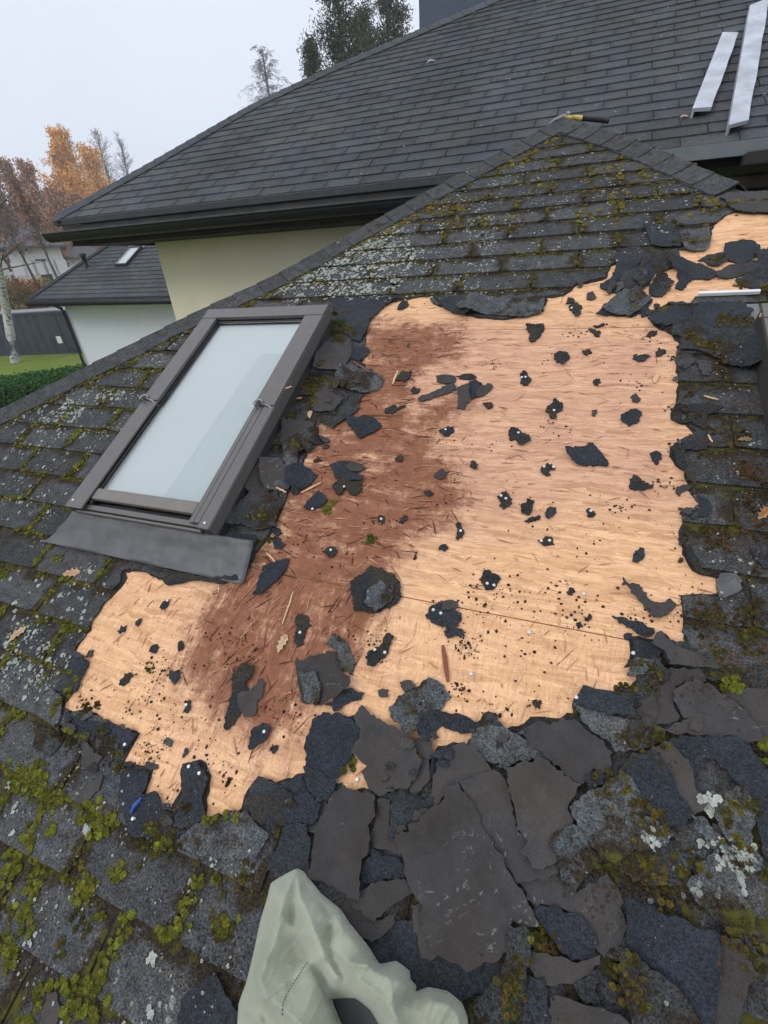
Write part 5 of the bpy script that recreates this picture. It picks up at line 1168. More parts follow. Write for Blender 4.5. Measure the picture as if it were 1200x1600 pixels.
splinter((418, 865), (432, 880), .005, 'thin pale splinter near the flashing corner'); splinter((441, 976), (459, 925), .004, 'long thin pale splinter on the dark rotten wood')
splinter((555, 572), (580, 590), .006, 'reddish splinter beside the grey-green piece', red); splinter((570, 650), (630, 652), .006, 'long reddish splinter lying level in the rotten wood', red)
splinter((1098, 622), (1120, 629), .005, 'pale splinter on the right courses above the first notch'); splinter((1104, 683), (1110, 696), .004, 'thin curved pale sliver in the first notch of the right margin')
splinter((470, 770), (502, 755), .006, 'pale sliver near the dark curved piece'); splinter((365, 1045), (398, 1026), .004, 'thin red splinter on the lower rotten wood', red)
# ------------------------------------------------------------------ dry oak leaves
def leaf(x, y, L, rot, lab, col=(.52, .36, .19), frame='near'):
    pts = []
    half = [(0, .0), (.06, .05), (.2, .10), (.26, .20), (.36, .13), (.46, .15), (.52, .28), (.6, .17), (.70, .18), (.75, .26), (.84, .13), (.95, .08), (1, 0)]
    P = half+[(a, -b*.9) for a, b in half[-2:0:-1]]; c, s = math.cos(rot), math.sin(rot)
    if frame == 'near':
        u, v = U(x, y, .02); h = hat(u, v); f = lambda a, b: W(u+(a-.5)*L*c-b*L*s, v+(a-.5)*L*s+b*L*c, h+.005+.10*L*abs(b)+.05*L*math.sin(a*5)); g = Vector(UN.tolist())
    else:
        u, v = mainp(x, y); f = lambda a, b: WM(u+(a-.5)*L*c-b*L*s, v+(a-.5)*L*s+b*L*c, .02+.14*L*abs(b)+.08*L*math.sin(a*5)); g = EN
    mb = MB(); V = [mb.vert(f(a, b), (a, b), col) for a, b in P]; m_ = [mb.vert(f(a, 0)-g*.06*L*math.sin(math.pi*a), (a, 0), tuple(k*.7 for k in col)) for a, b in half]
    n = len(half); N = len(P)
    for i in range(n-1): mb.face((V[i], m_[i], m_[i+1], V[i+1])) if i else mb.face((m_[0], m_[1], V[1]))
    for i in range(n-1):
        j0, j1 = (N-i) % N, N-i-1
        if i < n-2: mb.face((V[j0], V[j1], m_[i+1], m_[i]))
    o = mb.build('oak_leaf', M['leafm']); tag(o, lab, 'leaf', 'dry oak leaves on the roofs'); so_ = o.modifiers.new('thick', 'SOLIDIFY'); so_.thickness = .0008
leaf(484, 646, .05, 1.9, 'pale dry oak leaf on the mossy debris right of the skylight hinge', (.60, .44, .27)); leaf(438, 1003, .06, 1.5, 'pale dry oak leaf on the dark rotten wood', (.62, .45, .27))
leaf(110, 895, .075, .35, 'tan dry oak leaf on the shingles under the flashing sheet', (.55, .35, .2)); leaf(25, 990, .07, 1.2, 'tan dry oak leaf near the left edge of the photo', (.55, .38, .2))
leaf(1197, 800, .06, .9, 'orange-brown leaf at the right edge beside the bare patch', (.5, .27, .1)); leaf(405, 725, .04, 1.1, 'small tan leaf bit leaning by the lower skylight side', (.5, .33, .2))
leaf(466, 620, .03, .4, 'small orange leaf bit on moss right of the skylight hinge', (.5, .3, .12)); leaf(1177, 524, .05, .8, 'curled orange-brown leaf beside the right skylight', (.55, .33, .16))
leaf(1165, 715-30, .04, .2, 'small brown leaf bit on the right courses', (.3, .2, .1)); leaf(674, 99, .10, .6, 'pale leaf lying alone high on the big dark roof', (.62, .56, .42), 'm'); leaf(1068, 187, .06, .3, 'pale leaf below the shorter white board', (.6, .5, .4), 'm')
# ------------------------------------------------------------------ moss cushions, lichen, crumbs: uncountable ground cover
ICO = bmesh.new(); bmesh.ops.create_icosphere(ICO, subdivisions=2, radius=1); IV = [v.co.copy() for v in ICO.verts]; IF = [tuple(v.index for v in f.verts) for f in ICO.faces]
IC1 = bmesh.new(); bmesh.ops.create_icosphere(IC1, subdivisions=1, radius=1); IV1 = [v.co.copy() for v in IC1.verts]; IF1 = [tuple(v.index for v in f.verts) for f in IC1.faces]
def cushion(mb, u, s, r, col, fine=True, tall=.7, ro=None, el=1.0, ang=0):
    VV, FF = IV1, IF1; h = hat(u, s); sd = random.uniform(0, 99); ids = []
    if h > .085: return
    ca, sa = math.cos(ang), math.sin(ang); j = random.uniform(.7, 1.2)*(1+.5*noise.noise((u*22, s*22, 3))); col = tuple(c*j for c in col)
    for v in VV:
        k = 1+.30*noise.noise(v*2.1+Vector((sd, 0, 0)))+.30*noise.noise(v*6+Vector((sd, 3, 0)))
        x, y = v.x*r*k*el, v.y*r*k; z = max(v.z, -.25)*r*k*tall; q = random.uniform(.7, 1.3)
        ids.append(mb.vert(W(u+x*ca-y*sa, s+x*sa+y*ca, h+z), (u, s), tuple(c*q for c in col)))
    for f in FF: mb.face([ids[i] for i in f])
    nb = int(16+r*1500) if fine else 7
    for _ in range(nb):
        a = random.uniform(0, 6.28); q = random.uniform(0, 1.12)**.7; x, y = math.cos(a)*r*q*el, math.sin(a)*r*q; z = r*tall*math.sqrt(max(0, 1.0-min(q*q, 1)))*.9
        du, ds = x*ca-y*sa, x*sa+y*ca; L = random.uniform(.002, .0055); w = .0010; t = random.uniform(0, 3.14)
        p = W(u+du, s+ds, h+z); e = Vector((math.cos(t), math.sin(t), 0))*w; up = (Vector(UN.tolist())*.8+Vector((random.uniform(-1, 1), random.uniform(-1, 1), 0))).normalized()*L
        cc = tuple(c*random.uniform(.7, 1.9) for c in col); i = [mb.vert(k_, (u, s), cc) for k_ in (p-e, p+e, p+up)]; mb.face(i)
GREEN = (.150, .165, .020); OLIVE = (.075, .075, .018); OCHRE = (.17, .125, .025); DARK = (.04, .033, .015); BROWN = (.085, .045, .02)
def pal(w, u=None, s=None):
    c = random.choices((GREEN, OLIVE, OCHRE, DARK, BROWN), w)[0]; m_ = [sum(k[i]*q for k, q in zip((GREEN, OLIVE, OCHRE, DARK, BROWN), w))/sum(w) for i in range(3)]
    return tuple(.45*a+.55*b for a, b in zip(c, m_))
mb = MB()
def strip(pxl, width, w=(6, 3, 1, .5, 0), dens=1.0, size=.014, tall=.7):
    P = [U(*p, .01) for p in pxl]
    for a, b in zip(P, P[1:]):
        L = math.hypot(b[0]-a[0], b[1]-a[1])
        size_ = size*.5
        for _ in range(max(1, int(L*width/(size_*size_)*.42*dens))):
            t = random.random(); o = random.gauss(0, .33)*width
            d = ((b[0]-a[0])/L, (b[1]-a[1])/L); r = size_*random.uniform(.55, 1.35)
            cushion(mb, a[0]+d[0]*L*t-d[1]*o, a[1]+d[1]*L*t+d[0]*o, r, pal(w), True, tall)
Cz = lambda L: fpx('C', L)
for L, wd_ in (([230,90, 160,210, 110,320], .045), ([60,20, 130,40, 200,30], .05), ([20,60, 90,50, 170,90], .035), ([180,380, 140,500, 80,700, 40,830], .04), ([330,170, 400,200, 470,260], .05), ([510,370, 480,470], .032),
               ([385,440, 345,545], .045), ([550,600, 500,720, 440,840, 390,950], .032), ([825,440, 790,540, 740,690], .026), ([740,695, 650,690], .03), ([700,280, 660,350], .04), ([190,880, 140,990, 100,1090], .04),
               ([270,860, 240,950], .04), ([380,890, 330,950, 260,1050], .045), ([340,1010, 400,1060], .03), ([40,340, 70,430, 10,440], .05), ([920,620, 930,710], .035), ([900,430, 890,480], .03), ([10,700, 50,820], .035), ([250,230, 190,270], .025), ([440,970, 450,1000], .02), ([410,590, 440,620], .02)):
    strip(Cz(L), wd_, (7, 2, 1, .6, 0), 1.5, .018)
for L, wd_ in (([700,280, 740,360], .05), ([290,400, 340,520], .05), ([300,600, 380,660], .045), ([880,600, 960,700], .04), ([1040,400, 1020,520], .04), ([250,720, 260,780], .03), ([600,250, 700,300, 560,330], .045), ([0,560, 60,620], .03), ([110,430, 180,470], .04)):
    strip(Cz(L), wd_, (1, 3, 1, 4, 1), .8, .013, .5)
for L, wd_ in (([60,360, 30,410], .03), ([20,860, 90,870, 140,850], .06), ([100,900, 190,960], .05), ([10,620, 100,650], .02), ([170,900, 210,1000], .045), ([130,120, 180,110], .02), ([120,290, 180,285], .025), ([200,50, 240,60], .02), ([150,520, 180,500], .02), ([0,130, 40,90], .04), ([240,300, 290,320], .03), ([330,1010, 380,1000], .03),
               ([880,1025, 900,1010], .02), ([760,1050, 860,1010], .02)):
    strip(fpx('F', L), wd_, (6, 3, 1, 1, 0), 1, .014)
for L, wd_, w in (([310,590, 320,640], .03, (0, 2, 0, 3, 0)), ([340,600, 370,600], .02, (0, 2, 0, 3, 0)), ([550,440, 560,480], .018, (1, 2, 1, 1, 0)), ([820,880, 850,900], .018, (0, 1, 0, 3, 1)), ([690,960, 720,1000], .03, (0, 1, 0, 3, 1)), ([430,830, 470,850], .03, (0, 3, 1, 2, 0)), ([380,690, 430,760], .03, (0, 2, 1, 3, 0)), ([200,700, 280,760], .03, (0, 2, 0, 4, 1))):
    strip(fpx('F', L), wd_, w, .9, .009, .6)
# beside the skylight and on the rotten wood
for L, wd_ in (([532,505, 545,520], .04), ([520,500, 535,540], .03), ([485,600, 495,625, 480,640], .045), ([500,590, 530,605], .03), ([440,665, 470,640], .03), ([428,705, 440,680], .02), ([385,812, 420,815], .02), ([470,605, 492,590], .04), ([405,845, 430,840], .02), ([505,565, 500,580], .02), ([555,515, 550,530], .015)):
    strip(fpx('P', L), wd_, (2, 4, 2, 3, 1), 1, .011)
for x, y, r, c in ((511, 790, .016, GREEN), (509, 798, .016, GREEN), (580, 842, .020, OLIVE), (1143, 1068, .0, OLIVE), (1142, 1069, .022, GREEN), (1200, 1175, .035, GREEN), (519, 783, .012, GREEN), (551, 1195, .015, GREEN), (545, 1200, .014, OLIVE), (130, 1395, .03, GREEN)):
    if r: 
        for _ in range(3 if r < .018 else 14): cushion(mb, *[a+random.uniform(-1, 1)*r*.8 for a in U(x, y, .01)], min(r*.7, .009)*random.uniform(.7, 1.2), c, True, .9)
for L, wd_ in (([560,600, 640,610, 700,590], .03), ([600,790, 680,820, 750,790], .045), ([650,500, 740,540, 700,650], .03), ([420,70, 600,90], .0), ([880,80, 1000,80], .0), ([900,260, 1020,330], .03), ([930,430, 1020,440], .035), ([1080,400, 1180,440], .03), ([960,530, 1080,580], .05)):
    if wd_: strip(fpx('B', L), wd_, (.3, 3, 1, 4, 1.5), .8, .011, .5)
for L, wd_ in (([470,70, 600,60], .05), ([640,130, 700,230, 760,270], .05), ([600,390, 700,430, 850,440], .05), ([830,330, 870,450], .04), ([600,750, 600,850, 640,1000], .05), ([210,670, 330,760], .045), ([150,760, 140,900, 110,1020], .05), ([1020,130, 1010,240], .04), ([1080,270, 1160,450], .06), ([1010,650, 1080,740, 1170,830], .04), ([550,450, 575,500], .015), ([760,540, 800,580], .03), ([1110,120, 1120,200], .04)):
    strip(fpx('E', L), wd_, (.3, 3, 2, 3, 1.5), .8, .012, .45)
for L, wd_ in (([440,385, 480,365, 600,360], .02), ([830,430, 930,400], .03), ([600,170, 650,240], .03), ([900,780, 1000,830, 1080,850], .06), ([900,950, 800,1000], .05), ([690,900, 780,960], .04), ([205,430, 240,440], .02), ([1010,560, 1080,590], .03), ([560,590, 600,600], .02)):
    strip(fpx('K', L), wd_, (.5, 3, 3, 3, 1), .9, .011, .5)
for L, wd_ in (([270,180, 380,210], .04), ([300,50, 340,60], .06), ([440,260, 480,330], .04), ([620,300, 700,340], .04), ([520,420, 550,430], .02), ([360,440, 480,430], .02), ([650,470, 650,600], .05), ([700,600, 780,600], .04), ([640,740, 760,760], .06), ([380,920, 560,930], .05), ([330,1440, 540,1480], .06), ([720,890, 800,960], .06), ([640,700, 780,700], .04), ([690,1150, 750,1180], .05), ([270,930, 280,980], .03), ([560,1010, 400,1000], .03), ([700,1350, 740,1400], .04), ([620,1400, 700,1600], .05)):
    strip(fpx('R', L), wd_, (.1, 1, .7, 4, 4), .55, .009, .32)
# along the course joints everywhere else
n_ = 0
for k in range(-14, 23):
    sh = (.506 if k % 2 == 0 else .506-TABW/2)
    for j in range(-18, 12):
        u = sh+j*TABW; s = butt(k, u)
        pts_in = inside(field, np.array([u]), np.array([s+.05]))[0]; ph = inside(HOLE, np.array([u]), np.array([s+.05]))[0]
        if not pts_in or ph or hat(u, s+.05) > .02: continue
        left = u < -1.25 and s < 1.5; topz = s > 1.75; right = u > .3 and s < 1.4
        if not (left or topz or right): continue
        pr = 1.0 if left else (.7 if topz else .35)
        if random.random() < pr:
            nb = random.randint(5, 13) if left else random.randint(5, 13); w = (4, 3, 1.5, 1, 0) if left else ((.4, 3, 3, 1.5, .5) if topz else (0, 1, .6, 3, 3))
            t0 = random.uniform(0, .5); t1 = random.uniform(.6, 1)
            if left: t0 *= .4; t1 = 1
            for _ in range(int(nb*(2.4 if left else 1.3))):
                t = random.uniform(t0, t1); cushion(mb, u+random.gauss(0, .006), s+t*EXPO, random.uniform(.006, .013) if left else random.uniform(.005, .011), pal(w), left or s < 2.4, .6)
        if random.random() < (.9 if left else (.6 if topz else .2)):
            L = random.uniform(.05, .3); c = random.uniform(0, TABW)
            for _ in range(int(L*(130 if left else 85))):
                uu = u+c+random.uniform(-.5, .5)*L
                if hat(uu, butt(k, uu)) < .002 or hat(uu, butt(k, uu)-.01) < .002: continue
                cushion(mb, uu, butt(k, uu)-random.uniform(-.002, .008), random.uniform(.004, .010), pal((3, 3, 2, 1.5, .3) if left else (.4, 3, 3, 3, .6)), left, .55, el=1.4)
# the heavy patches high on the left hip of the mossy top
for L, n1, w in (([60,680, 250,560, 320,530], 150, (1, 2, 6, 1, 1)), ([120,650, 260,640], 120, (.3, 1, 4, 2, 2)), ([0,740, 120,640], 90, (1, 2, 5, 1, 0)), ([380,520, 540,430], 90, (1, 2, 4, 1, 0)), ([160,700, 420,700], 90, (.2, 1, 2, 3, 2)), ([620,660, 640,690], 25, (.5, 1, 4, 1, 0)), ([720,600, 740,680], 30, (.5, 1, 4, 1, 0)), ([800,520, 830,560], 24, (.5, 2, 4, 1, 0)), ([990,600, 1020,660], 24, (.5, 2, 4, 1, 0)), ([640,540, 660,600], 22, (.5, 2, 4, 1, 0)), ([720,510, 740,550], 22, (.5, 2, 4, 1, 0)), ([500,510, 520,540], 14, (1, 2, 3, 1, 0)), ([480,570, 500,610], 14, (1, 2, 3, 1, 0))):
    P = [U(*p, .01) for p in fpx('T', L)]
    for _ in range(n1):
        i = random.randrange(len(P)-1); t = random.random(); u = P[i][0]*(1-t)+P[i+1][0]*t+random.gauss(0, .03); s = P[i][1]*(1-t)+P[i+1][1]*t+random.gauss(0, .045)
        cushion(mb, u, s, random.uniform(.006, .015), pal(w), False, .45)
# moss creeping over the left hip caps
for i in range(700):
    a, b = hipL[1], hipL[5]; t = random.random(); q = 1+int(t*4); t = t*4-int(t*4); a, b = hipL[q], hipL[min(q+1, 6)]
    c = np.array(a)*(1-t)+np.array(b)*t; d = (np.array(b)-np.array(a)); d /= np.hypot(*d); c = c+np.array([-d[1], d[0]])*random.choice((.12, .13, .12, .08, .04, .0))*random.uniform(.8, 1.15)
    cushion(mb, c[0], c[1], random.uniform(.006, .014), pal((2, 3, 4, 2, 0)), True, .6)
tag(mb.build('moss', M['moss'], smooth=False), 'green and ochre moss cushions growing along the shingle joints', 'moss', kind='stuff')
# lichen crusts
mb = MB()
def crust(u, s, r, col=(.38, .40, .36), o=.0012):
    h = hat(u, s)
    if h > .085 or not inside(field, np.array([u]), np.array([s]))[0] or h < .002: return
    n = 7; sd = random.uniform(0, 50); j = random.uniform(.7, 1.15); cc = tuple(c*j for c in col)
    c = mb.vert(W(u, s, h+o+.0018), (u, s), tuple(k*.8 for k in cc)); R_ = []
    for i in range(n*2):
        a = i*math.pi/n; k = r*(1+.5*noise.noise((sd, a*1.3, 0))+.25*random.uniform(-1, 1)); R_.append(mb.vert(W(u+k*math.cos(a), s+k*math.sin(a), h+o), (u, s), cc))
    for i in range(n*2): mb.face((c, R_[i], R_[(i+1) % (2*n)]))
def crusts(L, n1, sd_, r0=.003, r1=.010, fr='P'):
    P = [U(*p, .01) for p in fpx(fr, L)]; b = bbox(P); k = 0
    while k < n1:
        u, s = random.uniform(b[0], b[2]), random.uniform(b[1], b[3])
        if inside(P, np.array([u]), np.array([s]))[0]:
            k += 1; m_ = random.randint(1, 4)
            for _ in range(m_*2): crust(u+random.gauss(0, sd_), s+random.gauss(0, sd_), random.uniform(r0*.6, r1*.78)*random.choice((.35, .5, .8, 1)))
crusts([430,440, 560,368, 625,345, 660,400, 620,468, 430,470], 420, .02, .004, .013)
crusts([560,368, 700,290, 800,330, 740,470, 610,468], 170, .02, .003, .009)
crusts([700,290, 880,225, 1090,300, 1050,370, 900,440, 740,470], 190, .02, .003, .008)
crusts([390,470, 560,372, 600,352, 640,330, 600,380, 470,450], 150, .012, .004, .011)
crusts([0,650, 300,510, 230,600, 100,780, 0,880], 120, .02, .004, .010)
crusts([60,640, 130,620, 130,655, 50,670], 30, .02, .006, .012); crusts([150,610, 190,605, 190,625, 155,630], 18, .015, .006, .012); crusts([170,555, 300,500, 300,520, 190,570], 24, .015, .005, .010)
crusts([0,900, 180,890, 110,1020, 90,1110, 0,1100], 50, .02, .005, .012); crusts([0,980, 80,970, 80,1060, 0,1070], 30, .02, .004, .009)
crusts([0,1130, 200,1200, 330,1290, 420,1330, 370,1600, 0,1600], 60, .02, .002, .006); crusts([400,1000, 700,1200, 420,1300], 0, .02)
for i_ in range(4): crusts([int(v_) for a_, b_ in zip(((430,440),(320,490),(140,580),(0,650))[i_:], ((320,490),(140,580),(0,650))[i_:i_+1]) for v_ in (a_[0], a_[1]-2, b_[0], b_[1]-2, b_[0]+12, b_[1]+14, a_[0]+12, a_[1]+14)] or [0,648, 40,630, 40,650, 0,668], 34, .015, .003, .008)
crusts([1120,480, 1180,600, 1195,1000, 1080,1000, 1100,800], 26, .02, .003, .006)
for x, y, r in ((133, 1293, .012), (50, 1497-97, .011), (15, 1228, .016), (22, 1262, .012), (50, 1468, .014), (235, 1585, .012), (237, 1502, .010), (1103, 1258, .018), (1098, 1250, .013), (1108, 1265, .014), (1095, 1320, .010), (1015, 1315, .009), (1160, 1385, .010), (1130, 1345, .010), (336, 1345, .008), (240, 1495, .010), (18, 1303, .01)):
    u, s = U(x, y, .012)
    for _ in range(5): crust(u+random.gauss(0, r*.5), s+random.gauss(0, r*.5), r*random.uniform(.3, .6), (.42, .44, .40), .0025)
crusts([1110,1320, 1165,1330, 1160,1380, 1115,1350], 22, .01, .004, .008); crusts([1000,1310, 1030,1300, 1030,1325], 8, .008, .003, .007)
tag(mb.build('lichen', M['lichen']), 'pale lichen crusts speckling the old shingles', 'lichen', kind='stuff')
# crumbs of bitumen and granules on the board
mb = MB()
def crumb(u, s, r, col):
    h = hat(u, s); 
    if h > .06: return
    n = 5; sd = random.random()*9; a0 = random.uniform(0, 6); top = mb.vert(W(u, s, h+r*random.uniform(.5, .9)+.0006), (u, s), col)
    R_ = [mb.vert(W(u+r*random.uniform(.5, 1.3)*math.cos(a0+i*6.283/n), s+r*random.uniform(.5, 1.3)*math.sin(a0+i*6.283/n), h+.0006), (u, s), col) for i in range(n)]
    for i in range(n): mb.face((top, R_[i], R_[(i+1) % n]))
CC = ((.030, .024, .020), (.05, .035, .024), (.02, .02, .022), (.09, .05, .03))
def crumbs(x, y, n1, spread, r0=.0010, r1=.0058, col=None):
    c = U(x, y, .002); n1 = int(n1*.8)
    for _ in range(n1):
        k = random.random()**3.2; crumb(c[0]+random.gauss(0, spread), c[1]+random.gauss(0, spread*.8), r0+(r1-r0)*k, col or random.choice(CC))
hbx = bbox(HOLE)
for _ in range(1100):
    u, s = random.uniform(hbx[0], hbx[2]), random.uniform(hbx[1], hbx[3])
    if hat(u, s) < .002 and noise.noise((u*3, s*3, 7)) > -.15: crumb(u, s, .001+.0025*random.random()**3, random.choice(CC))
for x, y, n1, sp in ((825, 795, 60, .04), (740, 940, 90, .05), (730, 1010, 120, .022), (720, 1075, 50, .014), (700, 985, 60, .03), (880, 930, 70, .05), (905, 970, 60, .04), (768, 910, 60, .025), (840, 990, 60, .06), (790, 930, 60, .05), (590, 1010, 60, .03), (560, 1000, 30, .03),
                     (350, 1010, 90, .05), (385, 1000, 60, .04), (250, 1060, 110, .06), (220, 1100, 70, .06), (300, 1130, 90, .07), (260, 1040, 60, .03), (345, 1200, 60, .03), (1010, 520, 60, .05), (905, 520, 50, .04), (770, 575, 40, .02), (640, 540, 40, .03), (1030, 760, 50, .03), (975, 790, 40, .03), (1055, 700, 60, .014),
                     (1055, 640, 90, .014), (1055, 560, 60, .012), (985, 600, 40, .03), (850, 560, 40, .04), (915, 850, 40, .05), (500, 760, 50, .04), (600, 820, 50, .03), (530, 870, 60, .04), (460, 850, 60, .04), (430, 1110, 60, .04), (470, 1130, 50, .04), (870, 670, 40, .04), (750, 700, 30, .04), (700, 780, 30, .04), (1010, 960, 40, .03), (1060, 960, 40, .02),
                     (770, 1110, 40, .03), (690, 1110, 40, .03), (850, 1100, 30, .04), (180, 1180, 60, .02), (130, 1100, 60, .02), (690, 690, 30, .03), (715, 750, 30, .02)):
    crumbs(x, y, n1, sp)
for x, y, n1, sp, c in ((1150, 640, 200, .05, (.11, .055, .025)), (1165, 735, 220, .03, (.12, .05, .022)), (1110, 700, 160, .04, (.09, .05, .025)), (1180, 830, 240, .05, (.11, .055, .025)), (1120, 850, 220, .05, (.09, .05, .025)), (1150, 560, 160, .05, (.08, .06, .03)), (1130, 1000, 120, .04, (.08, .06, .02)), (1180, 1020, 240, .04, (.13, .06, .025)),
                        (1100, 950, 160, .04, (.07, .05, .02)), (1090, 600, 160, .04, (.06, .05, .03)), (480, 620, 160, .03, (.07, .05, .03)), (440, 700, 120, .03, (.05, .04, .03)), (1090, 1080, 160, .04, (.06, .045, .02)), (300, 1330, 200, .06, (.07, .045, .025)), (260, 1290, 150, .04, (.07, .04, .02)), (120, 1340, 160, .05, (.08, .05, .025)), (330, 1500, 200, .06, (.04, .035, .025)),
                        (60, 1060, 160, .06, (.07, .05, .03)), (230, 1180, 120, .04, (.06, .04, .025)), (990, 1340, 200, .05, (.07, .05, .025)), (950, 1400, 160, .04, (.06, .045, .025)), (1150, 1480, 150, .05, (.08, .05, .03)), (800, 1560, 160, .04, (.03, .028, .022)), (1000, 1180, 160, .03, (.05, .045, .02))):
    crumbs(x, y, n1, sp, .0015, .005, c)
FB = MB()
def fibre(u, s, L, w, a, col):
    h = hat(u, s)
    if h > .002 or not inside(HOLE, np.array([u]), np.array([s]))[0]: return
    c, s_ = math.cos(a), math.sin(a); b = random.uniform(-.12, .12); k = [(-.5, 0), (-.1, b*.5), (.5, b)]; A = []; B = []
    for i, (x, y) in enumerate(k):
        ww = w*(.35 if i != 1 else 1)/2; hh = h+.0010+(.002 if i == 1 else .0003)*random.random()
        A.append(FB.vert(W(u+L*(x*c-y*s_)-ww*s_, s+L*(x*s_+y*c)+ww*c, hh), (u, s), col)); B.append(FB.vert(W(u+L*(x*c-y*s_)+ww*s_, s+L*(x*s_+y*c)-ww*c, hh), (u, s), col))
    for i in range(2): FB.face((A[i], B[i], B[i+1], A[i+1]))
PS, PW = STRONG[1], STRONG[0]
for _ in range(5200):
    u, s = random.uniform(hbx[0], hbx[2]), random.uniform(hbx[1], hbx[3]); st_ = bool(inside(PS, np.array([u]), np.array([s]))[0] or inside(PW, np.array([u]), np.array([s]))[0])
    if not st_ and random.random() < .62: continue
    up_ = s < seam; a = random.gauss(1.25 if up_ else .05, .32) if random.random() < .8 else random.uniform(0, 3.14)
    col = random.choice(((.34, .15, .085), (.20, .075, .042), (.10, .035, .022), (.46, .26, .15), (.07, .028, .02))) if st_ else random.choice(((.62, .38, .21), (.72, .47, .28), (.40, .21, .12), (.28, .14, .08)))
    j = random.uniform(.8, 1.2); fibre(u, s, random.uniform(.01, .07)*(1 if st_ else .8), random.uniform(.001, .0045), a, tuple(k_*j for k_ in col))
tag(FB.build('wood_fibres', M['crumb']), 'raised wood strands and fibres of the bare board', 'wood fibres', kind='stuff')
tag(mb.build('debris_crumbs', M['crumb']), 'dark crumbs of bitumen and brown litter scattered over board and shingles', 'debris', kind='stuff')
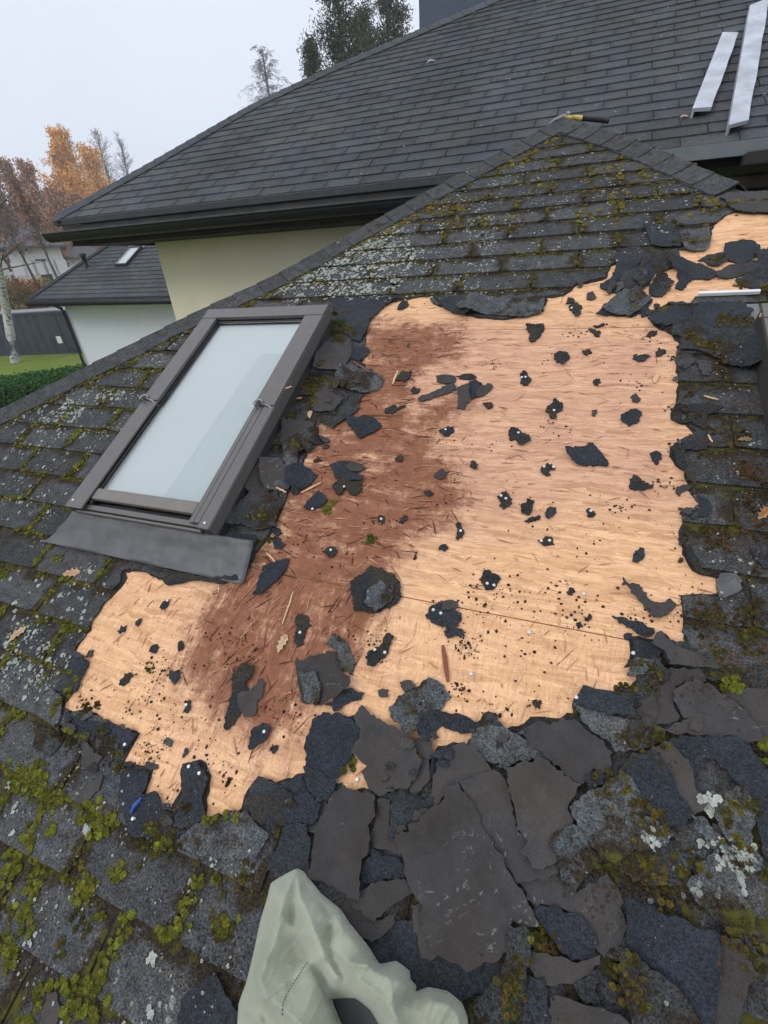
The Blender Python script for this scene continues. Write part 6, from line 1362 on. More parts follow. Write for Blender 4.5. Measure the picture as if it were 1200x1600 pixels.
# ------------------------------------------------------------------ the crumpled woven cloth bag at the bottom edge
def bag():
    out = fpx('D', [300,420, 330,435, 400,525, 480,590, 520,650, 600,750, 645,820, 715,808, 770,850, 775,885, 800,915, 800,935, 850,918, 930,935, 990,985, 1012,1040, 1020,1120, 1000,1250, 900,1330, 740,1330, 690,1150, 610,1010, 545,960, 445,965, 480,1060, 560,1200, 560,1350, 400,1400, 100,1350, 50,1200, 60,985, 90,900, 120,780, 150,640, 180,540, 195,480, 240,450])
    CR = [[(300,436,.045), (318,540,.085), (360,640,.105), (400,720,.115), (425,790,.125), (470,860,.125), (540,935,.12), (610,990,.11), (680,1100,.10), (720,1250,.09)],
          [(300,436,.045), (288,560,.075), (285,640,.055), (300,720,.05), (345,800,.045), (400,880,.04), (430,950,.03)],
          [(205,495,.05), (232,610,.085), (215,700,.085), (175,800,.10), (148,880,.115), (175,960,.125), (240,1000,.13), (330,1080,.13), (430,1180,.12)],
          [(300,436,.045), (250,540,.08), (232,610,.085), (300,680,.09), (348,805,.105), (390,900,.09), (470,1060,.05)],
          [(400,540,.07), (445,625,.085), (430,700,.06), (436,745,.045), (450,810,.05), (540,940,.075)],
          [(480,600,.05), (500,660,.085), (445,740,.10), (520,815,.12), (560,880,.11), (660,960,.12), (720,1040,.12), (760,1180,.11)],
          [(520,815,.12), (600,822,.10), (640,830,.06)], [(600,822,.10), (690,880,.12), (700,960,.12), (720,1040,.12)],
          [(650,835,.05), (720,850,.11), (750,900,.12), (745,960,.075), (770,1010,.07), (790,1100,.05)], [(720,850,.11), (765,870,.08)], [(745,960,.075), (780,900,.05)],
          [(800,940,.04), (790,990,.05), (800,1060,.05), (815,1180,.05)], [(850,930,.06), (870,970,.11), (940,985,.115), (975,1030,.10), (980,1120,.08)], [(870,970,.11), (840,1040,.12), (850,1140,.11)], [(940,985,.115), (900,1060,.085), (930,1160,.09)], [(990,1000,.05), (1000,1060,.06)],
          [(148,880,.115), (130,960,.075), (150,1060,.08), (200,1160,.10)], [(175,800,.10), (110,900,.05)], [(75,990,.035), (150,1060,.08)], [(200,1010,.09), (300,1130,.085)], [(250,900,.10), (348,805,.105)], [(250,900,.10), (175,960,.125)], [(560,700,.09), (590,780,.085), (600,822,.10)], [(500,660,.085), (560,700,.09)]]
    def seg(P, X, Y):
        d = np.full(X.shape, 1e9)
        for a, b in zip(P, P[1:]):
            e = b-a; t = np.clip(((X-a[0])*e[0]+(Y-a[1])*e[1])/(e@e), 0, 1); d = np.minimum(d, np.hypot(X-a[0]-t*e[0], Y-a[1]-t*e[1]))
        return d
    outp = rough_px(out); O = np.array(outp)
    g = 2.6; b = bbox(outp); X, Y = np.meshgrid(np.arange(b[0]+2, b[2], g), np.arange(b[1]+2, b[3], g), indexing='ij'); ok = inside(outp, X, Y) & (np.abs(pdist2(O, X, Y)) > 2.5)
    V, F = cdt([outp], lambda ids: 0 in ids, list(zip(X[ok], Y[ok])))
    Vx = np.array([v[0] for v in V]); Vy = np.array([v[1] for v in V]); de = np.abs(pdist2(O, Vx, Vy))
    cv = [Vector(p) for p in outp]; ch_ = [.012]*len(outp); ce_ = []
    for L in CR:
        k0 = len(cv)
        for x, y, h in L: cv.append(Vector(fpx('D', [x, y])[0])); ch_.append(h)
        ce_ += [(k0+i, k0+i+1) for i in range(len(L)-1)]
    tv, te, tf, ov, oe, of = delaunay_2d_cdt(cv, ce_, [], 0, 1e-4, True)
    th_ = []
    for v, ids in zip(tv, ov): th_.append(max([ch_[i] for i in ids]) if ids else .07)
    hgt = np.full(len(V), .014)
    for t in tf:
        (x1, y1), (x2, y2), (x3, y3) = (tv[i] for i in t); D_ = (y2-y3)*(x1-x3)+(x3-x2)*(y1-y3)
        if abs(D_) < 1e-9: continue
        l1 = ((y2-y3)*(Vx-x3)+(x3-x2)*(Vy-y3))/D_; l2 = ((y3-y1)*(Vx-x3)+(x1-x3)*(Vy-y3))/D_; l3 = 1-l1-l2; m_ = (l1 > -1e-6) & (l2 > -1e-6) & (l3 > -1e-6)
        hgt[m_] = (l1*th_[t[0]]+l2*th_[t[1]]+l3*th_[t[2]])[m_]
    hgt = np.maximum(hgt*.95-.008, .004+.012*np.clip(de/25, 0, 1))
    for i in range(len(V)):
        q2 = Vector((Vx[i]*.045+Vy[i]*.012, Vy[i]*.028, 4)); r2 = 1-abs(noise.noise(q2)*2); q3 = Vector((Vx[i]*.03-Vy[i]*.02, Vy[i]*.011+Vx[i]*.01, 9)); r3 = 1-abs(noise.noise(q3)*2)
        q4 = Vector((Vx[i]*.02+Vy[i]*.016, Vy[i]*.006-Vx[i]*.012, 3)); r4 = 1-abs(noise.noise(q4)*2)
        hgt[i] += (.0012*(r2-.6)+.0022*(r3**4-.3)+.0035*(r4**6-.2))*min(1, de[i]/16)
    nbr = [set() for _ in V]
    for t in F:
        for a in range(3): nbr[t[a]].update((t[(a+1) % 3], t[(a+2) % 3]))
    NI = [np.array(sorted(k)) for k in nbr]; fr = np.clip(de/4, .15, 1)
    for _ in range(16): hgt = hgt+(np.array([np.mean(hgt[k]) for k in NI])-hgt)*.6*fr
    for q, L in enumerate(CR):
        P = np.array(fpx('D', [c for x, y, h in L for c in (x, y)])); d = seg(P, Vx, Vy); am, wd_ = (-.016, 7) if q in (1, 4, 9, 10, 13) else (.013, 6)
        hgt = hgt+am*np.exp(-d/wd_)*np.clip(de/12, 0, 1)
    for _ in range(1): hgt = hgt+(np.array([np.mean(hgt[k]) for k in NI])-hgt)*.5
    for i in range(len(V)):
        q5 = Vector((Vx[i]*.05+Vy[i]*.03, Vy[i]*.012-Vx[i]*.02, 6)); hgt[i] += .0022*(1-abs(noise.noise(q5)*2))**4*min(1, de[i]/12)
    root = empty('cloth_bag', W(*U(520, 1500, 0), .01), 'crumpled pale sage-green woven cloth bag lying at the bottom edge of the photo', 'bag'); mb = MB(); ids = []
    base = np.array([min(hat(*U(x, y, .02)), .06) for x, y in zip(Vx, Vy)])
    for i in range(len(V)):
        o = float(hgt[i]+base.mean()); u, s = U(Vx[i], Vy[i], o); ids.append(mb.vert(W(u, s, o), (u, s)))
    for t in F: 
        f = [ids[i] for i in t]; a, b_, c = (Vector(mb.v[i]) for i in f)
        if (b_-a).cross(c-a).dot(Vector(EYE.tolist())-a) < 0: f = f[::-1]
        mb.face(f)
    # the hem turns down and under
    for a, b_ in border([tuple(f) for f in mb.f]):
        p, q = Vector(mb.v[a]), Vector(mb.v[b_]); n = Vector(UN.tolist()); bo = float(base.mean())
        i_ = [mb.vert(k_, mb.uv[a]) for k_ in (q, p, p-n*.008, q-n*.008)]; mb.face(i_)
    o = mb.build('cloth', M['cloth'], root, smooth=True); so_ = o.modifiers.new('thick', 'SOLIDIFY'); so_.thickness = .0012
    mb = MB(); lp_ = [U(x, y, .02) for x, y in fpx('D', [430,950, 560,945, 640,1010, 760,1180, 780,1330, 540,1350, 540,1200, 460,1060])]; V2, F2 = cdt([lp_], lambda ids: 0 in ids); slab(mb, V2, F2, lambda u, s: float(base.mean())+.012, lambda u, s: float(base.mean())+.004); mb.build('opening_shadow', M['black_rubber'], root)  # black sheet painting the shadow inside the bag's opening
    # stitched seam
    mb = MB(); sp = fpx('D', [345,810, 320,850, 290,895, 262,940, 245,985, 240,1060])
    from bisect import bisect
    pts = []
    for a, b_ in zip(sp, sp[1:]):
        for k in range(4): pts.append((a[0]+(b_[0]-a[0])*k/4, a[1]+(b_[1]-a[1])*k/4))
    ww = []
    for x, y in pts:
        i = int(np.argmin((Vx-x)**2+(Vy-y)**2)); js = np.argsort((Vx-x)**2+(Vy-y)**2)[:4]; oo = float(hgt[js].max()+base.mean())+.0012; ww.append(W(*U(x, y, oo), oo))
    for a, b_ in zip(ww[::1], ww[1::1]):
        m_ = a.lerp(b_, .45); mb.tube([a, m_], .0008, 5)
    mb.build('seam_stitching', M['stitch'], root)
def rough_px(P):
    out = []; n = len(P)
    for i in range(n):
        p0, p1, p2, p3 = (np.array(P[(i+k-1) % n]) for k in range(4))
        for j in range(4):
            t = j/4; out.append(tuple(.3*(.5*((2*p1)+(-p0+p2)*t+(2*p0-5*p1+4*p2-p3)*t*t+(-p0+3*p1-3*p2+p3)*t**3))+.7*(p1+(p2-p1)*t)))
    return out
def pdist2(P, X, Y):
    d = np.full(np.shape(X), 1e9)
    for a_, b_ in zip(P, np.roll(P, -1, 0)):
        e = b_-a_; t = np.clip(((X-a_[0])*e[0]+(Y-a_[1])*e[1])/max(e@e, 1e-9), 0, 1); d = np.minimum(d, np.hypot(X-a_[0]-t*e[0], Y-a_[1]-t*e[1]))
    return d
bag()
# ------------------------------------------------------------------ ground and neighbourhood
def gz(x, y):
    r = math.hypot(x, y); 
    f = lambda a, b, t: (lambda k: k*k*(3-2*k))(min(max((t-a)/(b-a), 0), 1))
    return 1.0*f(8, 24, r)+2.9*f(33, 60, r)
def on_ground(q):
    z = 1.0
    for _ in range(40):
        p = at(q, z=min(z, 4.3)); z = .6*z+.4*gz(p.x, p.y)
    return Vector((p.x, p.y, gz(p.x, p.y)))
mb = MB(); RR = [0, 4, 8, 12, 16, 20, 24, 29, 34, 42, 52, 65, 80, 100, 125, 160, 230, 400]; NA = 72; prev = None
c0 = mb.vert((0, 0, 0))
for r in RR[1:]:
    ring = []
    for k in range(NA):
        a = 2*math.pi*k/NA; x, y = r*math.cos(a), r*math.sin(a); f = min(max((r-32)/9, 0), 1); ring.append(mb.vert((x, y, gz(x, y)), (x, y), (f, 0, 0)))
    for k in range(NA):
        if prev is None: mb.face((c0, ring[k], ring[(k+1) % NA]))
        else: mb.face((prev[k], ring[k], ring[(k+1) % NA], prev[(k+1) % NA]))
    prev = ring
tag(mb.build('ground', M['ground'], origin=(0, 0, 0)), kind='structure', label='lawn and rough autumn ground around the houses')
# neighbouring low house: pale wall, dark hip roof
e0, e1 = at((48, 468), y=8.4), at((263, 463), y=8.4)
nh = empty('neighbour_house', (e0.x+3, 11, 0), 'low house with pale grey wall and dark hip roof left of the cream wall', 'house')
ex = (e1-e0).normalized(); sl2 = math.radians(30); es = Vector((0, math.cos(sl2), math.sin(sl2))); en = ex.cross(es).normalized()
def ip(x, y):
    d = Vector(ray(x, y).tolist()); e = Vector(EYE.tolist()); t = (e0-e).dot(en)/d.dot(en); q = e+d*t-e0; return q.dot(ex), q.dot(es)
WN = lambda a, b, o=0: e0+ex*a+es*b+en*o
h2 = [(0, 0), ip(130, 412), ip(185, 375)]; dd = (h2[2][0]-h2[1][0], h2[2][1]-h2[1][1]); h2.append((h2[2][0]+dd[0]*1.6, h2[2][1]+dd[1]*1.6)); T2 = h2[-1][1]
f2 = h2+[(11, T2), (11, 0)]
mb = MB()
for k in range(int(T2/.16)+1):
    for j in range(34):
        ua = (k % 2)*.167+j*.334-.2; q4 = [(ua+.004, k*.16), (ua+.33, k*.16), (ua+.33, k*.16+.17), (ua+.004, k*.16+.17)]
        fin = inside(f2, np.array([q[0] for q in q4]), np.array([q[1] for q in q4]))
        if not fin.any(): continue
        V, F = (q4, [(0, 1, 2, 3)]) if fin.all() else cdt([q4, f2], lambda ids: 0 in ids and 1 in ids)
        rd = random.random(); ids = [mb.vert(WN(u, s, .014-.012*(s-k*.16)/.17), (u+40, s), (rd, .5, .5)) for u, s in V]
        for t in F: mb.face([ids[i] for i in t])
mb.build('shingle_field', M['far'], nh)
mb = MB(); mb.poly([WN(u, s, -.002) for u, s in [f2[0]]+f2[:0:-1]]); hh = [WN(u, s, 0) for u, s in h2]; bk = hh[0]+Vector((0, 8, 0)); mb.poly(hh+[bk], c=(.5, .5, .5)); mb.poly([hh[-1], WN(11, T2), WN(11, T2)+Vector((0, 4, -2)), bk]); mb.build('rear_roof_face', M['far'], nh)
for a, b in zip(hh, hh[1:]): pass
mb = MB(); mb.tube([p+en*.02 for p in hh], .05, 6); mb.build('hip_cap_row', M['far'], nh)
mb = MB(); mb.box(e0+Vector((0, -.02, -.09)), ex*11, Vector((0, .04, 0)), Vector((0, 0, .09))); mb.build('fascia', M['drip'], nh)
mb = MB(); mb.tube([e0+ex*-.05+Vector((0, -.08, -.09)), e0+ex*11+Vector((0, -.08, -.09))], .06, 10); mb.build('gutter', M['black_metal'], nh, smooth=True)
wl = at((99, 474), y=8.95)
mb = MB(); mb.box((wl.x, 8.95, -.5), (10, 0, 0), (0, 6, 0), (0, 0, e0.z+.42)); mb.build('pale_wall', M['white_render'], nh)
mb = MB(); mb.box(e0+ex*.1+Vector((0, .03, -.12)), ex*10.8, Vector((0, .6, 0)), Vector((0, 0, .03))); mb.box(e0+ex*.1+Vector((0, .03, -.12)), ex*.8, Vector((0, 7, 0)), Vector((0, 0, .03))); mb.build('soffit', M['soffit'], nh)
mb = MB(); g0 = at((80, 473), y=8.35); g1 = at((98, 482), y=8.85); mb.tube([g0, g0+Vector((.03, .05, -.08)), g1+Vector((-.05, 0, 0)), g1+Vector((-.06, .03, -.1)), Vector((g1.x-.06, 8.88, .8))], .035, 8); mb.build('downpipe', M['black_metal'], nh, smooth=True)
# its little skylight and vent pipe
sw = [ip(187, 416), ip(206, 415), ip(220, 388), ip(203, 388)]
um0, um1 = (sw[0][0]+sw[3][0])/2, (sw[1][0]+sw[2][0])/2; sm0, sm1 = (sw[0][1]+sw[1][1])/2, (sw[2][1]+sw[3][1])/2
s2e = empty('small_roof_skylight', WN(um0, sm0), 'small skylight with pale glass on the dark roof of the low neighbour house', 'skylight')
mb = MB(); fw_ = .035
for a, b, c, d in ((um0, um0+fw_, sm0, sm1), (um1-fw_, um1, sm0, sm1), (um0+fw_, um1-fw_, sm0, sm0+fw_), (um0+fw_, um1-fw_, sm1-fw_, sm1)): mb.box(WN(a, c, .0), ex*(b-a), es*(d-c), en*.07)
mb.build('frame', M['frame_dark'], s2e, bevel=.004)
mb = MB(); mb.box(WN(um0+fw_, sm0+fw_, .055), ex*(um1-um0-2*fw_), es*(sm1-sm0-2*fw_), en*.01); mb.build('glass_pane', M['glass'], s2e)
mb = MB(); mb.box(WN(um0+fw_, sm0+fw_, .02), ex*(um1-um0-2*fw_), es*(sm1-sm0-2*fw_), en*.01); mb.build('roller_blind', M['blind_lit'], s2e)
mb = MB(); mb.box(WN(um0-.03, sm1+.001, .02), ex*(um1-um0+.06), es*.06, en*.09); mb.build('top_hood', M['white_paint'], s2e)
vp = ip(137, 418); vb = WN(*vp); ve = empty('vent_pipe', vb, 'small dark vent pipe on the hip of the low neighbour roof', 'vent pipe')
mb = MB(); mb.tube([vb, vb+Vector((0, 0, .26))], .05, 12); mb.build('pipe', M['black_metal'], ve, smooth=True); mb = MB(); mb.tube([vb+Vector((0, 0, .25)), vb+Vector((0, 0, .31))], .08, 12); mb.build('cap', M['drip'], ve)
# shipping container
cb = at((127, 552), z=1.0); cl = at((20, 556), z=1.0)
cx = Vector((cb.x-cl.x, cb.y-cl.y, 0)).normalized(); cy = Vector((-cx.y, cx.x, 0)); CH = 2.1; CL = 8.5
ce = empty('shipping_container', cb-cx*3, 'dark blue shipping container standing on the lawn by the birch', 'container')
mb = MB(); n1 = 60; x0v = cb-cx*CL
pr = []
for i in range(n1+1):
    q = i % 4; dpt = 0 if q in (0, 1) else .05; pr.append(cb-cx*CL+cx*(CL*i/n1)+cy*dpt)
for a, b in zip(pr, pr[1:]): mb.poly([a+Vector((0, 0, .12)), b+Vector((0, 0, .12)), b+Vector((0, 0, CH-.1)), a+Vector((0, 0, CH-.1))])
mb.box(x0v, cx*CL, cy*.06-cy*.08, Vector((0, 0, .12))); mb.box(x0v+Vector((0, 0, CH-.1)), cx*CL, cy*.06-cy*.08, Vector((0, 0, .1)))
mb.box(cb-cx*.12-cy*.021, cx*.12, cy*.1, Vector((0, 0, CH-.001)))
mb.box(cb+cy*.1-cx*.06, cx*.055, cy*2.3, Vector((0, 0, CH-.01)))
mb.build('corrugated_side', M['container'], ce)
mb = MB(); mb.box(x0v+Vector((0, 0, CH+.001))+cy*.04, cx*CL, cy*2.3, Vector((0, 0, .04))); mb.build('roof_panel', plain('container_roof', (.25, .25, .27), .6), ce)
for k in range(2):
    mb = MB(); o_ = cb-cx*(1.25-.58*k)-cy*.03+Vector((0, 0, .2)); mb.box(o_, cx*.54, cy*.03, Vector((0, 0, CH-.45))); d_ = mb.build('door', M['container'], ce)
    mb = MB()
    for z_ in (.35, 1.1, 1.3, 2.1): mb.box(o_-cy*.02+Vector((0, 0, z_)), cx*.5, cy*.019, Vector((0, 0, .05)))
    for x_ in (.14, .38): mb.tube([o_+cx*x_-cy*.04+Vector((0, 0, .02)), o_+cx*x_-cy*.04+Vector((0, 0, CH-.5))], .022, 6)
    mb.build('lock_bar', M['white_far'], d_)
mb = MB(); mb.box(cb-cx*1.15-cy*.05+Vector((0, 0, .55)), cx*.3, cy*.015, Vector((0, 0, .35))); mb.build('data_plate', M['white_far'], ce)
# ------------------------------------------------------------------ trees
def branch_tree(name, base, H_, spread, leafcol, nleaf, leafsize, label, bark, group=None, seed=1, lean=0, droop=0, r0=None, levels=4, crown0=.35, trunkmat=None, columnar=.5, leafmat='foliage', bs=1.0):
    R_ = random.Random(seed); root = empty(name, base, label, 'tree', group); tb = MB(); bb = MB(); tips = []; r0 = r0 or H_*.014
    def grow(p, d, L, r, lev):
        pts = [p]; rad = [r]; n = 5
        for i in range(n):
            d = (d+Vector((R_.uniform(-.16, .16), R_.uniform(-.16, .16), (.05 if lev < 2 else -.05*droop)))*(1 if lev else .3)).normalized(); p = p+d*L/n; pts.append(p); rad.append(max(r*(1-.75*(i+1)/n), .008*H_/15))
            if lev >= 1: tips.append((p.copy(), lev))
        (tb if lev == 0 else bb).tube(pts, rad, 6 if lev == 0 else 3, cap=False)
        if lev >= levels: return
        nb = {0: 26, 1: 8, 2: 6, 3: 3}[lev]
        for k in range(nb):
            t = (crown0+(1-crown0)*(k+.5)/nb) if lev == 0 else R_.uniform(.2, 1); i = min(int(t*n), n-1); q = pts[i].lerp(pts[i+1], t*n-i)
            a = k*2.4+R_.uniform(-.4, .4) if lev == 0 else R_.uniform(0, 6.28); out = Vector((math.cos(a), math.sin(a), 0)); up = columnar*2.0 if lev == 0 else R_.uniform(-.2, .9)
            dn = (d*(.5 if lev else 0)+out*1.0+Vector((0, 0, up))).normalized()
            if lev == 0: Lb = spread*(1-.72*((t-crown0)/(1-crown0))**1.3)*R_.uniform(.75, 1.15)
            else: Lb = L*R_.uniform(.35, .6)
            grow(q, dn, Lb, r*.34*bs if lev == 0 else r*.5, lev+1)
    grow(Vector(base)-Vector((0, 0, .2)), Vector((lean, 0, 1)).normalized(), H_, r0, 0)
    tb.build('trunk', trunkmat or bark, root, smooth=True)
    if nleaf:
        lb = MB(); br = R_
        for _ in range(nleaf):
            p, lv = br.choice(tips); q = p+Vector((br.gauss(0, 1), br.gauss(0, 1), br.gauss(0, 1)))*leafsize*1.6
            a = Vector((br.uniform(-1, 1), br.uniform(-1, 1), br.uniform(-1, 1))).normalized()*leafsize; b = a.cross(Vector((br.uniform(-1, 1), br.uniform(-1, 1), br.uniform(-1, 1)))).normalized()*leafsize*.6
            j = br.uniform(.6, 1.35); lb.poly([q-a, q+b, q+a, q-b], c=tuple(c*j*br.uniform(.9, 1.1) for c in leafcol))
        lb.build('crown', M[leafmat], root)
    bb.build('branches', bark, root)
    return root
def far_pos(px, y_px, dist):
    """place by direction: pixel column at the horizon, distance on the ground"""
    d = ray(px, y_px); k = dist/math.hypot(d[0], d[1]); return Vector((d[0]*k, d[1]*k, gz(d[0]*k, d[1]*k)))
def top_h(px, y_top, P):
    d = ray(px, y_top); k = math.hypot(P.x, P.y)/math.hypot(d[0], d[1]); return 4.4+d[2]*k-P.z
TG = 'autumn trees behind the neighbour houses'
def warm(c): return tuple(min(1, k*1.5+.03) for k in c)
TL = [ # x px of trunk at horizon, top px, dist, spread factor, colour, leaves, label, columnar
 (150, 228, 105, .34, (.52, .27, .035), 10000, 'bright orange larch, the tallest coloured tree behind the big roof corner', 1.2),
 (200, 246, 115, .40, (.50, .27, .045), 7000, 'smaller orange larch right of the tallest one', 1.2),
 (108, 262, 95, .24, (.30, .16, .07), 4200, 'rust-brown tree left of the tallest orange larch', .7),
 (72, 258, 98, .22, (.27, .15, .07), 3800, 'rust-brown tree second from the left edge group', .7),
 (40, 285, 90, .26, (.24, .14, .075), 3800, 'low brown tree behind the white far house', .6),
 (130, 300, 85, .30, (.26, .13, .06), 4200, 'wide russet tree below the tallest orange larch', .5),
 (90, 310, 80, .32, (.25, .13, .065), 4200, 'wide reddish-brown tree over the far white house', .5),
 (20, 315, 84, .32, (.22, .12, .07), 3800, 'reddish-brown tree at the left edge over the far houses', .5),
 (60, 330, 76, .34, (.24, .125, .07), 3600, 'low russet tree just behind the far white house', .4),
 (0, 300, 100, .30, (.20, .13, .08), 3400, 'brown tree cut by the left edge of the photo', .5),
 (165, 305, 92, .28, (.30, .15, .055), 3600, 'russet tree at the left tip of the big roof', .5),
 (-40, 300, 90, .3, (.22, .13, .07), 3000, 'brown tree beyond the left edge of the photo', .5),
]
for i, (x, yt, dist, sp, col, nl, lab, colm) in enumerate(TL):
    P = far_pos(x, 441, dist); Hh = top_h(x, yt, P); branch_tree('autumn_tree', P, Hh, Hh*sp, warm(col), int(nl*1.9), .17, lab, M['bark'], TG, 20+i, levels=2, crown0=.15, columnar=colm)
for i, (x, yt, dist, lab) in enumerate(((178, 215, 120, 'bare grey tree right of the tallest orange larch'), (218, 212, 118, 'bare pinkish tree near the slope of the big roof'), (240, 225, 125, 'bare grey tree touching the slope of the big roof'), (92, 290, 118, 'bare grey tree among the brown ones'))):
    P = far_pos(x, 430, dist); Hh = top_h(x, yt, P); branch_tree('bare_tree', P, Hh, Hh*.24, (.42, .30, .22), 500 if i == 1 else 0, .16, lab, M['bark_grey'], 'bare trees on the horizon', 50+i, levels=3, crown0=.3, columnar=1.6, bs=.6)
P = far_pos(455, 400, 60); Hh = top_h(455, 82, P); branch_tree('bare_birch', P, Hh, Hh*.23, None, 0, .1, 'bare birch top showing above the big roof left of the conifers', M['bark_grey'], None, 61, levels=4, crown0=.4, columnar=.8, droop=4, bs=.5)
P = far_pos(-4, 445, 42); Hh = top_h(-4, 110, P); branch_tree('weeping_birch', P, Hh, Hh*.34, None, 0, .1, 'tall bare drooping birch cut by the left edge of the photo', M['bark_grey'], None, 62, levels=4, crown0=.3, columnar=.9, droop=7, bs=.55)
# the birch trunk in front of the container
b0 = at((24, 566), z=1.0); b1 = at((0, 430), y=b0.y-.1); be = empty('birch', b0, 'white-barked birch trunk in front of the blue container', 'tree')
mb = MB(); dl = (b1-b0); mb.tube([b0-Vector((0, 0, .3)), b0+dl*.06, b0+dl*.3, b0+dl*.7, b1, b0+dl*1.8], [.24, .21, .19, .17, .15, .11], 10); mb.build('trunk', M['birch'], be, smooth=True)
mb = MB(); R_ = random.Random(3)
for k in range(26):
    t = R_.uniform(1.0, 1.8); p = b0+dl*t; d_ = Vector((R_.uniform(-1, 1), R_.uniform(-1, 1), R_.uniform(.1, .8))).normalized()*R_.uniform(1, 2.2); q = p+d_; mb.tube([p, p+d_*.6, q, q+Vector((0, 0, -.8))], [.03, .02, .012, .005], 4, cap=False)
mb.build('branches', M['bark'], be)
for i, (x, yt, lab) in enumerate(((60, 330, 'slim bare trunk in front of the far white house'), (95, 345, 'second slim bare trunk right of the far white house'))):
    P = far_pos(x, 441, 48+4*i); Hh = top_h(x, yt-70, P); branch_tree('young_tree', P, Hh, Hh*.22, (.26, .13, .06), 500, .12, lab, M['bark'], 'young bare trees', 70+i, levels=3, crown0=.35, columnar=.9, lean=-.15, bs=.7)
# conifers behind the big roof
def conifer(x, yt, dist, lab, seed, w):
    P = far_pos(x, 400, dist); P.z = 0; Hh = top_h(x, yt, P); R_ = random.Random(seed); root = empty('conifer', P, lab, 'tree', 'conifers behind the big roof'); tb = MB(); tb.tube([P, P+Vector((0, 0, Hh*.5)), P+Vector((0, 0, Hh))], [.3, .2, .03], 8); tb.build('trunk', M['bark'], root)
    lb = MB(); bb = MB()
    for k in range(230):
        t = R_.uniform(.12, 1); a = R_.uniform(0, 6.28); L = w*(1-t*.85)**.75*R_.uniform(.6, 1.2)+.15; z = Hh*t; o = P+Vector((0, 0, z)); d_ = Vector((math.cos(a), math.sin(a), R_.uniform(.0, .45))); q = o+d_*L; bb.tube([o, o.lerp(q, .6), q], [.035, .02, .008], 3, cap=False)
        for _ in range(120):
            s_ = R_.uniform(.25, 1.05); p = o.lerp(q, s_)+Vector((R_.gauss(0, .16), R_.gauss(0, .16), R_.gauss(-.12, .2))); e = Vector((R_.uniform(-.6, .6), R_.uniform(-.6, .6), R_.uniform(-1, .3))).normalized()*R_.uniform(.10, .22); f = e.cross(Vector((R_.uniform(-1, 1), R_.uniform(-1, 1), .2))).normalized()*.03
            g = R_.uniform(.6, 1.5); c = (.048*g, .068*g, .038*g) if R_.random() < .85 else (.12, .09, .04); lb.poly([p-f, p+f, p+e], c=c)
    lb.build('crown', M['foliage'], root); bb.build('branches', M['bark'], root)
conifer(560, -60, 30, 'dense green conifer rising above the hip of the big roof', 5, 2.6); conifer(622, -30, 34, 'olive conifer between the dense one and the chimney block', 6, 2.6); conifer(520, 60, 33, 'short conifer tip left of the dense conifer', 7, 1.1); conifer(590, 10, 40, 'rear conifer half hidden between the two front ones', 8, 2.4)
# ------------------------------------------------------------------ hedge, far houses, shrubs
mb = MB(); R_ = random.Random(11); hc = at((20, 600), z=.9); hx = Vector((1, .25, 0)).normalized()
hA = at((-160, 622), z=1.75); hB = at((165, 574), z=1.75)
hA = Vector((hA.x, hA.y, 0)); hB = Vector((hB.x, hB.y, 0)); hdir = (hB-hA); hn = Vector((-hdir.y, hdir.x, 0)).normalized()
he = empty('hedge', (hA+hB)/2, 'clipped dark green hedge in front of the lawn, left of the torn roof', 'hedge')
for _ in range(30000):
    t = R_.random(); a = R_.random(); hgt_ = 1.55+.12*noise.noise((t*30, a*3, 0)); side = R_.random()
    if side < .5: w_, z = R_.uniform(-.8, .8), hgt_+R_.gauss(0, .05)
    else: w_, z = -.85+R_.gauss(0, .06)+.1*noise.noise((t*40, a*4, 3)), R_.uniform(0, hgt_)
    p = hA+hdir*t+hn*w_+Vector((0, 0, z+.2)); e = Vector((R_.uniform(-1, 1), R_.uniform(-1, 1), R_.uniform(-.3, 1))).normalized()*R_.uniform(.04, .08); f = e.cross(Vector((R_.uniform(-1, 1), R_.uniform(-1, 1), .2))).normalized()*.03
    g = R_.uniform(.5, 1.5); mb.poly([p-e*.5, p+f, p+e*.5, p-f], c=(.05*g, .135*g, .03*g))
mb.build('leaves', M['foliage'], he)
mb = MB(); mb.box(hA-hn*.72, hdir, hn*1.4, Vector((0, 0, 1.62))); mb.build('inner_twigs', plain('hedge_core', (.014, .03, .010), .95, var=.4), he)
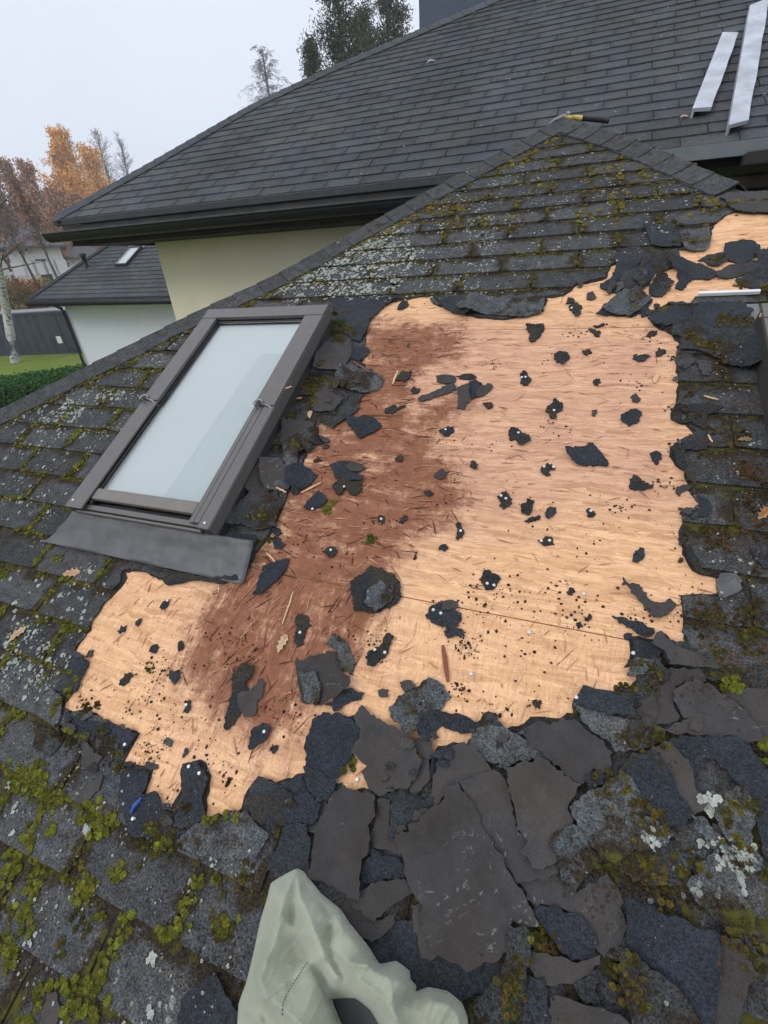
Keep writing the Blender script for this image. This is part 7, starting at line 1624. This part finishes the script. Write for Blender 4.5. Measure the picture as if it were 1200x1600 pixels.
def far_house(xl, xr, ytop_wall, dist, lab, hw, hr, nwin, seed):
    A, B = far_pos(xl, 441, dist), far_pos(xr, 439, dist); z0 = min(A.z, B.z)-.3; d_ = Vector((B.x-A.x, B.y-A.y, 0)); L = d_.length; d_ /= L; n = Vector((-d_.y, d_.x, 0)); A = Vector((A.x, A.y, z0))
    r = empty('far_house', A+d_*L/2, lab, 'house', 'white houses at the back'); mb = MB(); mb.box(A, d_*L, n*7, Vector((0, 0, hw))); mb.build('wall', M['white_far'], r)
    mb = MB(); e = .6; a, b, c, f = A-d_*e-n*e, A+d_*(L+e)-n*e, A+d_*(L+e)+n*(7+e), A-d_*e+n*(7+e); z1 = Vector((0, 0, hw-.02)); zr = Vector((0, 0, hw+hr)); r1, r2 = A+d_*2.2+n*3.5+zr, A+d_*(L-2.2)+n*3.5+zr
    a, b, c, f = a+z1, b+z1, c+z1, f+z1; mb.poly([a, b, r2, r1]); mb.poly([b, c, r2]); mb.poly([c, f, r1, r2]); mb.poly([f, a, r1]); mb.poly([a, f, c, b])
    for p, q in ((a, b), (b, c)): mb.box(p-Vector((0, 0, .18)), q-p, Vector((0, 0, .17)), n*.05)
    mb.build('roof', plain('far_roof_slate', (.10, .10, .105), .85, var=.2), r); RR_ = random.Random(seed)
    for k in range(nwin):
        t = (k+.5)/nwin; w_ = .55; hh_ = 1.15; o = A+d_*(L*t-w_)-n*.05+Vector((0, 0, 1.5)); mb = MB(); mb.box(o, d_*w_*2, n*.06, Vector((0, 0, hh_))); wdo = mb.build('window', M['white_paint'], r); mb = MB(); mb.box(o+d_*.07+Vector((0, 0, .07))-n*.01, d_*(w_*2-.14), n*.009, Vector((0, 0, hh_-.14))); mb.build('pane', M['window'], wdo)
    mb = MB(); o = A+d_*(L*.45)-n*.04+Vector((0, 0, .8)); mb.box(o, d_*.9, n*.05, Vector((0, 0, 2))); mb.build('door', M['frame_dark'], r)
far_house(-60, 20, 395, 62, 'white far house cut by the left edge of the photo', 4.0, 2.0, 4, 1); far_house(30, 112, 395, 60, 'white far house with dark roof beside the left tree trunks', 3.9, 2.1, 5, 2); far_house(118, 175, 400, 78, 'small white far house peeping out by the low neighbour roof', 3.4, 2, 4, 3)
for i, (x, y, s_, col, lab) in enumerate(((8, 455, 1.6, (.16, .13, .04), 'olive shrub at the left edge before the far houses'), (36, 452, 1.3, (.34, .13, .03), 'orange shrub before the far white house'), (62, 452, 1.1, (.34, .26, .07), 'yellow shrub right of the orange one'), (20, 470, .9, (.30, .16, .05), 'low brown shrub left of the container'), (12, 660, .0, (.4, .2, .04), 'x'))):
    if not s_: continue
    P = far_pos(x, 441, 46+i*2); R_ = random.Random(i); sh_ = empty('shrub', P, lab, 'shrub', 'shrubs before the far houses'); mb = MB(); st = MB()
    for k in range(9): 
        a = R_.uniform(0, 6.28); q = P+Vector((math.cos(a)*s_*.6, math.sin(a)*s_*.6, s_*1.3)); st.tube([P, P.lerp(q, .5)+Vector((0, 0, .1)), q], [.03, .02, .01], 4, cap=False)
    for _ in range(1500):
        v = Vector((R_.gauss(0, 1), R_.gauss(0, 1), R_.gauss(0, 1))).normalized()*R_.random()**.4*s_; p = P+Vector((v.x, v.y, s_*.85+v.z*.85)); e = Vector((R_.uniform(-1, 1), R_.uniform(-1, 1), R_.uniform(-1, 1))).normalized()*.10; f = e.cross(Vector((R_.random(), 1, .2))).normalized()*.06; g = R_.uniform(.6, 1.4)
        mb.poly([p-e, p+f, p+e, p-f], c=tuple(c*g for c in col))
    mb.build('foliage', M['foliage'], sh_); st.build('stems', M['bark'], sh_)
# a low far wood closing the horizon
mb = MB(); R_ = random.Random(9)
for _ in range(26000):
    a = R_.uniform(math.radians(95), math.radians(200)); r = R_.uniform(150, 175); z = R_.random()*(12+5*noise.noise((a*14, 0, 2))); p = Vector((r*math.cos(a), r*math.sin(a), gz(100, 100)+z)); e = Vector((R_.uniform(-1, 1), R_.uniform(-1, 1), R_.uniform(-1, 1))).normalized()*.7; f = e.cross(Vector((R_.random(), 1, .2))).normalized()*.45; g = R_.uniform(.6, 1.3)
    mb.poly([p-e, p+f, p+e, p-f], c=tuple(c*g for c in R_.choice(((.16, .10, .07), (.10, .09, .06), (.20, .12, .06)))))
tag(mb.build('distant_wood', M['foliage']), 'brownish far wood on the horizon at the left', 'wood', kind='stuff')
# ------------------------------------------------------------------ the damp autumn air
hm = bpy.data.materials.new('hazebox'); hm.use_nodes = True; hn_ = hm.node_tree; hn_.nodes.clear()
pv = hn_.nodes.new('ShaderNodeVolumePrincipled'); pv.inputs['Density'].default_value = .0016; pv.inputs['Color'].default_value = (.95, .97, 1.0, 1); pv.inputs['Anisotropy'].default_value = .2
oo_ = hn_.nodes.new('ShaderNodeOutputMaterial'); hn_.links.new(pv.outputs[0], oo_.inputs['Volume'])
mb = MB(); mb.box((-420, -420, -2), (840, 0, 0), (0, 840, 0), (0, 0, 42)); hz_ = mb.build('haze', hm); tag(hz_, 'thin damp haze filling the air over the neighbourhood', 'haze', kind='stuff')
